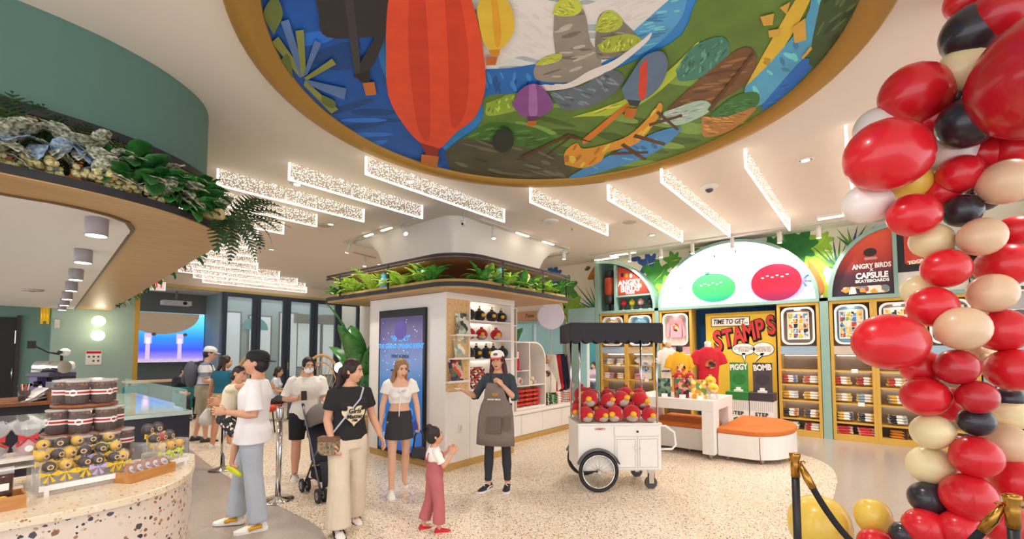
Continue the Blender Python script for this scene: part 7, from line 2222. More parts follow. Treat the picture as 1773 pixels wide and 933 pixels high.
def human(label, loc, heading, H=1.7, lean=0, side=0, twist=0, head=(0, 0, 0), arms=None, legs=None, bw=1., fem=False, hs=1., skinc=SKIN, vox=.009, name='person',
          top=None, bottom=None, shoe=('#f0ece6', '#ffffff'), hair=None, extra_head=None, feet=True, lift=None, mouth='#b8605a', mask=False, group=None):
    s = H / 1.70
    t = thing(name, label, 'person', loc, heading, group)
    arms = arms or {}
    legs = legs or {}
    RZ, RX, RY = (lambda a: Matrix.Rotation(a, 3, 'Z')), (lambda a: Matrix.Rotation(a, 3, 'X')), (lambda a: Matrix.Rotation(a, 3, 'Y'))
    TM = RZ(twist) @ RY(side) @ RX(-lean)
    HM = TM @ RX(lean * .7) @ RZ(head[0]) @ RX(-head[1]) @ RY(head[2])
    J = {}
    low = 9
    for sg, k in ((1, 'R'), (-1, 'L')):
        a, o, b, fy = legs.get(k, (0, .05, .03, .1))
        hip = V3((sg * .088 * bw, 0, -.02))
        d1 = V3((sg * math.sin(o), math.sin(a) * math.cos(o), -math.cos(a) * math.cos(o)))
        d2 = V3((sg * math.sin(o) * .6, math.sin(a - b), -math.cos(a - b))).normalized()
        kn = hip + d1 * .425
        an = kn + d2 * .415
        J['hip' + k], J['kn' + k], J['an' + k] = hip, kn, an
        J['fd' + k] = V3((sg * math.sin(fy), math.cos(fy), 0))
        J['fp' + k] = legs.get('p' + k, 0)
        low = min(low, an.z)
    pz = (-low + .075) if lift is None else lift / s
    O = V3((0, 0, pz))
    for k in list(J):
        if k[:2] in ('hi', 'kn', 'an'):
            J[k] = (J[k] + O) * s
    def tp(x, y, z):
        w_ = max(0, min(1, z / .2))
        p = V3((x, y, z))
        q = TM @ p
        return ((p * (1 - w_) + q * w_) + O) * s
    sw = (.165 if fem else .182) * bw
    for sg, k in ((1, 'R'), (-1, 'L')):
        u, f, th, curl = arms.get(k, ((.12, .0, -1), (.05, .2, -1), (0, 1, 0), .35))
        sh = V3((sg * sw, -.005, .455))
        ud = V3((u[0] * sg, u[1], u[2])).normalized()
        fd = V3((f[0] * sg, f[1], f[2])).normalized()
        el = sh + ud * .275
        wr = el + fd * .245
        J['sh' + k], J['el' + k], J['wr' + k] = tp(*sh), (TM @ el + O) * s, (TM @ wr + O) * s
        J['ad' + k] = TM @ fd
        J['th' + k] = TM @ V3((th[0] * sg, th[1], th[2]))
        J['cu' + k] = curl
        J['hand' + k] = J['wr' + k] + J['ad' + k] * .09 * s
    NB, HC = tp(0, 0, .53), (TM @ V3((0, .015, .60)) + HM @ V3((0, .012, .07)) * hs + O) * s
    J['head'] = HC
    prof = [(-.11, .10, .085, -.005), (-.06, .155, .105, -.008), (.02, .17 if fem else .162, .112, -.008), (.10, .15, .102, 0), (.19, .128 if fem else .142, .09 if fem else .1, .004), (.29, .148 if fem else .16, .106, .008), (.37, .16 if fem else .178, .112 if not fem else .108, .006), (.43, .158 if fem else .175, .092, 0), (.48, .12, .07, -.004), (.52, .07, .058, -.002), (.555, .052, .052, .004)]
    def torso(mb, inf, z0, z1, scale=1., flare=0):
        zs = [p[0] for p in prof if z0 < p[0] < z1]
        zs = [z0] + zs + [z1]
        rings = []
        for z in zs:
            for a_, b_ in zip(prof, prof[1:]):
                if a_[0] <= z <= b_[0]:
                    u = (z - a_[0]) / (b_[0] - a_[0])
                    break
            else:
                a_ = b_ = prof[0] if z < prof[0][0] else prof[-1]
                u = 0
            rx = (a_[1] + (b_[1] - a_[1]) * u) * bw
            ry = (a_[2] + (b_[2] - a_[2]) * u) * (1 + (bw - 1) * 1.3)
            if z < .0:
                rx, ry = max(rx, .16 * bw), max(ry, .108)
            fl = flare * max(0, (.1 - z) / .2)
            yo = a_[3] + (b_[3] - a_[3]) * u
            rings.append([tp((rx + inf + fl) * math.cos(2 * PI * k / 24), yo + (ry + inf + fl) * math.sin(2 * PI * k / 24), z) for k in range(24)])
        mb.loft(rings)
    def lerp(a, b_, u):
        return a + (b_ - a) * u
    def arm(mb, k, inf, end, inf0=None):
        """end: 0..1 upper arm, 1..2 forearm"""
        S, E, W2 = J['sh' + k], J['el' + k], J['wr' + k]
        inner = S + (NB - S) * .28
        pts, rs = [inner, S], [.05, .052]
        path = [(.35, .048), (.7, .042), (1.0, .039), (1.25, .041), (1.6, .033), (2.0, .025)]
        for u, r_ in path:
            if u >= end:
                break
            pts.append(lerp(S, E, u) if u <= 1 else lerp(E, W2, u - 1))
            rs.append(r_)
        pts.append(lerp(S, E, end) if end <= 1 else lerp(E, W2, end - 1))
        rs.append([r_ for u, r_ in path if u >= end - .2][0])
        i0 = inf if inf0 is None else inf0
        mb.tube(pts, [(r_ * (1 + (bw - 1) * .8) + (i0 if q_ < 2 else i0 + (inf - i0) * min(1, (q_ - 1) / 3))) * s for q_, r_ in enumerate(rs)], 12)
    def leg(mb, k, inf, end, flare=0.):
        A, K_, B_ = J['hip' + k], J['kn' + k], J['an' + k]
        path = [(0, .086), (.3, .082), (.6, .068), (.9, .056), (1.0, .055), (1.15, .054), (1.4, .056), (1.7, .042), (2.0, .036)]
        pts, rs = [A + V3((0, 0, .03 * s))], [.08]
        for u, r_ in path:
            if u >= end:
                break
            pts.append(lerp(A, K_, u) if u <= 1 else lerp(K_, B_, u - 1))
            rs.append(max(r_, .058 if flare else 0) + flare * u)
        pts.append(lerp(A, K_, end) if end <= 1 else lerp(K_, B_, end - 1))
        rs.append(max([r_ for u, r_ in path if u >= end - .2][0], .058 if flare else 0) + flare * end)
        mb.tube(pts, [(r_ * (1 + (bw - 1) * .8) + inf) * s for r_ in rs], 14)
    # ---- body
    mb = MB()
    torso(mb, 0, -.11, .555)
    if fem:
        for sg in (-1, 1):
            mb.sph(tp(sg * .07, .075, .335), .062 * s)
    for k in 'LR':
        arm(mb, k, 0, 2)
        leg(mb, k, 0, 2)
        mb.tube([J['an' + k] + V3((0, 0, .02 * s)), J['an' + k] - V3((0, 0, .03 * s)), J['an' + k] + J['fd' + k] * .12 * s - V3((0, 0, .055 * s))], [.034 * s, .036 * s, .028 * s], 10)
    mb.tube([NB - V3((0, 0, .03 * s)), lerp(NB, HC, .4), HC - HM @ V3((0, .012, .03)) * s * hs], [.056 * s, .05 * s, .05 * s * hs], 12)
    h = s * hs
    def hp(x, y, z):
        return HC + HM @ V3((x, y, z)) * h
    def hsph(m_, c, r_, n=18, q=12):
        m_.sph(hp(*c), tuple(x * h for x in r_), n, q, mt=HM)
    hsph(mb, (0, -.008, .028), (.074, .094, .088))
    hsph(mb, (0, .026, -.03), (.061, .068, .078))
    hsph(mb, (0, .046, -.085), (.034, .034, .026))
    hsph(mb, (0, .075, -.056), (.026, .016, .018))
    for sg in (-1, 1):
        hsph(mb, (sg * .034, .058, -.025), (.03, .03, .03))
        hsph(mb, (sg * .077, -.006, -.008), (.009, .018, .03), 10, 8)
    mb.tube([hp(0, .082, .022), hp(0, .096, -.006), hp(0, .108, -.028), hp(0, .088, -.038)], [.009 * h, .011 * h, .0145 * h, .010 * h], 8)
    ex = MB()
    for k in 'LR':
        sgn = 1 if k == 'R' else -1
        n_ = TM @ V3((-sgn, .0, 0))
        if abs(n_.dot(J['ad' + k].normalized())) > .8:
            n_ = TM @ V3((0, 0, -1))
        if abs(J['ad' + k].normalized().z) < .6 and abs(n_.z) < .5:
            n_ = n_ * .6 + V3((0, 0, .6)) if J['cu' + k] > .6 else n_
        hand_mesh(ex, J['wr' + k], J['ad' + k], n_, J['th' + k], J['cu' + k], s * (1.1 if hs > 1.1 else 1))
    body = link('body', solid(mb, vox * (1 if H > 1.2 else .8), 3, ex), skin(skinc), t)
    # ---- face
    if not mask:
        m_ = MB()
        hsph(m_, (0, .0885, -.060), (.021, .006, .0045), 12, 8)
        hsph(m_, (0, .087, -.067), (.017, .006, .005), 12, 8)
        m_.build('lips', M(mouth, .4), t)
    for sg in (-1, 1):
        e = MB()
        hsph(e, (sg * .030, .0795, .012), (.0135, .009, .0075), 10, 8)
        e = e.build('eye', M('#f0ebe6', .2, var=.02), t)
        i_ = MB()
        hsph(i_, (sg * .030, .0868, .012), (.0062, .0025, .0068), 10, 6)
        i_.build('iris', M('#2a1a14', .2), e)
        bb_ = MB()
        bb_.tube([hp(sg * .014, .090, .031), hp(sg * .030, .090, .037), hp(sg * .047, .078, .032)], [.0035 * h, .004 * h, .002 * h], 6)
        bb_.tube([hp(sg * .017, .0875, .018), hp(sg * .030, .0895, .0215), hp(sg * .043, .0835, .016)], [.0016 * h, .002 * h, .0014 * h], 5)
        bb_.build('eyebrow', M('#2e1f1a', .7), t)
    if mask:
        m_ = MB()
        hsph(m_, (0, .038, -.045), (.066, .070, .056))
        m_.tube([hp(-.06, .03, -.03), hp(-.08, -.01, -.005)], .003 * h, 5).tube([hp(.06, .03, -.03), hp(.08, -.01, -.005)], .003 * h, 5)
        link('face_mask', solid(m_, .006, 3), M('#f4f4f4', .7), t)
    # ---- hair
    if hair:
        st, c, *rest = hair
        m_ = MB()
        hsph(m_, (0, -.020, .040), (.083, .098, .094))
        hsph(m_, (0, -.045, -.01), (.078, .074, .085))
        if st != 'short':
            for sg in (-1, 1):
                hsph(m_, (sg * .066, .015, .03), (.022, .045, .05))
        if st in ('long', 'shoulder'):
            L = rest[0] if rest else .25
            m_.tube([hp(0, -.05, .03), hp(0, -.085, -.08), hp(0, -.1, -.08 - L * .5), hp(0, -.09, -.08 - L)], [.07 * h, .075 * h, .07 * h, .035 * h], 14, flat=.5, side=HM @ V3((1, 0, 0)))
            for sg in (-1, 1):
                m_.tube([hp(sg * .06, -.01, .05), hp(sg * .080, -.025, -.06), hp(sg * .092, -.01, -.1 - L * .4), hp(sg * .095, .02, -.1 - L * .9)], [.03 * h, .032 * h, .034 * h, .012 * h], 10, flat=.7)
        if st == 'ponytail':
            m_.tube([hp(0, -.09, .03), hp(0, -.125, -.0), hp(0, -.14, -.09), hp(.01, -.13, -.2), hp(.02, -.10, -.29)], [.025 * h, .034 * h, .036 * h, .03 * h, .008 * h], 10)
        if st == 'bun':
            hsph(m_, (0, -.06, .135), (.042, .042, .036))
        if st == 'lowbun':
            hsph(m_, (0, -.115, -.01), (.045, .038, .045))
        hr = link('hair', solid(m_, .008, 3), M(c, .5, var=.35, scale=60, bump=.15), t)
        if st == 'ponytail':
            k_ = MB()
            hsph(k_, (0, -.108, .018), (.03, .022, .03), 12, 8)
            k_.build('hair_tie', M('#d8d4d0', .6), t)
    # ---- clothes
    if top:
        c = top['c']
        m_ = MB()
        inf = top.get('inf', .018)
        torso(m_, inf, top.get('hem', -.02), top.get('neck', .515), flare=top.get('flare', 0))
        if fem:
            for sg in (-1, 1):
                m_.sph(tp(sg * .07, .075, .335), (.062 + inf * .9) * s)
        if top.get('sleeve', .55) > 0:
            for k in 'LR':
                arm(m_, k, top.get('sinf', inf + .008), top.get('sleeve', .55), top.get('puff', .006))
        tm = link(top.get('name', 'shirt'), solid(m_, .010 if H > 1.2 else .008, 4), c if not isinstance(c, str) else M(c, .85, var=.08, scale=8, bump=1.), t)
        J['top'] = tm
    if bottom:
        c = bottom['c']
        m_ = MB()
        inf = bottom.get('inf', .014)
        torso(m_, inf, -.115, bottom.get('waist', .10))
        if bottom.get('skirt'):
            rings = []
            for z, q in ((.10, 0), (.0, .012), (-.1, .03), (-bottom['skirt'], .05)):
                rings.append([(V3(((.158 + q) * bw * math.cos(2 * PI * k / 24), (.112 + q) * math.sin(2 * PI * k / 24) - .005, z)) + O) * s for k in range(24)])
            m_.loft(rings)
        else:
            for k in 'LR':
                leg(m_, k, inf, bottom.get('len', 1.97), bottom.get('flare', .006))
        link(bottom.get('name', 'trousers'), solid(m_, .010 if H > 1.2 else .008, 4), c if not isinstance(c, str) else M(c, .85, var=.09, scale=8, bump=1.), t)
    # ---- shoes
    if feet:
        for k in 'LR':
            fd, an = J['fd' + k], J['an' + k]
            sd = fd.cross(V3((0, 0, 1)))
            pit = J['fp' + k]
            heel = an - fd * .06 * s - V3((0, 0, .075 * s))
            def fp_(y, x, z):
                f2 = fd * math.cos(pit) + V3((0, 0, -math.sin(pit)))
                u2 = V3((0, 0, math.cos(pit))) + fd * math.sin(pit)
                return heel + f2 * y * s + sd * x * s + u2 * z * s
            up_ = MB()
            rg = []
            for y, w_, hh in ((-.015, .02, .05), (0, .034, .085), (.05, .038, .10), (.10, .042, .082), (.16, .047, .06), (.21, .046, .045), (.245, .032, .034), (.258, .012, .026)):
                rg.append([fp_(y, w_ * math.cos(q), .018 + (hh - .018) * max(0, math.sin(q)) - .006 * max(0, -math.sin(q))) for q in [2 * PI * i / 14 for i in range(14)]])
            up_.loft(rg)
            sh_ = up_.build('shoe', M(shoe[0], .6), t)
            sl_ = MB()
            rg = []
            for y, w_ in ((-.022, .02), (0, .038), (.06, .041), (.12, .045), (.18, .05), (.23, .045), (.262, .02)):
                rg.append([fp_(y, sx * w_, z) for sx, z in ((-1, 0), (1, 0), (1, .026), (-1, .026))])
            sl_.loft(rg, smooth=False)
            sl_.build('sole', M(shoe[1], .6), sh_)
            if len(shoe) > 2:
                a_ = MB()
                for sg in (-1, 1):
                    a_.tube([fp_(.03, sg * .041, .05), fp_(.09, sg * .046, .05), fp_(.14, sg * .049, .035)], (shoe[3] if len(shoe) > 3 else .008) * s, 6)
                a_.tube([fp_(.09, -.02, .092), fp_(.12, .02, .082), fp_(.15, -.015, .07)], .006 * s, 5)
                a_.build('trim', M(shoe[2], .6), sh_)
    J['hp'] = hp
    J['HM'] = HM
    J['h'] = h
    J['tp'] = tp
    J['s'] = s
    J['t'] = t
    J['w'] = lambda p: Matrix.Translation(V3(loc)) @ Matrix.Rotation(heading, 4, 'Z') @ p
    return J


def cap(J, c, bill, back=False, front=None, r_=1.):
    HM, hp, h = J['HM'], J['hp'], J['h']
    m_ = MB()
    rg = []
    for z, q in ((.03, 1.0), (.06, 1.02), (.09, .97), (.115, .8), (.13, .55), (.137, .2)):
        rg.append([hp(.086 * q * r_ * math.cos(a), -.012 + .106 * q * r_ * math.sin(a), z + .012 * (math.sin(a) if z < .05 else 0)) for a in [2 * PI * k / 22 for k in range(22)]])
    cp_ = m_.loft(rg).build('cap', M(c, .8, var=.1), J['t'])
    m_ = MB()
    sg = -1 if back else 1
    o = arc(0, .0, .075, .085, .15, PI - .15, 12)
    top_, bot = [], []
    for x, y in o + [(-.07, -.02), (.07, -.02)]:
        yy = sg * (.075 + y) if sg > 0 else -(.095 + y)
        top_.append(hp(x, yy, .046 - abs(x) * .12 - y * .18 + .004))
        bot.append(hp(x, yy, .046 - abs(x) * .12 - y * .18 - .004))
    n = len(top_)
    m_.add(top_ + bot, [list(range(n)), [n + k for k in range(n)][::-1]] + [(k, (k + 1) % n, n + (k + 1) % n, n + k) for k in range(n)])
    m_.build('cap_bill', M(bill, .8), cp_)
    if front:
        m_ = MB()
        m_.sph(hp(0, .088, .085), (.03 * h, .012 * h, .018 * h), 12, 8, mt=HM)
        m_.build('cap_badge', M(front, .6), cp_)
    return cp_


def rad(*a):
    return tuple(math.radians(x) for x in a)


# 1 man in the foreground holding a child
jm = human('man in white tee, pale jeans and backwards black cap carrying a child', (-4.766, 1.795, 0.0), math.radians(150), 1.69, lean=-.06, head=(-.05, -.05, 0), bw=1.02,
           arms={'L': ((.12, -.12, -1), (-.12, 1, .10), (0, 0, 1), .5), 'R': ((.05, .30, -.9), (-.35, .9, .25), (0, 0, 1), .5)},
           legs={'L': (-.10, .06, .03, .15), 'R': (.24, .05, .14, .2)},
           top=dict(c='#f1eeee', inf=.034, hem=-.10, sleeve=.85, sinf=.042, flare=.03), bottom=dict(c='#b4bcc6', inf=.018, flare=.006, name='jeans'), shoe=('#f2efe8', '#f4f0ea', '#e6a824', .019), hair=('short', '#1c1618'))
cap(jm, '#232124', '#232124', True)
W_ = jm['w']
ch = W_(V3((.14, .25, 0)))
jc = human('child in cream top and black patterned shorts carried by the man in white', (ch[0], ch[1], 0), math.radians(150 + 168), 1.02, lean=.20, head=(-.4, .1, -.3), hs=1.25, bw=1.05, lift=1.07, skinc='#cf9878',
           arms={'L': ((.3, .75, .25), (-.3, .8, .1), (0, 0, 1), .5), 'R': ((.35, .75, .35), (-.2, .9, .1), (0, 0, 1), .5)},
           legs={'L': (.75, .5, .95, .2), 'R': (.75, .35, .85, .2), 'pL': .5, 'pR': .5},
           top=dict(c='#e9dcc0', inf=.02, hem=-.02, sleeve=.7, sinf=.03), bottom=dict(c=print_mat('shorts_print', ['#26242a', '#1f1e22', '#e8dccc', '#2a2a30', '#3a3638'], 45, .8), inf=.022, len=.85, flare=.01, name='shorts'), shoe=('#d8e034', '#c8d42c'), hair=('short', '#241a18'))

# 2 woman in the black heart tee
jw = human('woman in black tee with a cream heart, beige wide trousers and ponytail', (-3.994, 2.37, 0.0), math.radians(258), 1.62, lean=.06, head=(.75, .12, 0), fem=True, bw=1.02,
           arms={'R': ((.16, -.02, -1), (-.12, .42, -.85), (0, 1, 0), .6), 'L': ((.28, -.05, -.95), (.35, .2, -.9), (0, 1, 0), .4)},
           legs={'R': (.20, .05, .12, .1), 'L': (-.16, .05, .14, .1), 'pL': .15},
           top=dict(c='#252326', inf=.022, hem=-.03, sleeve=.62, sinf=.036), bottom=dict(c='#dccbb4', inf=.02, flare=.024, waist=.12, len=1.99), shoe=('#f0ece6', '#2a2a2c', '#2a2a2c'), hair=('ponytail', '#2e1d1a'))
tp = jw['tp']
hm_ = MB()
P = []
for k in range(28):
    a = 2 * PI * k / 28
    P.append((.0072 * 16 * math.sin(a) ** 3, .0072 * (13 * math.cos(a) - 5 * math.cos(2 * a) - 2 * math.cos(3 * a) - math.cos(4 * a))))
def onchest(x, z, o=0):
    rx, ry = .19, .146
    return tp(x, (ry + o + .02 * math.exp(-((abs(x) - .06) / .05) ** 2)) * math.sqrt(max(0, 1 - (x / rx) ** 2)) + .004, .25 + z)
fr = [onchest(x, z) for x, z in P]
bk_ = [onchest(x, z, -.03) for x, z in P]
hm_.add(fr + bk_ + [onchest(0, 0, .002)], [(k, (k + 1) % 28, 56) for k in range(28)] + [(k, (k + 1) % 28, 28 + (k + 1) % 28, 28 + k) for k in range(28)])
ho = hm_.build('heart_print', M('#e6d2ac', .7), jw['top'])
for s_, z, sz in (('Girls', .035, .062), ('Matter', -.02, .055), ('1986', -.06, .028)):
    text('lettering', s_, sz, M('#2a2426', .7), ho, onchest(0, z, .007), rot=(PI / 2 - .04, 0, PI), shear=.15, bold=.0015, ext=.0015)
# cross-body bag
bagp = jw['w'](tp(.21, .06, -.06))
t = thing('shoulder_bag', 'small brown patterned shoulder bag at the hip of the woman in black tee', 'bag', bagp, math.radians(258 - 50))
MB().prism(rrect(-.10, .10, -.085, .085, .06), -.035, .035, 'y').build('bag_body', print_mat('bag_print', ['#9a8468', '#8a7458', '#a8947a', '#6a5642'], 60), t, bevel=.01)
MB().prism(rrect(-.10, .10, .04, .09, .02), -.038, .038, 'y').build('flap', M('#7a5a40', .5), t, bevel=.008)
MB().bx(-.012, .012, -.039, -.036, -.08, .08).build('stripe', M('#a02a2c', .5), t)
lp = [tp(.20, .05, .02), tp(.15, .135, .14), tp(.05, .155, .28), tp(-.06, .135, .40), tp(-.115, .06, .50), tp(-.115, -.02, .50)]
inv = Matrix.Rotation(-math.radians(258 - 50), 4, 'Z') @ Matrix.Translation(-bagp)
MB().tube([inv @ jw['w'](p + V3((0, 0, 0))) for p in lp], .009, 6, flat=.4).build('strap', M('#b9bcc8', .6), t)

# 3 woman with the mask and stroller
jk = human('woman in cream tee, black shorts and white face mask pushing a stroller', (-6.025, 2.945, 0.0), math.radians(250), 1.60, lean=.04, head=(.15, .15, 0), fem=True, bw=1.2, mask=True,
           arms={'R': ((.32, .0, -1), (-.55, .65, .12), (0, 0, 1), .8), 'L': ((.12, .25, -.9), (-.05, .95, -.25), (0, 0, 1), .8)},
           legs={'R': (.06, .05, .05, .1), 'L': (-.1, .05, .1, .1)},
           top=dict(c='#efe8dc', inf=.026, hem=-.10, sleeve=.85, sinf=.04), bottom=dict(c='#222126', inf=.024, len=.85, flare=.012, name='shorts'), shoe=('#e8e2da', '#f2eee8', '#b09890'), hair=('lowbun', '#1f1718'))
q = jk['w'](jk['handR'])
t = thing('phone', 'dark phone in the right hand of the masked woman', 'phone', q, math.radians(250))
MB().box((0, .02, .03), (.07, .012, .13), rot=Matrix.Rotation(.5, 3, 'X')).build('phone_body', BLACK, t, bevel=.004)
text('print', '.', .02, BLACK, jk['top'], jk['tp'](-.09, .165, .36))

# stroller
sx = thing('stroller', 'dark grey folding stroller in front of the masked woman', 'stroller', (-5.155, 2.836, -0.0), math.radians(262))
FRm = M('#77787e', .3, metal=.8)
FB = M('#2f2f36', .8, var=.12, scale=30)
for s_ in (-1, 1):
    MB().tube([(s_ * .2, -.42, 1.02), (s_ * .21, -.36, .94), (s_ * .22, .30, .10)], .013, 8).build('side_tube', FRm, sx)
    MB().tube([(s_ * .22, -.24, .09), (s_ * .21, .02, .45), (s_ * .2, .2, .62)], .012, 8).build('side_tube', FRm, sx)
    MB().tube([(s_ * .2, -.42, 1.02), (s_ * .19, -.48, 1.03), (s_ * .17, -.52, 1.0)], .018, 8).build('handle_grip', BLACK, sx)
    for y in (.30, -.24):
        for o in (-.035, .035):
            w_ = MB().cyl((s_ * .22 + o - .012, y, .08), (s_ * .22 + o + .012, y, .08), .08, n=20).build('wheel', M('#28272a', .7), sx)
            MB().cyl((s_ * .22 + o - .014, y, .08), (s_ * .22 + o + .014, y, .08), .045, n=12).build('hub', M('#8a8a90', .4), w_)
        MB().cyl((s_ * .22 - .05, y, .08), (s_ * .22 + .05, y, .08), .01, n=8).build('axle', BLACK, sx)
MB().cyl((-.22, -.24, .14), (.22, -.24, .14), .01, n=8).cyl((-.2, .2, .62), (.2, .2, .62), .011, n=8).build('cross_bar', FRm, sx)
mb = MB()
mb.loft([[V3((x, y + .02 * math.cos(x * 8), z)) for x in (-.19, -.1, 0, .1, .19)] + [V3((x, y - .02, z - .03)) for x in (.19, .1, 0, -.1, -.19)] for y, z in ((-.30, .88), (-.2, .62), (-.12, .42), (.0, .38), (.18, .42), (.24, .3), (.28, .18))], smooth=True)
mb.build('seat_fabric', FB, sx)
rg = []
for k in range(9):
    a = -.3 + 1.5 * k / 8
    rg.append([V3((.21 * math.cos(b_), -.30 + .42 * math.sin(a) * (.4 + .6 * math.sin(b_)) , .78 + .26 * math.cos(a) * math.sin(b_))) for b_ in [PI * j / 10 for j in range(11)]])
o = MB().loft(rg, 0, False, False).build('canopy', M('#6b625c', .8, var=.1), sx)
so = o.modifiers.new('thick', 'SOLIDIFY')
so.thickness = .008
MB().bx(-.17, .17, -.22, .1, .16, .3).build('basket', M('#232328', .9), sx, bevel=.03)

# 4 blonde woman
jb = human('woman in white puff-sleeve crop top and dark denim skirt with long fair hair', (-4.515, 3.358, -0.0), math.radians(240), 1.60, lean=.03, head=(.25, .3, 0), fem=True, bw=.92, skinc='#e6b496',
           arms={'R': ((.22, -.05, -1), (.08, .05, -1), (0, 1, 0), .4), 'L': ((.25, .02, -1), (.1, .15, -1), (0, 1, 0), .9)},
           legs={'R': (.16, .03, .08, .1), 'L': (-.12, .03, .35, .1), 'pL': .55},
           top=dict(c='#f4f0ea', inf=.012, hem=.215, neck=.43, sleeve=.42, sinf=.05, puff=.022, name='crop_top'), bottom=dict(c='#38363a', inf=.01, skirt=.24, waist=.12, name='skirt'), shoe=('#f0ebe4', '#f6f2ec'), hair=('long', '#96714c', .28), mouth='#c04a4a')
tpb = jb['tp']
MB().tube([tpb(0, .135, .38), tpb(.01, .15, .30), tpb(.02, .145, .20), tpb(.02, .13, .06)], .006, 6).tube([tpb(0, .135, .38), tpb(-.05, .145, .39), tpb(-.02, .145, .36), tpb(.05, .145, .39), tpb(0, .135, .38)], .006, 6).build('neck_tie', M('#faf6f0', .7), jb['top'])
q = jb['w'](jb['handL'])
t = thing('handbag', 'small black handbag hanging from the left hand of the fair-haired woman', 'bag', (q[0], q[1], q[2] - .34), math.radians(225))
MB().prism([(-.10, 0), (.10, 0), (.085, .13), (-.085, .13)], -.035, .035, 'y').build('bag_body', M('#1d1b1e', .35), t, bevel=.012)
MB().tube([(-.075, 0, .12), (-.05, 0, .28), (0, 0, .345), (.05, 0, .28), (.075, 0, .12)], .01, 8).build('strap', M('#1d1b1e', .4), t)
MB().bx(-.02, .02, -.042, -.036, .08, .11).build('clasp', CHROME, t)

# 5 employee
je = human('shop assistant in white and red cap, brown apron and dark jeans talking', (-3.639, 4.186, 0.0), math.radians(205), 1.68, lean=-.02, head=(.05, .02, .06), fem=True, bw=.98, mouth='#8a2a2a',
           arms={'R': ((.50, .05, -.85), (.25, .8, .30), (0, 0, 1), .7), 'L': ((.30, .25, -.95), (-.60, .45, .75), (0, 0, 1), .7)},
           legs={'R': (.05, .05, .04, .35), 'L': (-.04, .04, .04, .1)},
           top=dict(c='#3a4148', inf=.016, hem=-.04, sleeve=1.12, sinf=.02), bottom=dict(c='#34343a', inf=.006, flare=0, len=1.9, name='jeans'), shoe=('#232226', '#e8e2dc', '#e8e2dc'), hair=('long', '#4a1f26', .26))
cap(je, '#f2ede6', '#d8402c', front='#6a6a5a')
tpe = je['tp']
mb = MB()
rg = []
for z, w_, off in ((.40, .095, .0), (.30, .125, .012), (.20, .15, .0), (.12, .20, -.02), (.0, .225, -.01), (-.12, .235, .01), (-.24, .24, .03), (-.36, .245, .04)):
    ring = []
    for k in range(13):
        x = -w_ + 2 * w_ * k / 12
        rx = .19 + (.06 if z < .1 else .0)
        y = (.138 + off + (.03 if .2 < z < .38 else 0)) * math.sqrt(max(0, 1 - (x / (rx + .06)) ** 2)) + .012
        ring.append(V3((x, y, z)))
    pts = [(tpe(*p) if p.z > 0 else (V3((p.x, p.y, p.z + je['tp'](0, 0, 0).z / je['s'])) * je['s'])) for p in ring]
    rg.append(pts)
ap = MB().loft(rg, 0, False, False)
APM = M('#7d7068', .85, var=.12, scale=30, bump=.1)
ao = ap.build('apron', APM, je['t'])
so = ao.modifiers.new('thick', 'SOLIDIFY')
so.thickness = .008
base_z = je['tp'](0, 0, 0).z / je['s']
def apf(x, z, o=.0):
    off = {True: .01, False: .035}[z > -.1]
    y = (.138 + off) * math.sqrt(max(0, 1 - (x / .31) ** 2)) + .018 + o
    return V3((x, y, z + base_z)) * je['s']
def pocket(x0, x1, z0, z1):
    m_ = MB()
    n = 6
    f_ = [[apf(x0 + (x1 - x0) * k / n, z, .008) for k in range(n + 1)] for z in (z0, z1)]
    b_ = [[apf(x0 + (x1 - x0) * k / n, z, -.006) for k in range(n + 1)] for z in (z0, z1)]
    m_.loft([f_[0] + b_[0][::-1], f_[1] + b_[1][::-1]], smooth=False)
    return m_.build('pocket', M('#6a5c52', .85, var=.12), ao)
pocket(-.09, .10, -.20, -.04)
pocket(-.09, .10, -.045, -.015)
pocket(-.2, -.12, -.16, .0)
for sg in (-1, 1):
    MB().tube([tpe(sg * .085, .135, .40), tpe(sg * .09, .10, .46), tpe(sg * .08, .02, .51), tpe(sg * .04, -.06, .50)], .014, 6, flat=.3).build('apron_strap', M('#5a4e46', .8), ao)
    MB().tube([tpe(sg * .19, .04, .12), tpe(sg * .15, -.11, .12), tpe(sg * .01, -.125, .12)], .012, 6, flat=.4).build('apron_tie', M('#5a4e46', .8), ao)
m_ = MB()
m_.sph(tpe(-.01, .178, .27), (.05, .006, .035), 12, 8)
m_.build('printed_badge', M('#a8783c', .7), ao)
text('lettering', 'ANGRY BIRDS', .026, WP, ao, tpe(0, .186, .20), rot=(PI / 2, 0, PI), bold=.0006)
m_ = MB()
m_.box(tpe(-.07, .168, .375), (.05, .008, .022))
m_.build('name_tag', M('#7a2028', .4), ao)
q = je['w'](je['handR'])
t = thing('leaflet', 'small pale leaflet in the right hand of the shop assistant', 'card', q, math.radians(205))
MB().box((0, .03, .0), (.10, .08, .004), rot=Matrix.Rotation(.3, 3, 'X')).build('card', WP, t)

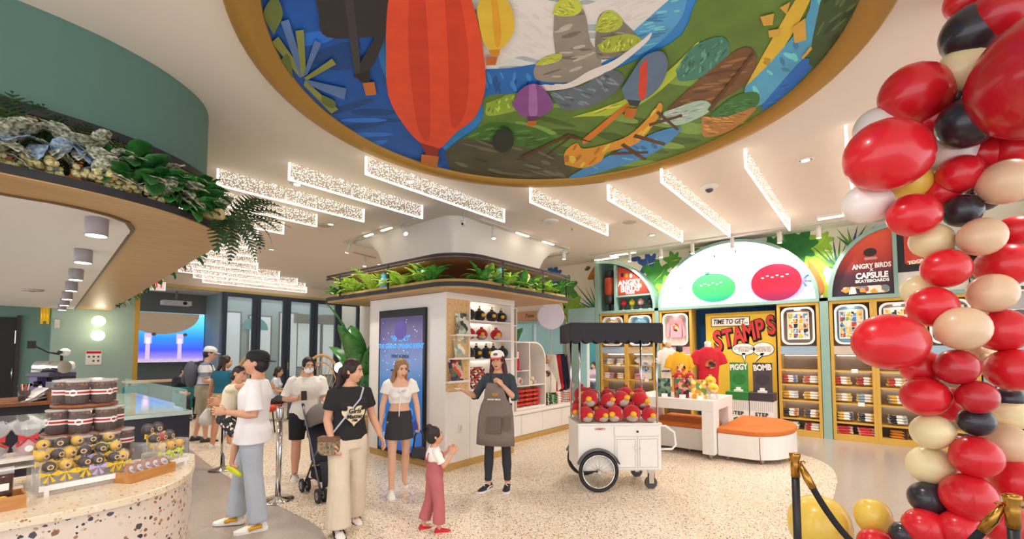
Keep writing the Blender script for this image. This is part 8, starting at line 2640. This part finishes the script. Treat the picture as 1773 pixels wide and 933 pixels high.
# 6 toddler
jt = human('toddler in white top, dusty pink dungarees and red clogs with one hand raised', (-3.306, 2.879, 0.0), math.radians(-28), .93, lean=-.04, head=(0, -.12, 0), hs=1.38, bw=1.12, skinc='#d49a7c',
           arms={'R': ((.12, .35, -.75), (.0, .62, .8), (0, 0, 1), .25), 'L': ((.15, .45, -.8), (-.2, .6, .5), (0, 0, 1), .3)},
           legs={'R': (.12, .04, .12, .1), 'L': (-.13, .04, .16, .1), 'pL': .25},
           top=dict(c='#f0ebe2', inf=.02, hem=.0, sleeve=.75, sinf=.03), bottom=dict(c='#b8666a', inf=.028, flare=.010, waist=.30, len=1.8, name='dungarees'), shoe=('#c0202c', '#d83038'), hair=('bun', '#241a1a'))
tpt = jt['tp']
for sg in (-1, 1):
    MB().tube([tpt(sg * .085, .155, .28), tpt(sg * .1, .13, .42), tpt(sg * .1, .0, .505), tpt(sg * .08, -.12, .42), tpt(sg * .06, -.15, .26)], .014, 6, flat=.4).build('dungaree_strap', M('#b8666a', .85), jt['t'])

# 7 man with backpack at the back, 8 woman in teal
STR = bpy.data.materials.new('striped_cloth')
STR.use_nodes = True
nt = STR.node_tree
tc = nt.nodes.new('ShaderNodeTexCoord')
sp_ = nt.nodes.new('ShaderNodeSeparateXYZ')
nt.links.new(tc.outputs['Object'], sp_.inputs[0])
ma = nt.nodes.new('ShaderNodeMath')
ma.operation = 'MULTIPLY'
ma.inputs[1].default_value = 4.6
nt.links.new(sp_.outputs[2], ma.inputs[0])
mf = nt.nodes.new('ShaderNodeMath')
mf.operation = 'FRACT'
nt.links.new(ma.outputs[0], mf.inputs[0])
nt.links.new(ramp(nt, mf.outputs[0], [(0, '#e9e7ea'), (.62, '#7f8494')], 'CONSTANT'), nt.nodes['Principled BSDF'].inputs['Base Color'])
nt.nodes['Principled BSDF'].inputs['Roughness'].default_value = .85
jx = human('man in striped tee, khaki shorts and pale cap with a grey backpack', (-9.873, 2.846, 0.0), math.radians(-22), 1.76, lean=.06, head=(-.1, .2, 0), bw=1.0, vox=.011, skinc='#e0ad92',
           arms={'R': ((.12, .05, -1), (-.25, 1, -.05), (0, 0, 1), .6), 'L': ((.12, .1, -1), (-.2, 1, 0), (0, 0, 1), .6)},
           legs={'R': (.10, .05, .06, .1), 'L': (-.12, .06, .06, .1)},
           top=dict(c=STR, inf=.026, hem=-.06, sleeve=.8, sinf=.034), bottom=dict(c='#a59a84', inf=.03, len=1.02, flare=.02, name='shorts'), shoe=('#4a4644', '#3a3634'), hair=('short', '#2a1f1c'))
cap(jx, '#e6e2de', '#d0ccca')
q = jx['w'](jx['tp'](0, -.22, .28))
t = thing('backpack', 'grey backpack worn by the man in the striped tee', 'bag', q, math.radians(-22))
MB().sph((0, 0, 0), (.17, .12, .25), 16, 12).build('bag_body', M('#5a5c66', .8, var=.15), t)
MB().sph((0, -.09, -.08), (.12, .06, .11), 12, 8).build('front_pocket', M('#4a4c56', .8), t)
for sg in (-1, 1):
    MB().tube([(sg * .1, .06, .2), (sg * .11, .16, .24), (sg * .12, .32, .18), (sg * .13, .36, .0), (sg * .14, .22, -.16)], .02, 6, flat=.3).build('strap', M('#4a4e5c', .8), t)
jy = human('woman in teal top and beige shorts seen from behind, holding a white bag', (-8.92, 2.862, 0.0), math.radians(28), 1.60, lean=.0, head=(-.85, .1, 0), fem=True, bw=1.08, vox=.011, skinc='#d8a080',
           arms={'L': ((.35, .05, -1), (.22, .05, -1), (0, 1, 0), .8), 'R': ((.25, .2, -.9), (-.3, .8, .1), (0, 0, 1), .5)},
           legs={'R': (.08, .05, .06, .1), 'L': (-.06, .05, .05, .1)},
           top=dict(c='#1f6a80', inf=.02, hem=-.03, sleeve=.35, sinf=.03), bottom=dict(c='#c9a878', inf=.022, len=.72, flare=.012, name='shorts'), shoe=('#e6e2dc', '#f0ece6'), hair=('shoulder', '#2f201c', .12))
q = jy['w'](jy['handL'])
t = thing('carrier_bag', 'white plastic carrier bag held by the woman in teal', 'bag', (q[0], q[1], q[2] - .36), .5)
mb = MB()
mb.loft([[V3((a * (1 + .1 * (k % 2)) * math.cos(2 * PI * k / 14), b_ * math.sin(2 * PI * k / 14), z)) for k in range(14)] for z, a, b_ in ((0, .12, .07), (.04, .17, .1), (.14, .16, .09), (.22, .1, .05), (.29, .035, .025))])
mb.build('bag_body', M('#f0eeec', .5, var=.05), t)
MB().tube([(-.03, 0, .28), (-.015, 0, .35), (.015, 0, .35), (.03, 0, .28)], .008, 6).build('handle', M('#f0eeec', .5), t)

# people seated or standing at the back
SIT = {'R': (1.48, .12, 1.5, .1), 'L': (1.48, .12, 1.5, .1)}
human('seated person in pale blue top with dark bob beyond the chrome post', (-11.4, 4.75, 0), math.radians(-30), 1.62, lean=.12, head=(-.3, .1, 0), fem=True, vox=.014, legs=SIT, lift=.56, arms={'R': ((.15, .2, -.9), (-.2, .9, 0), (0, 0, 1), .5), 'L': ((.15, .2, -.9), (-.2, .9, .2), (0, 0, 1), .5)},
      top=dict(c='#cfdae4', inf=.02, sleeve=.7), bottom=dict(c='#4a4a52', inf=.012), shoe=('#3a3638', '#2a2a2a'), hair=('shoulder', '#231a1a', .05))
t = thing('low_stool', 'low red stool under the person in pale blue', 'seat', (-11.4, 4.75, 0), math.radians(-30))
MB().bx(-.25, .25, -.25, .2, .38, .42).build('seat', M('#b04a34', .7), t, bevel=.015)
for a, b_ in ((-.2, -.2), (.2, -.2), (-.2, .15), (.2, .15)):
    MB().cyl((a, b_, 0), (a, b_, .38), .015, n=8).build('leg', BLACK, t)
human('person in black top with brown hair looking left beside the wicker chair', (-8.95, 5.2, 0), math.radians(110), 1.56, head=(.2, .05, 0), fem=True, vox=.013, top=dict(c='#26242a', inf=.018, sleeve=.0), bottom=dict(c='#3a3a44', inf=.012), hair=('lowbun', '#5a3a2a'), shoe=('#3a3638', '#2a2a2a'))
human('dark-clothed person seated in a teal tub chair beyond the backpack', (-13.4, 3.3, 0), math.radians(-60), 1.7, lean=.25, head=(0, .3, 0), vox=.015, legs=SIT, lift=.57, arms={'R': ((.15, .3, -.9), (-.2, .9, 0), (0, 0, 1), .5), 'L': ((.15, .3, -.9), (-.2, .9, .1), (0, 0, 1), .5)},
      top=dict(c='#26262c', inf=.022, sleeve=1.6), bottom=dict(c='#2f3038', inf=.014), shoe=('#2a2a2c', '#2a2a2a'), hair=('short', '#1c1618'))
human('person in pink seated at the white cafe table through the teal frame', (-7.5, 13.75, 0), math.radians(180), 1.62, lean=.1, head=(0, .2, 0), fem=True, vox=.016, legs=SIT, lift=.57, top=dict(c='#e0b8c8', inf=.02, sleeve=.8), bottom=dict(c='#5a5a68', inf=.014), hair=('shoulder', '#2a1c1a', .1))
# text curves become meshes, keeping their place and parent
bpy.context.view_layer.update()
DG = bpy.context.evaluated_depsgraph_get()
for o in [o for o in SC.objects if o.type == 'FONT']:
    me = bpy.data.meshes.new_from_object(o.evaluated_get(DG))
    n = bpy.data.objects.new('lettering', me)
    COL.objects.link(n)
    n.parent = o.parent
    n.location, n.rotation_euler, n.scale = o.location, o.rotation_euler, o.scale
    bpy.data.objects.remove(o)
